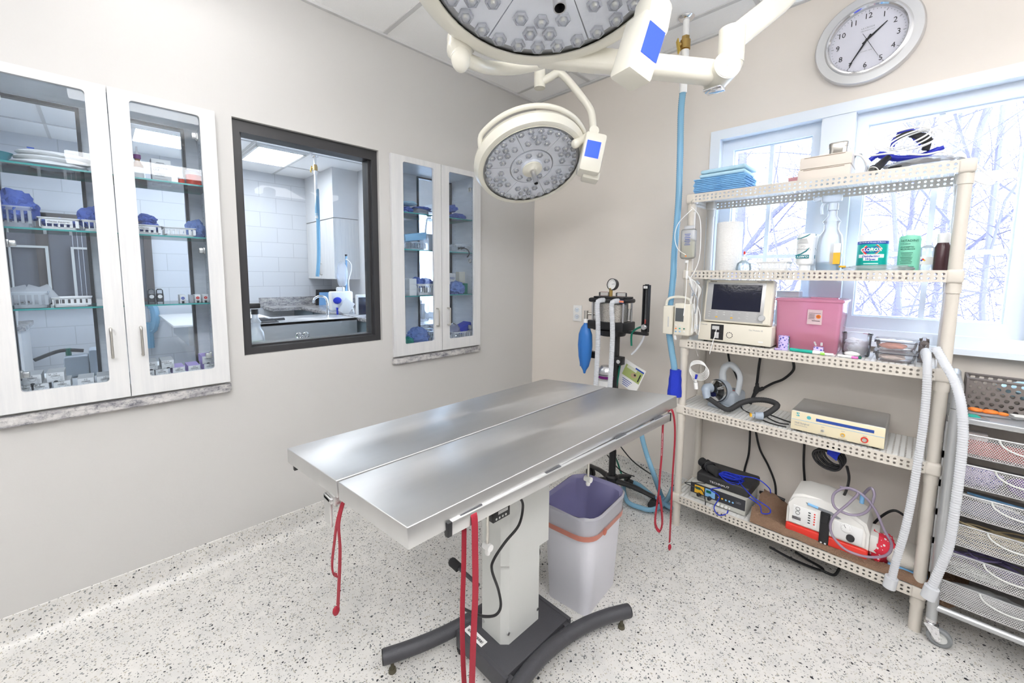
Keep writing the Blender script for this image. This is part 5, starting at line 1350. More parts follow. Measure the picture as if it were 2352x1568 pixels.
m, rg = shell([(.062, .09, .02, 0), (.068, .096, .02, .004), (.068, .096, .02, .032)], V(xc, 2.32, S5+.104), None, '', None); m.bm.faces.new(list(reversed(rg[0]))); m.build('tin', nick_m, t)
m, rg = shell([(.071, .099, .02, .028), (.072, .10, .02, .044), (.066, .094, .02, .049), (.02, .03, .008, .050)], V(xc, 2.32, S5+.104), None, '', None); m.bm.faces.new(rg[-1]); m.build('lid', nick_m, t)
xc = px_(1975, 385, 2.3)
t = thing('oxygen_mask', 'clear plastic mask with tube behind white cartons', 'mask', (xc, 2.32, S5))
MB().lathe([(.045, 0), (.04, .04), (.02, .085), (.01, .10), (0, .10)], V(xc-.01, 2.33, S5), n=20).build('cone', clear_m, t)
MB().tube([P(*p, y=2.31) for p in ((1962, 355), (1978, 358), (1990, 375), (1988, 395))], .004, 8).build('tube', white_m, t)
# clipper / electrocautery set
xc = px_(2085, 370, 2.33)
t = thing('clipper_set', 'blue and black handpieces with coiled white cable on top shelf', 'device', (xc, 2.36, S5))
def w5(px, py, y=2.33): return P(px, py, y=y)
MB().tube([w5(1998, 368), w5(2020, 356), w5(2060, 364), w5(2110, 360), w5(2150, 345), w5(2168, 338)], [.012, .018, .016, .015, .014, .010], 14, 5, flat=.8).build('blue_cradle', bluepl_m, t)
MB().tube([w5(2048, 345), w5(2052, 330), w5(2065, 312), w5(2080, 304), w5(2098, 308), w5(2110, 320), w5(2118, 332)], [.008, .012, .016, .016, .014, .01], 12, 5).build('handle_arch', bluepl_m, t)
MB().tube([w5(2060, 318, 2.31), w5(2085, 307, 2.31), w5(2110, 312, 2.31), w5(2130, 326, 2.31), w5(2125, 345, 2.31)], [.010, .014, .018, .012], 12, 5).build('black_grip', rubber_m, t)
a, b = w5(2008, 390, 2.24), w5(2040, 362, 2.30)
MB().cyl(a, b, .017, .012).lathe([(.020, -.006), (.021, 0), (.019, .008)], a, (a-b), 24).build('handpiece', black_m, t)
MB().lathe([(.016, .008), (.0195, .009), (.0195, .0), (0, 0)], a, (a-b), 24).build('handpiece_ring', pm('pale_grey', (.75, .75, .72), .4), t)
m = MB()
for k, (dx, dz, sc) in enumerate(((0, 0, 1), (-.01, .004, 1.1), (.014, -.002, .95), (.0, .01, .8))):
    c = w5(2085+dx*500, 345, 2.29); m.tube([c+V(.075*sc*cos(a)+dx, -.01*k+.02*sin(a), .035*sc+.038*sc*sin(a+.2*k)+dz) for a in [i*pi/6 for i in range(12)]], .0032, 8, 4, closed=True)
m.tube([w5(1998, 358, 2.27), w5(2050, 352, 2.26), w5(2120, 355, 2.26), w5(2160, 348, 2.26), w5(2180, 355, 2.26)], .0035, 8)
m.build('coiled_cable', white_m, t)
MB().tube([w5(2190, 355, 2.38), w5(2225, 368, 2.36), w5(2262, 395, 2.33), w5(2283, 415, 2.31), w5(2270, 424, 2.31), w5(2235, 412, 2.31), w5(2215, 398, 2.31)], .0042, 8).build('trailing_cable', white_m, t)
tag(MB().ball(V(xc+.04, 2.31, S5+.022), (.22, .12, .045), 3, nz=.18, seed=5, ns=12).build('plastic_bag', film_m), 'clear plastic bag under the coiled cable on top shelf', 'bag')
tag(MB().tube([w5(2040, 388, 2.27), w5(2080, 378, 2.27), w5(2130, 370, 2.27), w5(2160, 366, 2.27)], .006, 8).tube([w5(2045, 384, 2.28), w5(2090, 372, 2.28), w5(2140, 364, 2.28)], .005, 8).build('black_cable', black_m), 'black cable lying along the top shelf at right', 'cable')
# ---- fourth shelf
def bx_(px, y=2.30, py=615): return P(px, py, y=y).x
t = thing('paper_towel_roll', 'tall pale paper towel roll at left end of the second highest shelf', 'paper towel', (bx_(1668, 2.34), 2.36, S4))
c = V(bx_(1668, 2.34), 2.36, S4); MB().lathe([(.02, 0), (.060, .0), (.062, .004), (.062, .246), (.060, .25), (.02, .25)], c, n=40).build('roll', paper_m, t)
MB().cyl(c, c+Z_*.249, .020).build('core', kraft_m, t)
c = V(bx_(1708), 2.30, S4); t = thing('squeeze_bottle', 'small clear squeeze bottle with red tip', 'bottle', c)
MB().lathe([(0, 0), (.034, 0), (.036, .01), (.030, .036), (.012, .05), (0, .05)], c).build('bottle', thin('pale_blue_bottle', (.78, .92, .98), .45, .1, (.95, .98, 1)), t)
MB().lathe([(.013, .05), (.013, .064), (.004, .068), (.003, .082), (0, .082)], c).build('cap', white_m, t); MB().lathe([(.0042, .081), (.0042, .095), (0, .096)], c).build('tip', redp_m, t)
def xbasket(label, x0, x1, y, z, h, d, m=white_m):
    t = thing('plastic_basket', label, 'basket', ((x0+x1)/2, y, z)); mb, rg = shell([(x1-x0-.02, d-.02, .01, 0), (x1-x0-.015, d-.015, .01, h*.25)], V((x0+x1)/2, y, z), None, '', None); mb.bm.faces.new(list(reversed(rg[0])))
    mb2, rg = shell([(x1-x0-.004, d-.004, .01, h*.75), (x1-x0, d, .01, h), (x1-x0+.006, d+.006, .012, h), (x1-x0+.006, d+.006, .012, h*.93)], V((x0+x1)/2, y, z), None, '', None)
    me = bpy.data.meshes.new('x'); mb2.bm.to_mesh(me); mb2.bm.free(); mb.bm.from_mesh(me); bpy.data.meshes.remove(me)
    n = max(4, int((x1-x0)/.016))
    for k in range(n+1):
        x = x0+.01+(x1-x0-.02)*k/n
        for s_ in (-1, 1): mb.b2((x-.003, y+s_*(d/2-.006)-.002, z+h*.22), (x+.003, y+s_*(d/2-.006)+.002, z+h*.78))
    mb.build('tub', m, t); return t
xbasket('small white slotted basket between squeeze bottle and gel bottles', bx_(1740), bx_(1812), 2.32, S4, .042, .11)
def bottle(name, label, c, prof, m, cap=None, capm=white_m, sx=1, sy=1, extra=None, cat='bottle'):
    t = thing(name, label, cat, c); MB().lathe(prof, c, n=36, sx=sx, sy=sy, ux=X_).build('body', m, t)
    if cap: MB().lathe(cap, c, n=32, ux=X_).build('cap', capm, t)
    return t
for k, (px, y) in enumerate(((1847, 2.30), (1861, 2.36))):
    c = V(bx_(px, y), y, S4)
    t = bottle('gel_bottle', ('front', 'rear')[k]+' white ultrasound gel bottle standing upside down', c, [(0, 0), (.022, 0), (.022, .022), (.033, .03), (.0345, .04), (.0345, .155), (.030, .165), (0, .167)], white_m)
    MB().lathe([(.0349, .048), (.0349, .150)], c, n=40, ux=X_).build('label', card_m, t)
    # upside-down printing
    o = c+V(-.004, -.0352, 0); m = MB()
    m.text('Ultrasound', o+Z_*.098, -X_, -Z_, .0125).text('Gel', o+Z_*.112, -X_, -Z_, .0125)
    for q in range(4): m.rect(o+Z_*(.122+.006*q)-Y_*.0005, X_, Z_, .038-.004*q, .0018)
    m.build('lettering', inkg_m, t)
    MB().rect(o+Z_*.062-Y_*.0008, X_, Z_, .050, .016).build('brand_panel', pm('dark_teal_print', (.01, .20, .24), .5), t); m = MB()
    m.prism([(-.028, .0), (-.005, .006), (.014, .018), (.024, .034), (.024, .037), (.010, .022), (-.008, .010), (-.028, .003)], o+Z_*.066-Y_*.0012, X_, Z_, Y_*.0004)
    MB().prism([(-.026, .0), (-.010, .003), (.012, .012), (.024, .02), (.024, .024), (.010, .016), (-.012, .006), (-.026, .003)], o+Z_*.140-Y_*.0012, X_, Z_, Y_*.0004).build('teal_swoosh', MATS['dark_teal_print'], t)
    m.build('teal_print', pm('dark_teal_print', (.01, .20, .24), .5), t); MB().text('CLARITY', o+Z_*.066-Y_*.001, -X_, -Z_, .011, bold=.02).build('brand_lettering', inkw_m, t)
c = V(bx_(1902), 2.30, S4)
sb = spraybottle('spray_bottle', 'frosted white spray bottle with yellow label on the window shelf', c, 1.22, frost_m, frost_m, thin('blue_liquid', (.15, .6, .85), .8, .05, (.4, .8, 1)), V(-1, 0, 0))
MB().rect(c+V(.026, -.041, .052), X_, Z_, .036, .05).build('yellow_label', yellow_m, sb); MB().rect(c+V(.026, -.0412, .096), X_, Z_, .036, .04).build('white_label', card_m, sb)
# wipes canister
c = V(bx_(2000), 2.31, S4); wr = .0505; wh = .148
t = thing('wipes_canister', 'green and white disinfecting wipes canister at the shelf centre right', 'canister', c)
MB().lathe([(0, 0), (wr-.002, 0), (wr, .003), (wr, wh-.026), (0, wh-.026)], c, n=48, ux=X_).build('body', pm('teal_label', (.0, .42, .36), .4), t)
MB().lathe([(wr+.0015, wh-.028), (wr+.002, wh-.006), (wr-.002, wh), (wr-.01, wh), (wr-.012, wh-.004), (0, wh-.004)], c, n=48, ux=X_).build('lid', white_m, t)
def wrapdecal(mb, poly, c, r, ang0, z0, lift=.0006):
    """polygon (u = arc length, v = height) wrapped round a cylinder facing -y"""
    bm = mb.bm; vs = [bm.verts.new(c + V((r+lift)*sin(ang0+p[0]/r), -(r+lift)*cos(ang0+p[0]/r), z0+p[1])) for p in poly]
    f = bm.faces.new(vs); f.material_index = mb.m
def strip(mb, c, r, u0, u1, v0, v1, z0, lift=.0006, n=10, ang0=0):
    for k in range(n):
        a, b = u0+(u1-u0)*k/n, u0+(u1-u0)*(k+1)/n; wrapdecal(mb, [(a, v0), (b, v0), (b, v1), (a, v1)], c, r, ang0, z0, lift)
def wraptext(mb, body, c, r, size, u, v, lift, ang0=0, bold=0, width=1, shear=0):
    tmp = MB().text(body, V(u, 0, v), X_, Z_, size, 'CENTER', bold, 0, width, shear)
    vm = {}
    for f in tmp.bm.faces:
        vs = []
        for q in f.verts:
            if q not in vm: vm[q] = mb.bm.verts.new(c + V((r+lift)*sin(ang0+q.co.x/r), -(r+lift)*cos(ang0+q.co.x/r), q.co.z))
            vs.append(vm[q])
        mb.bm.faces.new(vs).material_index = mb.m
    tmp.bm.free()
A0 = -.02
m = MB(); strip(m, c, wr, -.07, .07, wh-.040, wh-.024, 0, .0004, 16, A0); m.build('blue_band', inkb_m, t)
m = MB(); wraptext(m, 'Kills 99.9% of Viruses & Bacteria', c, wr, .0072, .0, wh-.035, .0010, A0, .01); m.build('band_lettering', inkw_m, t)
hexo = [(-.034, 0), (-.018, .017), (.018, .021), (.034, .004), (.018, -.014), (-.018, -.017)]
m = MB(); wrapdecal(m, [(a*1.08, b*1.12) for a, b in hexo], c, wr, A0, .083, .0012); m.build('white_diamond', inkw_m, t)
m = MB(); wrapdecal(m, hexo, c, wr, A0, .083, .0020); m.build('red_diamond', inkr_m, t)
m = MB(); wrapdecal(m, [(a*.80, b*.70) for a, b in hexo], c, wr, A0, .083, .0028); m.build('blue_diamond', inkb_m, t)
m = MB(); wraptext(m, 'CLOROX', c, wr, .0185, 0, .079, .0040, A0, .03, .86, .1); m.build('diamond_lettering', inkw_m, t)
m = MB(); wraptext(m, 'Disinfecting', c, wr, .0125, 0, .054, .0012, A0, .03, .95, .2); wraptext(m, 'Wipes', c, wr, .0125, 0, .042, .0012, A0, .03, 1, .2); m.build('title_lettering', inkb_m, t)
m = MB(); strip(m, c, wr, -.045, .045, .052, .066, 0, .0006, 12, A0); strip(m, c, wr, -.024, .024, .040, .053, 0, .0006, 8, A0); m.build('title_panel', inkw_m, t)
m = MB()
for q in range(3): strip(m, c, wr, -.022, .026, .010+.008*q, .014+.008*q, 0, .0006, 6, A0)
m.build('pale_print', pm('pale_green_print', (.55, .85, .75), .5), t)
# antiseptic bottle
c = V(bx_(2084), 2.31, S4)
t = bottle('antiseptic_bottle', 'pale green antiseptic bottle with white cap right of the wipes', c, [(0, 0), (.030, 0), (.0315, .004), (.0315, .125), (.028, .137), (.013, .141), (0, .141)], aqua_m, [(.0135, .139), (.0135, .158), (.012, .160), (0, .160)], sx=1.05, sy=.75)
o = c+V(0, -.0242, 0); m = MB()
m.text('BETADINE', o+Z_*.114, X_, Z_, .0115, bold=.01).text('solution', o+V(-.012, 0, .103), X_, Z_, .009).text('ANTISEPTIC', o+V(-.006, 0, .090), X_, Z_, .0075, bold=.02).text('MICROBICIDE', o+V(-.004, 0, .082), X_, Z_, .0068, bold=.02)
for q in range(8): m.rect(o+V(-.006, -.0005, .070-.006*q), X_, Z_, .036-.004*(q % 3), .0016)
for q in range(8): m.rect(o+V(.002+.0022*q, -.0005, .010), X_, Z_, .0011, .014)
m.build('lettering', pm('green_ink', (.01, .10, .07), .6), t)
c = V(bx_(2126), 2.34, S4)
t = bottle('white_bottle', 'white bottle with hazard diamond label left of the brown bottle', c, [(0, 0), (.022, 0), (.023, .09), (.012, .10), (0, .10)], frost_m)
m = MB().rect(c+V(.002, -.0238, .038), X_, Z_, .040, .030); m.build('label', card_m, t)
for q, (dx, dz, mm) in enumerate(((0, .004, inkr_m), (-.004, 0, inkb_m), (.004, 0, yellow_m), (0, -.004, inkw_m))):
    MB().prism([(0, .004), (-.004, 0), (0, -.004), (.004, 0)], c+V(-.010+dx, -.0250, .040+dz), X_, Z_, Y_*.0004).build('hazard_mark', mm, t)
c = V(bx_(2160), 2.285, S4)
bottle('brown_bottle', 'dark brown bottle with white cap against the right shelf post', c, [(0, 0), (.022, 0), (.0225, .004), (.0225, .088), (.019, .098), (.016, .106), (0, .106)], brownb_m, [(.017, .104), (.018, .108), (.018, .138), (.016, .14), (0, .14)], cat='bottle')
x0, x1 = bx_(1935, 2.25), bx_(2100, 2.25)
tag(MB().ball(V((x0+x1)/2, 2.262, S4+.008), (x1-x0, .07, .030), 3, nz=.22, seed=3, ns=16, flat=.30).build('plastic_bag', film_m), 'clear crinkled plastic bag along front of window shelf', 'bag')
tag(MB().lathe([(0, 0), (.012, 0), (.012, .007), (0, .008)], V(bx_(1934, 2.24), 2.245, S4+.012)).build('yellow_cap', yellow_m), 'tiny yellow cap on the plastic bag', 'cap')

# ---- third shelf: monitor on gas module
MY = 2.222
x0, x1 = P(1603, 770, y=MY).x, P(1772, 775, y=MY).x; zt_ = P(1770, 752, y=MY).z
gm = thing('gas_module', 'beige gas module box under the patient monitor', 'medical device', ((x0+x1)/2, 2.34, S3))
gh = zt_-S3-.008
MB().b2((x0, MY, S3+.008), (x1, 2.47, S3+.008+gh), bev=.004).build('case', beige_m, gm)
m = MB()
for x in (x0+.03, x1-.04):
    for y in (MY+.03, 2.44): m.cyl((x, y, S3), (x, y, S3+.01), .010)
m.build('foot', rubber_m, gm)
def gpt(fx, fz): return V(x0+(x1-x0)*fx, MY, S3+.008+gh*fz)
m = MB().b2(gpt(.19, .10)-Y_*.001, gpt(.37, .93)-Y_*.0); m.b2(gpt(.21, .12)-Y_*.004, gpt(.35, .45)-Y_*.0); m.build('water_trap_bay', black_m, gm)
MB().b2(gpt(.215, .65)-Y_*.010, gpt(.31, .84)).b2(gpt(.25, .18)-Y_*.006, gpt(.31, .5)).build('water_trap', cardg_m, gm)
m = MB(); o = gpt(.455, .40)
for k in range(10):
    a0 = R(k*36+4); a1 = R(k*36+30); rr = .0155
    m.prism([(rr*cos(a0), rr*sin(a0)), (rr*cos((a0+a1)/2), rr*sin((a0+a1)/2)), (rr*cos(a1), rr*sin(a1)), ((rr-.003)*cos(a1), (rr-.003)*sin(a1)), ((rr-.003)*cos(a0), (rr-.003)*sin(a0))], o-Y_*.0008, X_, Z_, Y_*.0006)
m.build('vent_ring', ink_m, gm)
m = MB().text('Gas Module SE', gpt(.80, .74), X_, Z_, .010).text('Datascope', gpt(.09, .86)-Y_*.001, X_, Z_, .007, bold=.02); m.build('lettering', inkg_m, gm)
m = MB(); m.b2(gpt(.84, .17)-Y_*.001, gpt(.90, .24)); m.build('power_button', card_m, gm)
q = [gpt(.28, .66)-Y_*.012, gpt(.27, .3)-Y_*.02, gpt(.25, -.1)-Y_*.028, gpt(.22, -.7)-Y_*.03]
MB().tube(q, .0018, 8).build('sample_line', white_m, gm)
mon = thing('patient_monitor', 'beige and grey patient monitor with dark screen, tilted back on gas module', 'monitor', ((x0+x1)/2, 2.34, S3+gh+.008))
mx0, mx1 = P(1612, 745, y=MY).x, P(1768, 748, y=MY).x
zb_ = S3+gh+.014; mh = P(1772, 642, y=2.25).z-zb_; tl = R(8)
ru = V(0, sin(tl), cos(tl)); rn = V(0, -cos(tl), sin(tl)); mr = Matrix((X_, -rn, ru)).transposed()
mw = mx1-mx0; mo_ = V((mx0+mx1)/2, MY+.004, zb_)
MB().box(mo_+ru*mh/2-rn*.028, (mw, .056, mh), rot=mr, bev=.008, seg=3).box(mo_+ru*mh/2-rn*.09, (mw*.8, .08, mh*.8), rot=mr, bev=.015).build('case', beige_m, mon)
MB().box(mo_+ru*(mh*.50)+rn*.0002, (mw*.93, .003, mh*.92), rot=mr, bev=.001).build('bezel', pm('silver_bezel', (.50, .50, .50), .35, .4), mon)
so = mo_+ru*(mh*.585)+V(-.004, 0, 0)
MB().box(so+rn*.002, (mw*.72, .002, mh*.60), rot=mr).build('screen', dscreen_m, mon)
MB().box(mo_+ru*(mh*.50)+rn*.001+X_*mw*.435, (mw*.075, .002, mh*.95), rot=mr).box(mo_+ru*(mh*.955)+rn*.001, (mw*.94, .002, mh*.06), rot=mr).build('side_trim', beige_m, mon)
kn_ = mo_+ru*(mh*.155)+X_*mw*.38+rn*.002
MB().lathe([(.0155, 0), (.015, .009), (.013, .011), (0, .011)], kn_, rn, 28).build('dial_knob', silverp_m, mon)
m = MB()
for i in range(7):
    for j in range(3):
        if (i*j) % 5 == 4: continue
        m.box(mo_+ru*(mh*(.23-.055*j))+X_*mw*(-.40+.115*i)+rn*.002, (.009, .0015, .004), rot=mr, bev=.0006)
m.build('key', cardg_m, mon)
m = MB(); m.box(mo_+ru*(mh*.115)+X_*mw*-.28+rn*.0028, (.011, .002, .006), rot=mr, bev=.0008).box(mo_+ru*(mh*.115)+X_*mw*-.05+rn*.0028, (.011, .002, .006), rot=mr, bev=.0008); m.build('yellow_key', yellow_m, mon)
m = MB().text('Datascope', mo_+ru*(mh*.94)+X_*mw*-.38+rn*.0025, X_, ru, .0075, bold=.02).text('Passport 2', mo_+ru*(mh*.94)+X_*mw*.33+rn*.0025, X_, ru, .009); m.build('lettering', ink_m, mon)
# pink sharps container
PY = 2.265
x0, x1 = P(1776, 795, y=PY).x, P(1921, 800, y=PY).x; zt_ = P(1930, 690, y=PY).z
sc_ = thing('sharps_container', 'translucent pink sharps container right of the patient monitor', 'container', ((x0+x1)/2, 2.37, S3))
hh = zt_-S3; m = MB()
pc = V((x0+x1)/2+.004, 2.375, S3)
m, rg = shell([(x1-x0-.012, .19, .015, 0), (x1-x0-.006, .195, .015, .005), (x1-x0+.012, .215, .018, hh-.008)], pc, None, '', None); m.bm.faces.new(list(reversed(rg[0]))); m.build('tub', pinkc_m, sc_)
m, rg = shell([(x1-x0+.014, .217, .018, hh-.012), (x1-x0+.022, .225, .018, hh-.010), (x1-x0+.022, .225, .018, hh-.002), (x1-x0+.005, .21, .016, hh+.003), (.02, .02, .004, hh+.004)], pc, None, '', None); m.bm.faces.new(rg[-1]); m.build('lid', pinkc_m, sc_)
MB().box(pc+V(.055, -.06, hh+.006), (.10, .05, .006), bev=.002).build('drop_hatch', pinkc_m, sc_)
tag(MB().ball(pc+V(.0, 0, .035), (x1-x0-.05, .14, .075), 3, nz=.35, seed=8, ns=14, flat=.40).build('used_sharps', pm('dark_red_contents', (.5, .02, .03), .5)), 'dark red contents heaped inside the pink sharps container', 'contents', kind='stuff')
o = V(P(1870, 745, y=PY).x, PY-.0035, P(1870, 728, y=PY).z); lw, lh = .054, .066
ls = MB().box(o, (lw, .001, lh)).build('label', pm('mauve_label', (.60, .45, .48), .6), sc_)
MB().disc(o+V(lw*.26, -.0008, lh*.05), V(0, -1, 0), .009).build('hazard_disc', orange_m, sc_)
m = MB(); m.rect(o+V(0, -.0006, lh*.27), X_, Z_, lw*.8, .0012)
for q in range(7): m.rect(o+V(-lw*.2, -.0006, lh*(.20-.055*q)), X_, Z_, lw*(.45-.1*(q % 2)), .0012)
m.text('HANDLE WITH CARE', o+V(0, -.0006, -lh*.26), X_, Z_, .0042, bold=.02) if False else m.rect(o+V(lw*.1, -.0006, -lh*.25), X_, Z_, lw*.55, .0026)
hz = o+V(lw*.26, -.0016, lh*.05)
for q in range(3):
    a = R(90+120*q); cc_ = hz+V(.0030*cos(a), 0, .0030*sin(a)); m.tube([cc_+V(.0028*cos(b), 0, .0028*sin(b)) for b in [i*pi/5 for i in range(10)]], .0006, 4, 1, closed=True)
m.build('label_print', ink_m, sc_)
# paw wrap rolls
xr = P(1797, 800, y=2.235).x
for k in range(2):
    t = thing('bandage_roll', ('lower', 'upper')[k]+' roll of lilac paw print wrap beside the pink container', 'bandage', (xr, 2.25, S3+.033*k))
    MB().lathe([(.004, 0), (.021, 0), (.021, .0325), (.004, .0325), (.004, 0)], V(xr, 2.25, S3+.033*k), n=28).build('wrap', paw_m, t)
    MB().cyl(V(xr+.018, 2.25, S3+.033*k+.002), V(xr+.018, 2.25, S3+.033*k+.031), .005, n=8).build('loose_tail', green_m if k else aqua_m, t)
xr = P(1880, 800, y=2.235).x
t = thing('pen_pot', 'little paw print box holding two thin tools, before pink container', 'pot', (xr, 2.24, S3))
MB().b2((xr-.017, 2.225, S3), (xr+.017, 2.25, S3+.032), bev=.002).build('box', paw_m, t)
MB().box(V(xr-.014, 2.24, S3+.045), (.006, .004, .018), rot=Matrix.Rotation(-.4, 3, 'Y')).box(V(xr+.009, 2.24, S3+.045), (.008, .004, .014)).build('tool_tip', cardg_m, t)
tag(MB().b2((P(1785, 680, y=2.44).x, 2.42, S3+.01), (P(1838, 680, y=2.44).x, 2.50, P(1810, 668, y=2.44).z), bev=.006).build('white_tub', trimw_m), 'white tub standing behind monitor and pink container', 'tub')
# clear tub with gauze
c = V(P(1965, 800, y=2.31).x, 2.33, S3); t = thing('gauze_tub', 'round clear tub of gauze right of the pink container', 'tub', c)
MB().lathe([(0, 0), (.044, 0), (.047, .005), (.050, .092), (.053, .095), (.053, .099), (.048, .098)], c, n=36).build('tub', clear_m, t)
MB().ball(c+Z_*.035, (.080, .080, .075), 3, nz=.25, seed=6).ball(c+V(-.012, -.01, .062), (.05, .05, .03), 3, nz=.3, seed=2).build('gauze', pm('gauze', (.80, .78, .82), .9), t)
tag(MB().ball(c+V(-.008, -.052, .012), (.055, .03, .022), 2, nz=.2).build('white_wrap', white_m), 'white crumpled wrap in front of the gauze tub', 'wrap')
# stacked glass dishes
x0, x1 = P(2003, 830, y=2.235).x, P(2107, 832, y=2.235).x
for k in range(2):
    z_ = S3+.047*k; cx_ = (x0+x1)/2; w_ = x1-x0
    t = thing('glass_dish', ('lower', 'upper')[k]+' clip-lid glass dish at right end of middle shelf', 'container', (cx_, 2.30, z_))
    m, rg = shell([(w_-.035, .10, .02, 0), (w_-.02, .115, .02, .006), (w_-.008, .125, .02, .034)], V(cx_, 2.30, z_), None, '', None); m.bm.faces.new(list(reversed(rg[0]))); m.build('dish', tub_m, t)
    m, rg = shell([(w_-.010, .122, .02, .034), (w_, .13, .02, .036), (w_, .13, .02, .042), (w_-.02, .115, .015, .044), (.02, .02, .004, .0445)], V(cx_, 2.30, z_), None, '', None); m.bm.faces.new(rg[-1]); m.build('lid', tub_m, t)
    m, rg = shell([(w_-.006, .126, .02, .0335), (w_-.004, .128, .02, .0365)], V(cx_, 2.30, z_), None, '', None); m.build('seal', pm('dark_seal', (.05, .05, .08), .5), t)
    m = MB(); 
    for s_ in (-1, 1): m.box(V(cx_+s_*w_/2, 2.30, z_+.033), (.004, .03, .016), bev=.001)
    m.build('clip', MATS['dark_seal'], t)
    MB().ball(V(cx_-.01, 2.30, z_+.014), (w_-.05, .09, .026), 3, nz=.2, seed=4+k, flat=.35).build('contents', pm('coral_contents', (.85, .35, .25), .7) if k else pm('peach_contents', (.85, .68, .58), .7), t)
# pens
def pen(label, a, b, r, m1, m2, grp='pens on the middle shelf'):
    a, b = Vector(a), Vector(b); t = thing('marker_pen', label, 'pen', (a+b)/2-Z_*r, grp); q = a.lerp(b, .68)
    MB().cyl(a, q, r).build('barrel', m1, t); MB().cyl(q, b, r*1.08).build('cap', m2, t)
def f3(px, py, r=.005): return P(px, py, z=S3+r)
def fy(px, py, y, r): q = P(px, py, y=y); q.z = S3+r+.0005; return q
pen('teal and white marker lying before the pink container', fy(1815, 798, 2.228, .008), fy(1893, 806, 2.222, .008), .0075, teal_m, white_m)
pen('lime green highlighter on the shelf edge', fy(1915, 803, 2.226, .006), fy(1884, 813, 2.214, .006), .0055, card_m, pm('lime_plastic', (.35, .75, .12), .4))
pen('white and green pen right of the lime highlighter', fy(1925, 803, 2.24, .005), fy(1980, 806, 2.235, .005), .0045, white_m, green_m)
pen('pink and white pen behind the lime highlighter', fy(1926, 806, 2.228, .005), fy(1972, 811, 2.222, .005), .0048, white_m, pm('pink_plastic', (.8, .2, .55), .4))
pen('small purple pen beside the paw print rolls', fy(1793, 804, 2.224, .004), fy(1779, 807, 2.214, .004), .004, lilac_m, lilac_m)
c = V(P(2118, 830, y=2.36).x, 2.40, S3); tag(MB().box(c+Z_*.045, (.03, .14, .09)).build('taupe_basket', wick_m), 'taupe woven basket end behind glass dishes', 'basket')
# ---- second shelf: suction/warming unit, hose
bx2 = thing('warming_unit', 'grey vacuum-shaped device with handle and round smoked bowl on second shelf', 'device', (P(1655, 950, y=2.33).x, 2.36, S2))
def w2(px, py, y=2.30): return P(px, py, y=y)
cb_ = w2(1638, 897, 2.29)
r_ = .058
MB().lathe([(0, 0), (r_*.55, .004), (r_*.95, -.014), (r_, -.035), (r_*.97, -.060), (r_*.8, -.075), (0, -.08)], cb_, V(-.35, -1, .10), 40).build('smoked_bowl', smoke_m, bx2)
MB().lathe([(r_*1.04, -.032), (r_*1.08, -.04), (r_*1.08, -.07), (r_*.8, -.085), (0, -.09)], cb_, V(-.35, -1, .10), 40).build('grey_rim', gumm_m, bx2)
k = w2(1628, 892, 2.27)
MB().tube([k+V(.006, .01, .004), k+V(-.006, -.016, .002), k+V(-.002, -.028, -.018), k+V(.008, -.034, -.045)], [.025, .024, .020, .019], 20, 4).build('elbow_nozzle', pm('blue_grey', (.36, .42, .50), .4), bx2)
body = w2(1680, 905, 2.36)
bd = MB().box(V(body.x, 2.38, S2+.055), (.085, .13, .085), rot=rz(-.2), bev=.022, seg=4).box(V(body.x-.03, 2.37, S2+.012), (.12, .15, .022), rot=rz(-.2), bev=.006).build('body', gumm_m, bx2)
hp = [V(body.x-.035, 2.36, S2+.07), w2(1660, 855, 2.36), w2(1672, 838, 2.36), w2(1686, 842, 2.36), w2(1700, 865, 2.36), V(body.x+.028, 2.36, S2+.08)]
MB().tube(hp, [.018, .016, .014, .014, .012, .012], 16, 6, flat=1.2).build('carry_handle', pm('silver_grey_plastic', (.52, .55, .58), .35), bx2)
MB().rect(V(body.x+.003, 2.36, S2+.0985), X_, Y_, .03, .012, .001).build('red_switch', redp_m, bx2)
h = [k+V(.008, -.034, -.040), w2(1655, 933, 2.225), w2(1675, 940, 2.24), w2(1703, 925, 2.27), w2(1735, 918, 2.30), w2(1765, 920, 2.30), w2(1785, 930, 2.28), w2(1770, 945, 2.25), w2(1750, 955, 2.235)]
for q in h[1:]: q.z = max(q.z, S2+.017)
MB().tube(h, .0135, 14, 8, ribs=(.010, .0008)).build('black_hose', rubber_m, bx2)
e = h[-1]; d = (h[-1]-h[-2]).normalized(); d.z = 0; d.normalize()
MB().cyl(e-d*.004, e+d*.03, .019, .016).box(e+d*.036, (.018, .014, .012), rot=rz(math.atan2(d.y, d.x)), bev=.002).build('hose_connector', MATS['blue_grey'], bx2)
MB().box(e+d*.048, (.008, .018, .014), rot=rz(math.atan2(d.y, d.x))).build('yellow_tip', yellow_m, bx2)
# surgical drill console
HY = 2.218
a, b = P(1814, 986, y=HY), P(2032, 1026, y=HY); hz_ = P(1817, 944, y=HY).z
hz_ = S2+.098
hc = thing('surgical_console', 'cream fronted steel console with blue display strip on second shelf', 'medical device', ((a.x+b.x)/2, 2.35, S2))
MB().b2((a.x, HY+.004, S2+.008), (b.x, 2.485, hz_), bev=.006, seg=3).build('case', bsteel_m, hc)
m = MB(); 
for x in (a.x+.03, b.x-.03):
    for y in (HY+.03, 2.45): m.cyl((x, y, S2), (x, y, S2+.01), .012)
m.build('foot', rubber_m, hc)
W_ = b.x-a.x; H_ = hz_-S2-.008
def hp_(fx, fz, l=0): return V(a.x+W_*fx, HY-l, S2+.008+H_*fz)
MB().b2(hp_(.005, .02), hp_(.995, .98)+Y_*.004, bev=.002).build('front_panel', pm('cream_panel', (.78, .70, .50), .45), hc)
MB().b2(hp_(.29, .66, .001), hp_(.89, .80)).build('display_strip', pm('display_blue', (.02, .07, .35), .2), hc)
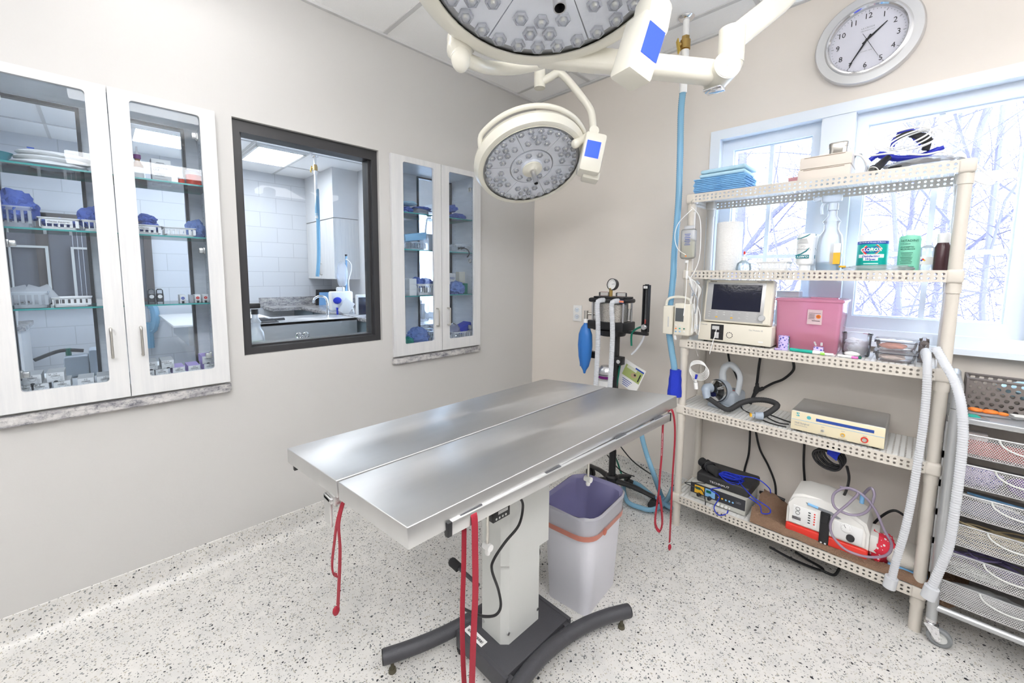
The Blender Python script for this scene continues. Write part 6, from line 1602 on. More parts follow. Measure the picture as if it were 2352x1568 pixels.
MB().b2(hp_(.01, .545, .0008), hp_(.99, .56)).build('trim_line', lblue_m, hc)
MB().prism([(0, 0), (.012, 0), (.012, .004), (.004, .012), (.012, .012), (.012, .016), (0, .016), (0, .012), (.008, .004), (0, .004)], hp_(.065, .74, .0012), X_, Z_, Y_*.0006).disc(hp_(.21, .76), V(0, -1, 0), .008, .001).build('logo', pm('teal_print_light', (.10, .45, .50), .5), hc)
MB().text('Hall Surgical', hp_(.055, .36, .0006), X_, Z_, .011, 'LEFT', bold=.01).text('MicroChoice', hp_(.055, .24, .0006), X_, Z_, .009, 'LEFT').build('lettering', inkg_m, hc)
for fx, rr, mm in ((.37, .0065, cardg_m), (.585, .0085, yellow_m), (.805, .0125, redp_m)):
    o = MB().lathe([(rr, .0), (rr, .002), (0, .002)], hp_(fx, .26), V(0, -1, 0), 24).build('socket', mm, hc)
    MB().lathe([(rr*.7, .002), (rr*.6, .006), (rr*.4, .006), (rr*.35, .003), (0, .003)], hp_(fx, .26), V(0, -1, 0), 24).build('socket_ring', nick_m, o)
m = MB()
for fx in (.37, .585, .805): m.rect(hp_(fx, .07), X_, Z_, .03, .002, .001).rect(hp_(fx, .44), X_, Z_, .012, .0015, .001)
m.build('small_print', inkg_m, hc)
cab = lambda label, pts, r=.0045, mm=black_m, nm='power_cable', c_='cable': tag(MB().tube(pts, r, 10, 8).build(nm, mm), label, c_)
cab('thin black cable lying between grey device and surgical console', [w2(1700, 900, 2.42), V(w2(1690, 935).x, 2.40, S2+.004)] + [V(w2(px, py).x, y, S2+.004) for px, py, y in ((1720, 950, 2.33), (1760, 965, 2.26), (1785, 975, 2.24), (1812, 985, 2.24))], .003)
cab('thin black cable looping left of the surgical console', [V(w2(px, 945).x, y, S2+.004) for px, y in ((1815, 2.33), (1800, 2.34), (1780, 2.36), (1755, 2.38), (1760, 2.33), (1790, 2.28), (1815, 2.29))], .003)
BY = 2.525
wy = lambda px, py, y=BY: P(px, py, y=y)
cab('black cable hanging behind the grey device from the middle shelf', [wy(1672, 810), wy(1677, 835), wy(1690, 860), wy(1702, 900), wy(1706, 940)], .0055)
ys = thing('splitter_cable', 'thick black y-shaped cable on the wall behind second shelf', 'cable', wy(1740, 905))
MB().tube([wy(1746, 822), wy(1742, 850), wy(1738, 885)], .0065, 10).tube([wy(1822, 830), wy(1822, 850), wy(1800, 870), wy(1775, 880), wy(1752, 892)], .0065, 10).tube([wy(1738, 890), wy(1732, 905), wy(1724, 925), wy(1715, 960)], .0075, 10).build('cable', black_m, ys)
MB().tube([wy(1739, 880), wy(1738, 894), wy(1730, 912)], [.009, .014, .009], 12, 4).tube([wy(1753, 891), wy(1742, 896)], .010, 10).build('junction', rubber_m, ys)
cab('black cable hanging between second and bottom shelves, leftmost', [wy(1723, 985), wy(1720, 1040), wy(1710, 1080), wy(1703, 1130)], .0055)
cab('black cable hanging between second and bottom shelves, second from left', [wy(1735, 985), wy(1745, 1030), wy(1765, 1070), wy(1780, 1110), wy(1782, 1150)], .0055)
cab('straight black cable hanging behind the white pump', [wy(1848, 1010), wy(1846, 1060), wy(1848, 1100), wy(1852, 1150)], .0055)
cc2 = thing('coiled_cable', 'coil of black cable tied with blue tape above the white pump', 'cable', wy(1905, 1060, 2.30))
m = MB()
for k in range(5):
    o = wy(1905+4*k-6, 1056-2*k, 2.30); ra_, rb2 = .052-.003*k, .040+.002*(k % 2)
    m.tube([o+V(ra_*cos(q), .004*k, rb2*sin(q)-.012*cos(q)) for q in [i*pi/6 for i in range(12)]], .0052, 8, 4, closed=True)
m.tube([wy(1945, 1070, 2.32), wy(1950, 1095, 2.33), wy(1946, 1120, 2.36), wy(1935, 1145, 2.40)], .0055, 8).build('coil', black_m, cc2)
MB().prism([(-.022, .02), (.026, .016), (.016, -.004), (.012, -.028), (-.006, -.016), (-.024, -.006)], wy(1915, 1042, 2.285), X_, Z_, V(0, -.004, 0)).build('tape_tie', tape_m, cc2)
# hook with coiled white line on the lip of the middle shelf
hk = thing('coiled_tubing', 'coil of thin white tubing hanging on a hook below the middle shelf', 'tubing', P(1605, 850, y=2.19))
m = MB()
for k in range(6):
    o = P(1603+k, 843+2*k, y=2.195); m.tube([o+V((.040+.002*k)*cos(q), -.003*k+.004*sin(q*2), (.036+.0015*k)*sin(q)) for q in [i*pi/7 for i in range(14)]], .0016, 6, 3, closed=True)
m.tube([P(*p, y=2.19) for p in ((1587, 860), (1592, 872), (1600, 878))], .0016, 6).build('coil', white_m, hk)
MB().tube([P(*p, y=2.195) for p in ((1603, 818), (1598, 800), (1600, 790))], .0016, 6).build('hook', nick_m, hk)
MB().cyl(P(1598, 877, y=2.19), P(1598, 866, y=2.19), .007).cyl(P(1598, 878, y=2.19), P(1599, 893, y=2.19), .010).build('connector', white_m, hk)
MB().cyl(P(1600, 860, y=2.185), P(1598, 870, y=2.185), .006).build('blue_clip', bluepl_m, hk)
# ---- bottom shelf
EY = 2.24
a, b = P(1583, 1155, y=EY), P(1711, 1190, y=EY)
b_x = b.x+.0; eh = .088
eu = thing('electrosurgical_unit', 'grey electrosurgical unit with yellow and blue panels on bottom shelf', 'medical device', ((a.x+b.x)/2, 2.33, S1))
MB().b2((a.x, EY+.002, S1+.004), (b_x, 2.45, S1+eh), bev=.004).build('case', pm('stone_grey', (.52, .52, .48), .4), eu)
EW = b_x-a.x
def ep(fx, fz, l=0): return V(a.x+EW*fx, EY-l, S1+.004+eh*fz)
MB().b2(ep(.01, .30), ep(.99, .95)+Y_*.003, bev=.002).build('dark_panel', pm('panel_black', (.03, .032, .04), .35), eu)
for i, (fa, fb, mm) in enumerate(((.09, .27, yellow_m), (.29, .47, lblue_m))):
    o = MB().b2(ep(fa, .38, .002), ep(fb, .86)).build('mode_panel', mm, eu)
    MB().b2(ep(fa+.02, .62, .003), ep(fb-.07, .78)).build('led_readout', pm('green_led', (.0, .12, .06), .3), eu)
    MB().lathe([(.010, 0), (.009, .014), (.007, .016), (0, .016)], ep((fa+fb)/2-.0, .33, .002), V(0, -1, 0), 20).build('knob', black_m, eu)
m = MB(); 
for k, fx in enumerate((.54, .60, .665, .725, .785)):
    (MB().disc(ep(fx, .57, .001), V(0, -1, 0), .0045)).build('round_key', yellow_m if k < 2 else lblue_m, eu)
m = MB()
for fx in (.54, .61, .68, .74): m.cyl(ep(fx, .16, 0), ep(fx, .16, .01), .0065 if fx < .7 else .003, n=14)
m.build('socket', white_m, eu)
MB().text('eDGE', ep(.25, .17, .0015), X_, Z_, .014, bold=.02).build('lettering', ink_m, eu); MB().text('LED', ep(.88, .62, .0015), X_, Z_, .014).build('corner_lettering', inkg_m, eu)
bk = thing('black_case', 'flat black equipment case on top of the electrosurgical unit', 'case', ((a.x+b.x)/2, 2.36, S1+eh))
MB().b2((a.x+.02, 2.27, S1+eh+.001), (b_x+.004, 2.47, S1+eh+.052), bev=.010, seg=3).build('case', pm('matt_black', (.028, .028, .03), .5), bk)
MB().text('TECHNAUT', V(a.x+EW*.50, 2.2695, S1+eh+.018), X_, Z_, .015, width=1.25).build('lettering', inkw_m, bk)
tt = thing('black_handset', 'black cylinder wound with cord lying on the flat black case', 'handset', (a.x+.04, 2.32, S1+eh+.052))
h0, h1 = V(a.x+.012, 2.36, S1+eh+.078), V(a.x+.125, 2.29, S1+eh+.072)
MB().cyl(h0, h1, .025, .023).build('cylinder', rubber_m, tt); m = MB(); dd = (h1-h0).normalized(); s1 = dd.cross(Z_).normalized(); s2_ = s1.cross(dd)
for k in range(5): o = h0.lerp(h1, .3+.06*k); m.tube([o+(s1*cos(q)+s2_*sin(q))*.0285+dd*.008*sin(q*2+k) for q in [i*pi/5 for i in range(10)]], .0032, 8, 3, closed=True)
m.build('wound_cord', black_m, tt)
w1 = lambda px, py, y: P(px, py, y=y)
cab('thin black cord looping over left end of the electrosurgical unit', [w1(1620, 1110, 2.25), w1(1600, 1108, 2.22), w1(1573, 1108, 2.20), w1(1590, 1116, 2.20), w1(1612, 1125, 2.215), w1(1620, 1150, 2.215), w1(1620, 1175, 2.215), w1(1632, 1182, 2.215), w1(1652, 1172, 2.225)], .0025)
m = MB(); random.seed(4)
o = w1(1678, 1108, 2.30); o.z = S1+eh+.068
for k in range(9):
    f = .045+.004*(k % 4); m.tube([o+V(f*1.0*cos(q)+.008*sin(k), .02*sin(q+k)-.01, .018*sin(q+.2*k)+.012*cos(q)*-.8+.002*k) for q in [i*pi/5 for i in range(10)]], .0022, 6, 3, closed=True)
m.tube([o+V(.04, 0, -.01), w1(1728, 1140, 2.22), w1(1765, 1165, 2.21), w1(1768, 1178, 2.21), w1(1750, 1178, 2.21), w1(1745, 1160, 2.21), w1(1720, 1142, 2.22)], .0026, 6)
m.tube([o+V(-.03, 0, .02), w1(1700, 1092, 2.26), w1(1740, 1100, 2.26), w1(1766, 1120, 2.26), w1(1770, 1132, 2.27)], .0026, 6)
m.tube([w1(1655, 1120, 2.22), w1(1632, 1124, 2.21), w1(1652, 1140, 2.20), w1(1640, 1165, 2.20), w1(1650, 1182, 2.20), w1(1668, 1180, 2.21), w1(1672, 1172, 2.23)], .0028, 6)
tag(m.build('blue_cable', tape_m), 'tangled bright blue cable on the electrosurgical unit', 'cable')
# towel, pump
x0, x1 = P(1722, 1200, y=2.22).x, SX1+.05
tw = MB(); bm = tw.bm; N, Q = 60, 16; grid = []
for i in range(N+1):
    row = []
    for j in range(Q+1):
        fx, fy = i/N, j/Q; x = x0+(x1-x0)*fx; y = 2.208+.26*fy
        z = S1+.010+.006*noise.noise(V(x*16, y*16, 1))
        edge = math.exp(-((y-2.235)/.018)**2); z += edge*(.030*(1-.25*fx)+.006*sin(x*9)+.010*noise.noise(V(x*22, 2, 3)))
        if fx < .22 and fy > .0: z += (.22-fx)/.22*(.07*fy+.02)*(1+.4*noise.noise(V(x*18, y*14, 5)))
        row.append(bm.verts.new((x+.01*noise.noise(V(0, y*30, x*3)), y, z)))
    grid.append(row)
for i in range(N):
    for j in range(Q): bm.faces.new((grid[i][j], grid[i+1][j], grid[i+1][j+1], grid[i][j+1]))
ext = bmesh.ops.extrude_face_region(bm, geom=bm.faces[:])
for v in ext['geom']:
    if isinstance(v, bmesh.types.BMVert): v.co.z = max(S1+.0008, v.co.z-.009)
bmesh.ops.recalc_face_normals(bm, faces=bm.faces)
tag(tw.build('brown_towel', towel_m, ang=80), 'fluffy brown towel spread under the white and red pump', 'towel')
PYp = 2.228
a, b = P(1803, 1208, y=PYp), P(1993, 1268, y=PYp)
sp_ = thing('suction_pump', 'white and red suction pump with black latch on the brown towel', 'pump', ((a.x+b.x)/2, 2.33, S1+.02))
PW = b.x-a.x; zb_ = S1+.020; PH = .205
MB().b2((a.x, PYp, zb_), (b.x, 2.43, zb_+.042), bev=.008, seg=3).build('base', redp_m, sp_)
prof = [(0, 0), (PW, 0), (PW, .075), (PW-.012, .112), (PW*.80, PH-.068), (PW*.66, PH-.056), (PW*.42, PH-.046), (PW*.20, PH-.046), (PW*.07, PH-.060), (.006, .10), (0, .07)]
# solid shell; a grey patch below paints the shade of the handle hollow
slot = [(PW*.24, .125), (PW*.56, .112), (PW*.68, .098), (PW*.70, .090), (PW*.26, .108)]
m = MB(); m.prism(prof, V(a.x, PYp+.002, zb_+.040), X_, Z_, V(0, .195, 0))
bmesh.ops.bevel(m.bm, geom=[e for e in m.bm.edges if abs((e.verts[0].co-e.verts[1].co).normalized().y) < .1], offset=.012, segments=3, affect='EDGES')
m.build('housing', pm('warm_white_plastic', (.78, .77, .74), .4), sp_)
def pp(fx, z_, l=0): return V(a.x+PW*fx, PYp-l+.002, zb_+.040+z_)
MB().prism([(PW*.24, .128), (PW*.56, .121), (PW*.68, .104), (PW*.64, .098), (PW*.5, .108), (PW*.27, .118)], pp(0, 0, .001), X_, Z_, V(0, .004, 0)).build('handle_shade', pm('handle_shadow_grey', (.25, .26, .28), .6), sp_)
MB().cyl(pp(.27, .125, .004), pp(.40, .121, .004), .0055).build('blue_connector', lblue_m, sp_)
MB().b2(pp(.09, .020, .002), pp(.40, .098)+Y_*.002, bev=.002).build('control_panel', card_m, sp_)
MB().b2(pp(.60, .016, .002), pp(.93, .090)+Y_*.002, bev=.002).build('control_panel', card_m, sp_)
m = MB()
for z_ in (.085, .066): m.lathe([(.0085, .0), (.0085, .0015), (.0072, .0015), (.0072, 0)], pp(.15, z_, .002), V(0, -1, 0), 20)
for k in range(5): m.rect(pp(.30, .084-.012*k, .003), X_, Z_, .009, .005)
for k in range(3): m.rect(pp(.14, .044-.005*k, .003), X_, Z_, .034, .003)
m.text('SUCTION', pp(.13, .052, .003), X_, Z_, .006) if False else None
m.build('panel_print', ink_m, sp_)
for k in range(5): MB().lathe([(.0035, 0), (.003, .002), (0, .002)], pp(.365, .084-.012*k, .002), V(0, -1, 0), 12).build('red_indicator', redp_m, sp_)
MB().b2(pp(.435, -.035, .010), pp(.555, .112)+Y_*.0, bev=.004, seg=2).b2(pp(.45, .065, .014), pp(.54, .105), bev=.003).build('latch', black_m, sp_)
m = MB(); m.cyl(pp(.47, -.028, .010), pp(.47, -.028, .013), .004).cyl(pp(.52, -.028, .010), pp(.52, -.028, .013), .004); m.build('rivet', chrome_m, sp_)
o = pp(.74, .074, .003); MB().lathe([(.020, 0), (.020, .003), (.018, .004), (0, .003)], o, V(0, -1, 0), 28).build('gauge', white_m, sp_)
m = MB(); m.prism([(-.0008, 0), (.0008, 0), (.0008, .014), (-.0008, .014)], o-Y_*.0045, V(.8, 0, .5).normalized(), V(-.5, 0, .8).normalized(), Y_*.0005)
for k in range(10): q = R(210-k*24); m.rect(o+V(.015*cos(q), -.0042, .015*sin(q)), X_, Z_, .0016, .0016)
m.build('gauge_needle', ink_m, sp_)
MB().lathe([(.0145, 0), (.0140, .012), (.011, .015), (0, .015)], pp(.80, .036, .003), V(0, -1, 0), 28).build('regulator_knob', rubber_m, sp_)
MB().b2((b.x, PYp+.03, zb_+.03), (b.x+.028, PYp+.15, zb_+.105), bev=.004).build('side_filter', MATS['warm_white_plastic'], sp_)
e0 = P(1980, 1145, y=2.25)
MB().cyl(e0-Z_*.02, e0+Z_*.02, .008).build('outlet_nozzle', lblue_m, sp_)
q = [e0+Z_*.015] + [P(*p, y=y_) for p, y_ in (((2000, 1120), 2.21), ((2008, 1140), 2.20), ((1990, 1175), 2.20), ((1955, 1182), 2.20), ((1918, 1165), 2.20), ((1915, 1135), 2.20), ((1945, 1120), 2.20), ((1980, 1135), 2.20), ((2010, 1170), 2.195), ((2030, 1215), 2.19), ((2048, 1250), 2.19), ((2035, 1275), 2.19), ((1990, 1278), 2.19), ((1940, 1260), 2.19), ((1910, 1225), 2.19), ((1912, 1190), 2.19), ((1950, 1155), 2.195), ((1970, 1130), 2.20), ((1930, 1118), 2.215))]
tag(MB().tube(q, .0052, 10, 6).build('suction_tubing', thin('lilac_tube', (.62, .55, .70), .6, .1, (.9, .85, .95))), 'looped clear lilac tubing hanging over the white pump', 'tubing')
c = P(2040, 1240, y=2.28); c.z = S1+.012
tag(MB().ball(c+V(-.02, .03, .05), (.10, .12, .12), 3, nz=.35, seed=17, ns=10).build('flowered_cloth', flower_m), 'red flowered cloth bundle right of the white pump', 'cloth')
tag(MB().box(c+V(.055, .05, .045), (.12, .16, .06), bev=.025, seg=3).build('folded_towel', cloth_m), 'folded cream towel beside the red flowered cloth', 'towel')
tag(MB().box(c+V(.065, .05, .008), (.12, .17, .022), bev=.008).build('folded_cloth', lblue_m), 'folded blue cloth under the cream towel on bottom shelf', 'cloth')
cab('black cable arching behind the red flowered cloth', [wy(2000, 1210, 2.45), wy(2025, 1185, 2.45), wy(2055, 1172, 2.45), wy(2085, 1190, 2.45)], .0055)
cab('black cord bundle behind the brown towel', [V(P(1745, 1135, y=2.47).x, 2.47, S1+.05), V(P(1775, 1130, y=2.47).x, 2.46, S1+.06), V(P(1805, 1135, y=2.47).x, 2.46, S1+.055)], .008)
# cord below the bottom shelf
qq = [P(*p, z=z_) for p, z_ in (((1768, 1256), .07), ((1800, 1275), .05), ((1850, 1298), .03), ((1890, 1310), .02), ((1882, 1298), .03), ((1850, 1280), .05), ((1830, 1270), .08))]
cab('black cord loop sagging below the bottom shelf onto the floor', [P(1768, 1256, z=.10), P(1820, 1284, z=.05), P(1880, 1308, z=.008), P(1888, 1304, z=.008), P(1850, 1282, z=.05), P(1828, 1268, z=.09)], .006)
cab('short black cord curling on the floor under the shelf', [P(1885, 1308, z=.008), P(1915, 1320, z=.008), P(1928, 1305, z=.05)], .006)
# ---- hanging items on the left post
ih = thing('iv_pump', 'beige infusion pump with small grey screen clamped to left shelf post', 'infusion pump', P(1556, 768, y=2.18))
def ip(px, py, y=2.165): return P(px, py, y=y)
p0, p1 = ip(1520, 766), ip(1546, 703); q0, q1 = ip(1547, 768), ip(1586, 698)
MB().b2((p0.x, 2.165, p0.z), (p1.x, 2.235, p1.z), bev=.008, seg=3).b2((q0.x, 2.158, q0.z), (q1.x, 2.235, q1.z), bev=.008, seg=3).build('case', beige_m, ih)
m = MB().tube([ip(1530, 705, 2.20), ip(1534, 688, 2.20), ip(1548, 682, 2.20), ip(1572, 683, 2.20), ip(1585, 690, 2.20), ip(1588, 705, 2.20)], .007, 12, 5); m.build('carry_handle', cream_m, ih)
fy_ = 2.157
s0, s1_ = ip(1551, 737, fy_), ip(1571, 708, fy_)
MB().b2((s0.x, fy_-.0015, s0.z), (s1_.x, fy_+.002, s1_.z)).build('screen', pm('lcd_dark', (.10, .11, .12), .2), ih)
s0, s1_ = ip(1549, 762, fy_), ip(1582, 704, fy_)
for k, (px, py, mm) in enumerate(((1552, 754, orange_m), (1561, 754, teal_m), (1571, 755, green_m), (1552, 761, lblue_m), (1561, 761, lblue_m), (1571, 762, card_m), (1552, 747, card_m), (1562, 747, card_m))):
    o = ip(px, py, fy_-.001); MB().box(o, (.0085, .003, .006), bev=.0012).build('key', mm, ih)
MB().b2(ip(1533, 750, 2.163), ip(1537, 727, 2.166)).build('door_mark', cardg_m, ih)
MB().box(ip(1551, 775, 2.16), (.012, .003, .022), rot=Matrix.Rotation(-.3, 3, 'Y')).build('hang_tag', card_m, ih)
iv = thing('iv_bag', 'clear iv fluid bag with blue print hanging at the left shelf post', 'iv bag', ip(1578, 610, 2.18))
bc = ip(1581, 560, 2.185)
MB().box(bc, (.078, .034, .155), bev=.015, seg=4).box(bc+Z_*.084, (.05, .006, .02), bev=.002).build('bag', film_m, iv)
MB().box(bc-Z_*.026, (.070, .028, .098), bev=.012, seg=3).build('fluid', thin('pale_yellow_fluid', (.85, .82, .60), .25, .05, (.97, .95, .82)), iv)
m = MB(); 
for k in range(7): m.rect(bc+V(.004, -.0245, .048-.009*k), X_, Z_, .030-.006*(k % 2), .0028)
m.text('V31', bc+V(-.002, -.025, -.030), X_, Z_, .012) if False else None
m.build('blue_print', inkb_m, iv)
MB().cyl(bc-Z_*.085+V(0, -.01, 0), bc-Z_*.098+V(0, -.01, 0), .009).build('port', white_m, iv); MB().disc(bc+V(0, -.024, -.064), V(0, -1, 0), .004).build('orange_port', orange_m, iv)
MB().tube([ip(1580, 600, 2.17), ip(1578, 622, 2.165), ip(1577, 650, 2.165), ip(1574, 690, 2.16), ip(1570, 725, 2.155)], .0022, 8).tube([ip(1590, 480, 2.19), ip(1560, 510, 2.18), ip(1550, 540, 2.18), ip(1556, 570, 2.175), ip(1575, 585, 2.165)], .002, 8).tube([ip(1588, 475, 2.19), ip(1607, 500, 2.18), ip(1609, 560, 2.18), ip(1603, 605, 2.18), ip(1585, 640, 2.17)], .002, 8).cyl(ip(1578, 622, 2.165), ip(1577, 640, 2.165), .006).build('drip_line', white_m, iv)
MB().tube([ip(1590, 470, 2.19), ip(1588, 462, 2.20), ip(1592, 458, 2.205)], .002, 6).build('hook', nick_m, iv)
ld = thing('sensor_leads', 'bunch of grey and white sensor leads hanging left of the monitor', 'cable', ip(1592, 720, 2.17))
m = MB(); random.seed(9)
for k in range(9):
    x_ = 1585+k*2.6; m.tube([ip(1580+k*2, 632+k*2, 2.18), ip(x_+4, 660+5*sin(k), 2.175), ip(x_-1+3*cos(k*2), 695, 2.18), ip(x_+3*sin(k*1.7), 730+6*cos(k), 2.185), ip(x_-2, 765+4*sin(k), 2.19)], .0018, 6)
m.build('lead', white_m, ld)
m = MB(); m.tube([ip(1583, 650, 2.17), ip(1590, 665, 2.165), ip(1602, 690, 2.17), ip(1596, 720, 2.17)], .0022, 6).cyl(ip(1600, 645, 2.17), ip(1606, 652, 2.17), .005).cyl(ip(1592, 672, 2.17), ip(1590, 680, 2.17), .004); m.build('grey_lead', gumm_m, ld)
bw = [ip(1541, 848, 2.19), ip(1567, 849, 2.20), ip(1566, 912, 2.20), ip(1531, 907, 2.185)]
wr_ = MB(); 
wr_.tube([ip(1552, 849, 2.205), ip(1551, 870, 2.205), ip(1549, 909, 2.205)], [.030, .034, .038], 20, 3, flat=.9).build
tag(wr_.build('bandage_wrap', tape_m), 'royal blue bandage wrapped around hose and left shelf post', 'bandage')
# white corrugated hoses at the right post
tag(MB().tube([P(*p, y=y_) for p, y_ in (((2130, 832), 2.30), ((2124, 812), 2.25), ((2128, 808), 2.20), ((2130, 835), 2.175), ((2128, 900), 2.165), ((2120, 980), 2.155), ((2108, 1060), 2.145), ((2095, 1140), 2.135), ((2078, 1220), 2.125), ((2060, 1280), 2.12), ((2048, 1330), 2.12))], .0135, 14, 10, ribs=(.009, .0016)).cyl(P(2048, 1325, y=2.12), P(2042, 1348, y=2.12), .020).build('ventilator_hose', hose_m), 'white corrugated hose running down inside the right shelf post', 'hose')
tag(MB().tube([P(*p, y=y_) for p, y_ in (((2150, 800), 2.20), ((2168, 832), 2.17), ((2190, 870), 2.14), ((2206, 920), 2.11), ((2212, 985), 2.10), ((2207, 1060), 2.09), ((2196, 1150), 2.08), ((2180, 1250), 2.075), ((2155, 1315), 2.075), ((2138, 1352), 2.075))], .0145, 14, 10, ribs=(.009, .0016)).cyl(P(2141, 1348, y=2.075), P(2131, 1372, y=2.075), .021).build('ventilator_hose', hose_m), 'white corrugated hose curving over the drawer cart frame', 'hose')

# ------------------------------------------------------------------ drawer cart
KY = 2.205
kt = thing('drawer_cart', 'silver wheeled cart with six wire mesh drawers at right edge', 'cart', (.4, 2.36, 0))
kx0, kx1 = .095, .60; kyb = 2.50
def kz(py, px=2180): return P(px, py, y=KY).z
ztop = .895
MB().b2((kx0, KY-.005, ztop-.012), (kx1, kyb, ztop), bev=.005).b2((kx0, KY-.008, ztop-.014), (kx1, KY, ztop+.006), bev=.003).build('top_tray', silverp_m, kt)
tx = P(2163, 1200, y=2.235).x
pts = [V(tx, KY-.01, .10), V(tx, KY-.01, .5), V(tx, KY-.01, .93), V(tx, KY+.0, .985), V(tx, KY+.03, 1.01), V(tx, KY+.10, 1.012), V(tx, 2.42, 1.012)]
MB().tube(pts[:3], .016, 20, 1).tube(pts[2:], .016, 20, 6).tube([V(tx, 2.40, 1.0), V(tx, 2.45, .99), V(tx, 2.46, .5), V(tx, 2.46, .1)], .016, 16, 3).build('side_frame', silverp_m, kt)
MB().cyl((tx, KY-.01, .15), (kx1+.1, KY-.01, .15), .0125, n=20).cyl((tx, 2.46, .15), (kx1+.1, 2.46, .15), .0125, n=20).build('lower_rail', silverp_m, kt)
MB().cyl((kx1+.1, KY-.01, .1), (kx1+.1, KY-.01, 1.0), .016).build('side_frame', silverp_m, kt)
dz_ = [.842, .728, .614, .497, .380, .262]
for i, z_ in enumerate(dz_):
    d = MB().cyl((kx0+.006, KY+.0, z_), (kx1, KY+.0, z_), .0032, n=8).cyl((kx0+.006, KY, z_), (kx0+.006, kyb, z_), .003, n=8).build('drawer', silverp_m, kt)
    x0, x1, zb2 = kx0+.012+.0*i, kx1, z_-.082
    ms = bpy.data.objects.new('mesh_front', MB().box((0, 0, 0), (x1-x0, .0012, .080)).build('tmp', mesh_m, loc=(0, 0, 0)).data); bpy.data.objects.remove(bpy.data.objects['tmp']); COL.objects.link(ms)
    ms.parent = d; ms.location = V((x0+x1)/2, KY+.001, z_-.043) - Vector(kt.location)
    ms = bpy.data.objects.new('mesh_side', MB().box((0, 0, 0), (.0012, kyb-KY, .080)).build('tmp', meshy_m, loc=(0, 0, 0)).data); bpy.data.objects.remove(bpy.data.objects['tmp']); COL.objects.link(ms)
    ms.parent = d; ms.location = V(x0, (KY+kyb)/2, z_-.043) - Vector(kt.location)
    MB().b2((x0, KY, z_-.083), (x1, kyb, z_-.081)).build('drawer_floor', pm('tray_grey', (.45, .45, .46), .5, .3), d)
    cx_ = .300-.012*i*0
    MB().tube([V(cx_+.075*cos(q), KY-.003, z_+.042*sin(q)) for q in [R(180+i_*18) for i_ in range(11)]], .0032, 8, 2).build('handle_arc', lgrey_m, d)
for z_ in dz_[:5]:
    pass
m = MB()
for i in range(5): m.b2((kx0-.002, KY+.015, dz_[i]-.112), (kx0+.004, KY+.030, dz_[i]+.03))
m.build('drawer_runner', silverp_m, kt)
cs = V(tx, KY-.01, 0)
o = MB().cyl(cs+Z_*.10, cs+Z_*.085, .016).box(cs+V(.0, -.0, .082), (.036, .045, .008), bev=.002).prism([(-.02, .08), (.022, .08), (.030, .03), (.018, .024)], cs+V(0, -.018, 0), X_, Z_, Y_*.003).prism([(-.02, .08), (.022, .08), (.030, .03), (.018, .024)], cs+V(0, .015, 0), X_, Z_, Y_*.003).build('castor_fork', chrome_m, kt)
wc = cs+V(.026, 0, .036)
MB().lathe([(.022, -.010), (.030, -.011), (.036, -.007), (.036, .007), (.030, .011), (.022, .010)], wc, Y_, 40).build('castor_tyre', grub_m, o); MB().lathe([(0, -.012), (.006, -.012), (.008, -.004), (.023, -.006), (.023, .006), (.008, .004), (0, .012)], wc, Y_, 32).build('castor_wheel', lgrey_m, o)
# drawer contents
def dfill(label, i, x0, x1, m_, h=.05, nz=.3, seed=1, name='soft_pack', cat='pack', y=2.25, d=.07):
    return tag(MB().ball(V((x0+x1)/2, y+.0, dz_[i]-.080+h*.42), (x1-x0, d, h), 3, nz=nz, seed=seed, ns=12, flat=.42).build(name, m_), label, cat)
m0 = V(.2, 2.24, dz_[0]-.08)
tag(MB().box(m0+V(.012, .02, .022), (.165, .06, .042), bev=.003).build('red_box', pm('coral_card', (.75, .16, .14), .6)), 'long red box in the top mesh drawer', 'box')
tag(MB().box(m0+V(-.04, .06, .055), (.09, .04, .03), bev=.003).build('white_pack', card_m), 'white pack behind the red box, top mesh drawer', 'pack')
dfill('bright red pack at right of the top mesh drawer', 0, .30, .37, redp_m, .06, seed=3)
dfill('pink mottled roll in the second mesh drawer', 1, .13, .25, paw_m, .07, seed=4); dfill('purple pack in the second mesh drawer', 1, .26, .33, pm('violet', (.22, .08, .45), .6), .06, seed=5); dfill('white pack at right of the second mesh drawer', 1, .30, .42, card_m, .05, seed=6, y=2.23)
for k in range(4): tag(MB().box(V(.16+.03*k, 2.25+.01*k, dz_[2]-.045+.008*k), (.16, .008, .010), rot=Matrix.Rotation(.35-.1*k, 3, 'Y'), bev=.002).build('handheld_tool', (white_m, black_m, white_m, lblue_m)[k]), ('white', 'black', 'second white', 'light blue')[k]+' pen-like tool sticking up in the third mesh drawer', 'tool')
dfill('blue grey cloth in the third mesh drawer', 2, .12, .32, pm('denim', (.22, .25, .38), .8), .05, seed=8)
def cords(label, i, m_, n, r, seed):
    random.seed(seed); m = MB()
    for k in range(n):
        f = random.uniform(.06, .12); o = V(.22+random.uniform(-.03, .08), 2.27, dz_[i]-.045+random.uniform(-.02, .03)); m.tube([o+V(f*cos(q), .03*sin(q), .02*sin(q*1.0+k)) for q in [j*pi/4 for j in range(8)]], r, 6, 3, closed=True)
    return tag(m.build('cord_bundle', m_), label, 'cords')
cords('tan and cream coiled cords in the fourth mesh drawer', 3, pm('tan_cord', (.62, .52, .32), .5), 10, .003, 2)
cords('purple and grey coiled leads in the fifth mesh drawer', 4, pm('grape_cord', (.18, .15, .30), .5), 9, .0035, 3)
dfill('grey flat pack among leads in the fifth mesh drawer', 4, .15, .30, lgrey_m, .035, seed=12)
dfill('clear crinkled packets in the bottom mesh drawer', 5, .12, .40, film_m, .07, seed=11)
dfill('pale grey pack in the bottom mesh drawer', 5, .16, .34, lgrey_m, .05, seed=13, y=2.30)
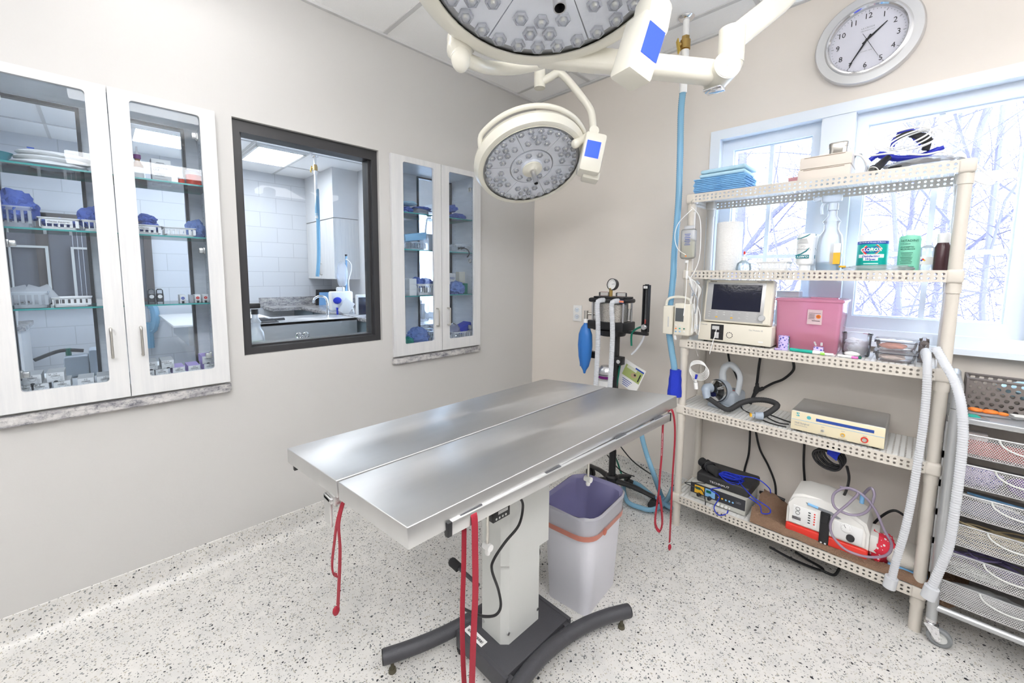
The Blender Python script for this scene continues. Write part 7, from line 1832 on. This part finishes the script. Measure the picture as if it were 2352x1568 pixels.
# on the cart
bk0 = P(2215, 935, y=2.46); 
wb = thing('woven_basket', 'taupe woven plastic basket standing on the cart', 'basket', (.36, 2.44, ztop))
wz = P(2352, 872, y=2.40).z
x0 = P(2215, 920, y=2.40).x
mm_ = MB().box((0, 0, 0), (.45, .002, .125)).build('tmp', wick_m, loc=(0, 0, 0))
for nm, loc in (('front_side', V(x0+.225, 2.38, ztop+.063)), ('back_side', V(x0+.225, 2.50, ztop+.063))):
    o = bpy.data.objects.new(nm, mm_.data); COL.objects.link(o); o.parent = wb; o.location = loc-Vector(wb.location)
bpy.data.objects.remove(mm_)
MB().b2((x0, 2.376, ztop+.118), (x0+.45, 2.386, ztop+.128), bev=.003).b2((x0, 2.496, ztop+.118), (x0+.45, 2.505, ztop+.128), bev=.003).b2((x0-.002, 2.376, ztop+.0), (x0+.006, 2.505, ztop+.128), bev=.002).b2((x0, 2.38, ztop), (x0+.45, 2.505, ztop+.003)).build('rim', dkwicker_m, wb)
tag(MB().ball(V(x0+.2, 2.44, ztop+.09), (.22, .09, .07), 3, nz=.3, seed=4).build('blue_packet', pad2_m), 'pale blue packet inside the woven basket', 'packet')
for k, (px, py, mc) in enumerate(((2240, 945, orange_m), (2275, 950, orange_m), (2225, 955, teal_m), (2345, 955, card_m))):
    c = P(px, py, z=ztop+.008); c.y = min(c.y, 2.36)
    t = thing('small_packet', ('clear packet with orange ring, left one on cart top', 'clear packet with orange rings, right one on cart top', 'flat clear packet with teal card on cart top', 'white packet at right edge of cart top')[k], 'packet', c-Z_*.007)
    MB().box(c+Z_*-.002, (.085, .06, .004), rot=rz(.2*k), bev=.001).build('sleeve', film_m, t)
    if k < 2: MB().tube([c+V(.014*cos(q), .010*sin(q), .008) for q in [i*pi/4 for i in range(8)]], .006, 8, 3, closed=True).ball(c+V(.03, .0, .006), (.03, .016, .014), 2).build('ring', mc, t)
    else: MB().box(c+Z_*.003, (.05, .03, .004), rot=rz(.3)).build('insert', mc, t)
# brown towel hanging below (behind cart)
tag(MB().ball(V(.15, 2.40, .16), (.14, .14, .20), 3, nz=.25, seed=7).build('towel_bundle', towel_m), 'brown towel bundle hanging past shelf end behind the cart', 'towel')

# ------------------------------------------------------------------ outside: winter thicket
struct(MB().b2((-30, YB+.4, -.9), (30, 45, -.8)).build('floor.002', snow_m))
random.seed(21)
def tree(x, y, h, r, lean, label, depth=4, seed=0):
    rnd = random.Random(seed); t = thing('bare_tree', label, 'tree', (x, y, -.8), 'bare trees beyond the window')
    trunk, twigs = MB(), MB()
    def grow(p, d, L, r, lv):
        n = 4 if lv < 2 else 3; pts = [p]; dd = d.copy()
        for k in range(n):
            dd = (dd + V(rnd.uniform(-1, 1), rnd.uniform(-1, 1), rnd.uniform(-.6, .9))*(.13 if lv == 0 else .30)).normalized(); pts.append(pts[-1]+dd*L/n)
        rr = [max(.0015, r*(1-.55*k/n)) for k in range(n+1)]
        (trunk if lv < 2 else twigs).tube(pts, rr, 7 if lv == 0 else (5 if lv == 1 else 3), 1)
        if lv >= depth: return
        for k in range((9, 6, 5, 4)[lv]):
            f = rnd.uniform(.15 if lv == 0 else .1, 1); i = min(int(f*n), n-1); q = pts[i].lerp(pts[i+1], f*n-i)
            a = V(rnd.uniform(-1, 1), rnd.uniform(-1, 1), rnd.uniform(-.25, .9)).normalized()
            grow(q, (dd*.45+a).normalized(), L*rnd.uniform(.30, .52) if lv == 0 else L*rnd.uniform(.45, .8), rr[i]*.42, lv+1)
    grow(V(x, y, -.8), V(lean, 0, 1).normalized(), h, r, 0)
    trunk.build('trunk', bark_m, t); twigs.build('twigs', twig_m, t, ang=180)
specs = [(-2.6, 8.2, 0.126, .10, 'bare tree with the thick leaning trunk, seen through left window sash'), (-3.6, 10.5, 0.056, -.05, None), (-1.6, 6.6, 0.031, .12, None), (-1.0, 9.5, 0.043, -.1, None), (-.15, 6.2, 0.028, .05, None), (.25, 7.2, 0.056, .06, 'bare forked tree at right side of the window, trunk beside right post'), (.62, 6.0, 0.031, -.1, None), (1.1, 8.8, 0.050, 0, None), (-.5, 11.5, 0.056, .08, None), (-5.2, 9.0, 0.050, .1, None), (-7.5, 9.5, 0.056, -.1, None), (-9.5, 8.0, 0.050, .0, None), (1.9, 10.5, 0.056, -.1, None), (-4.4, 13.5, 0.062, 0, None), (0.1, 14.5, 0.068, .05, None), (2.8, 14, 0.062, 0, None), (-2.2, 15, 0.062, .1, None)]
for i, (x, y, r, ln, lb_) in enumerate(specs):
    tree(x, y, random.uniform(5.5, 8.5), r, ln, lb_ or 'slim bare winter tree standing in the thicket beyond the window', seed=i+3)
# brush: arching stems nobody could count
rnd = random.Random(5); br_ = MB()
for i in range(2300):
    y = rnd.uniform(4.4, 13); x = rnd.uniform(-.95*y, .36*y); p = V(x, y, -.8 + rnd.uniform(0, 2.2)); d = V(rnd.uniform(-1, 1), rnd.uniform(-.5, .5), rnd.uniform(.15, 1)).normalized(); pts = [p]
    L = rnd.uniform(.9, 2.2); n = 6
    for k in range(n): d = (d+V(rnd.uniform(-.4, .4), rnd.uniform(-.3, .3), rnd.uniform(-.42, .22))).normalized(); pts.append(pts[-1]+d*L/n)
    r0 = rnd.uniform(.003, .009); br_.tube(pts, [r0, r0*.8, r0*.6, r0*.5, r0*.4, r0*.3, r0*.2], 3, 1)
    for q in range(3):
        j = rnd.randint(1, n-1); d2 = V(rnd.uniform(-1, 1), rnd.uniform(-1, 1), rnd.uniform(-.6, .9)).normalized(); br_.tube([pts[j], pts[j]+d2*.22, pts[j]+d2*.38+V(0, 0, -.06)], [r0*.5, r0*.4, r0*.25], 3, 1)
tag(br_.build('brushwood', twig_m, ang=180), 'dense tangle of bare brushwood filling the view outside the window', 'brush', kind='stuff')
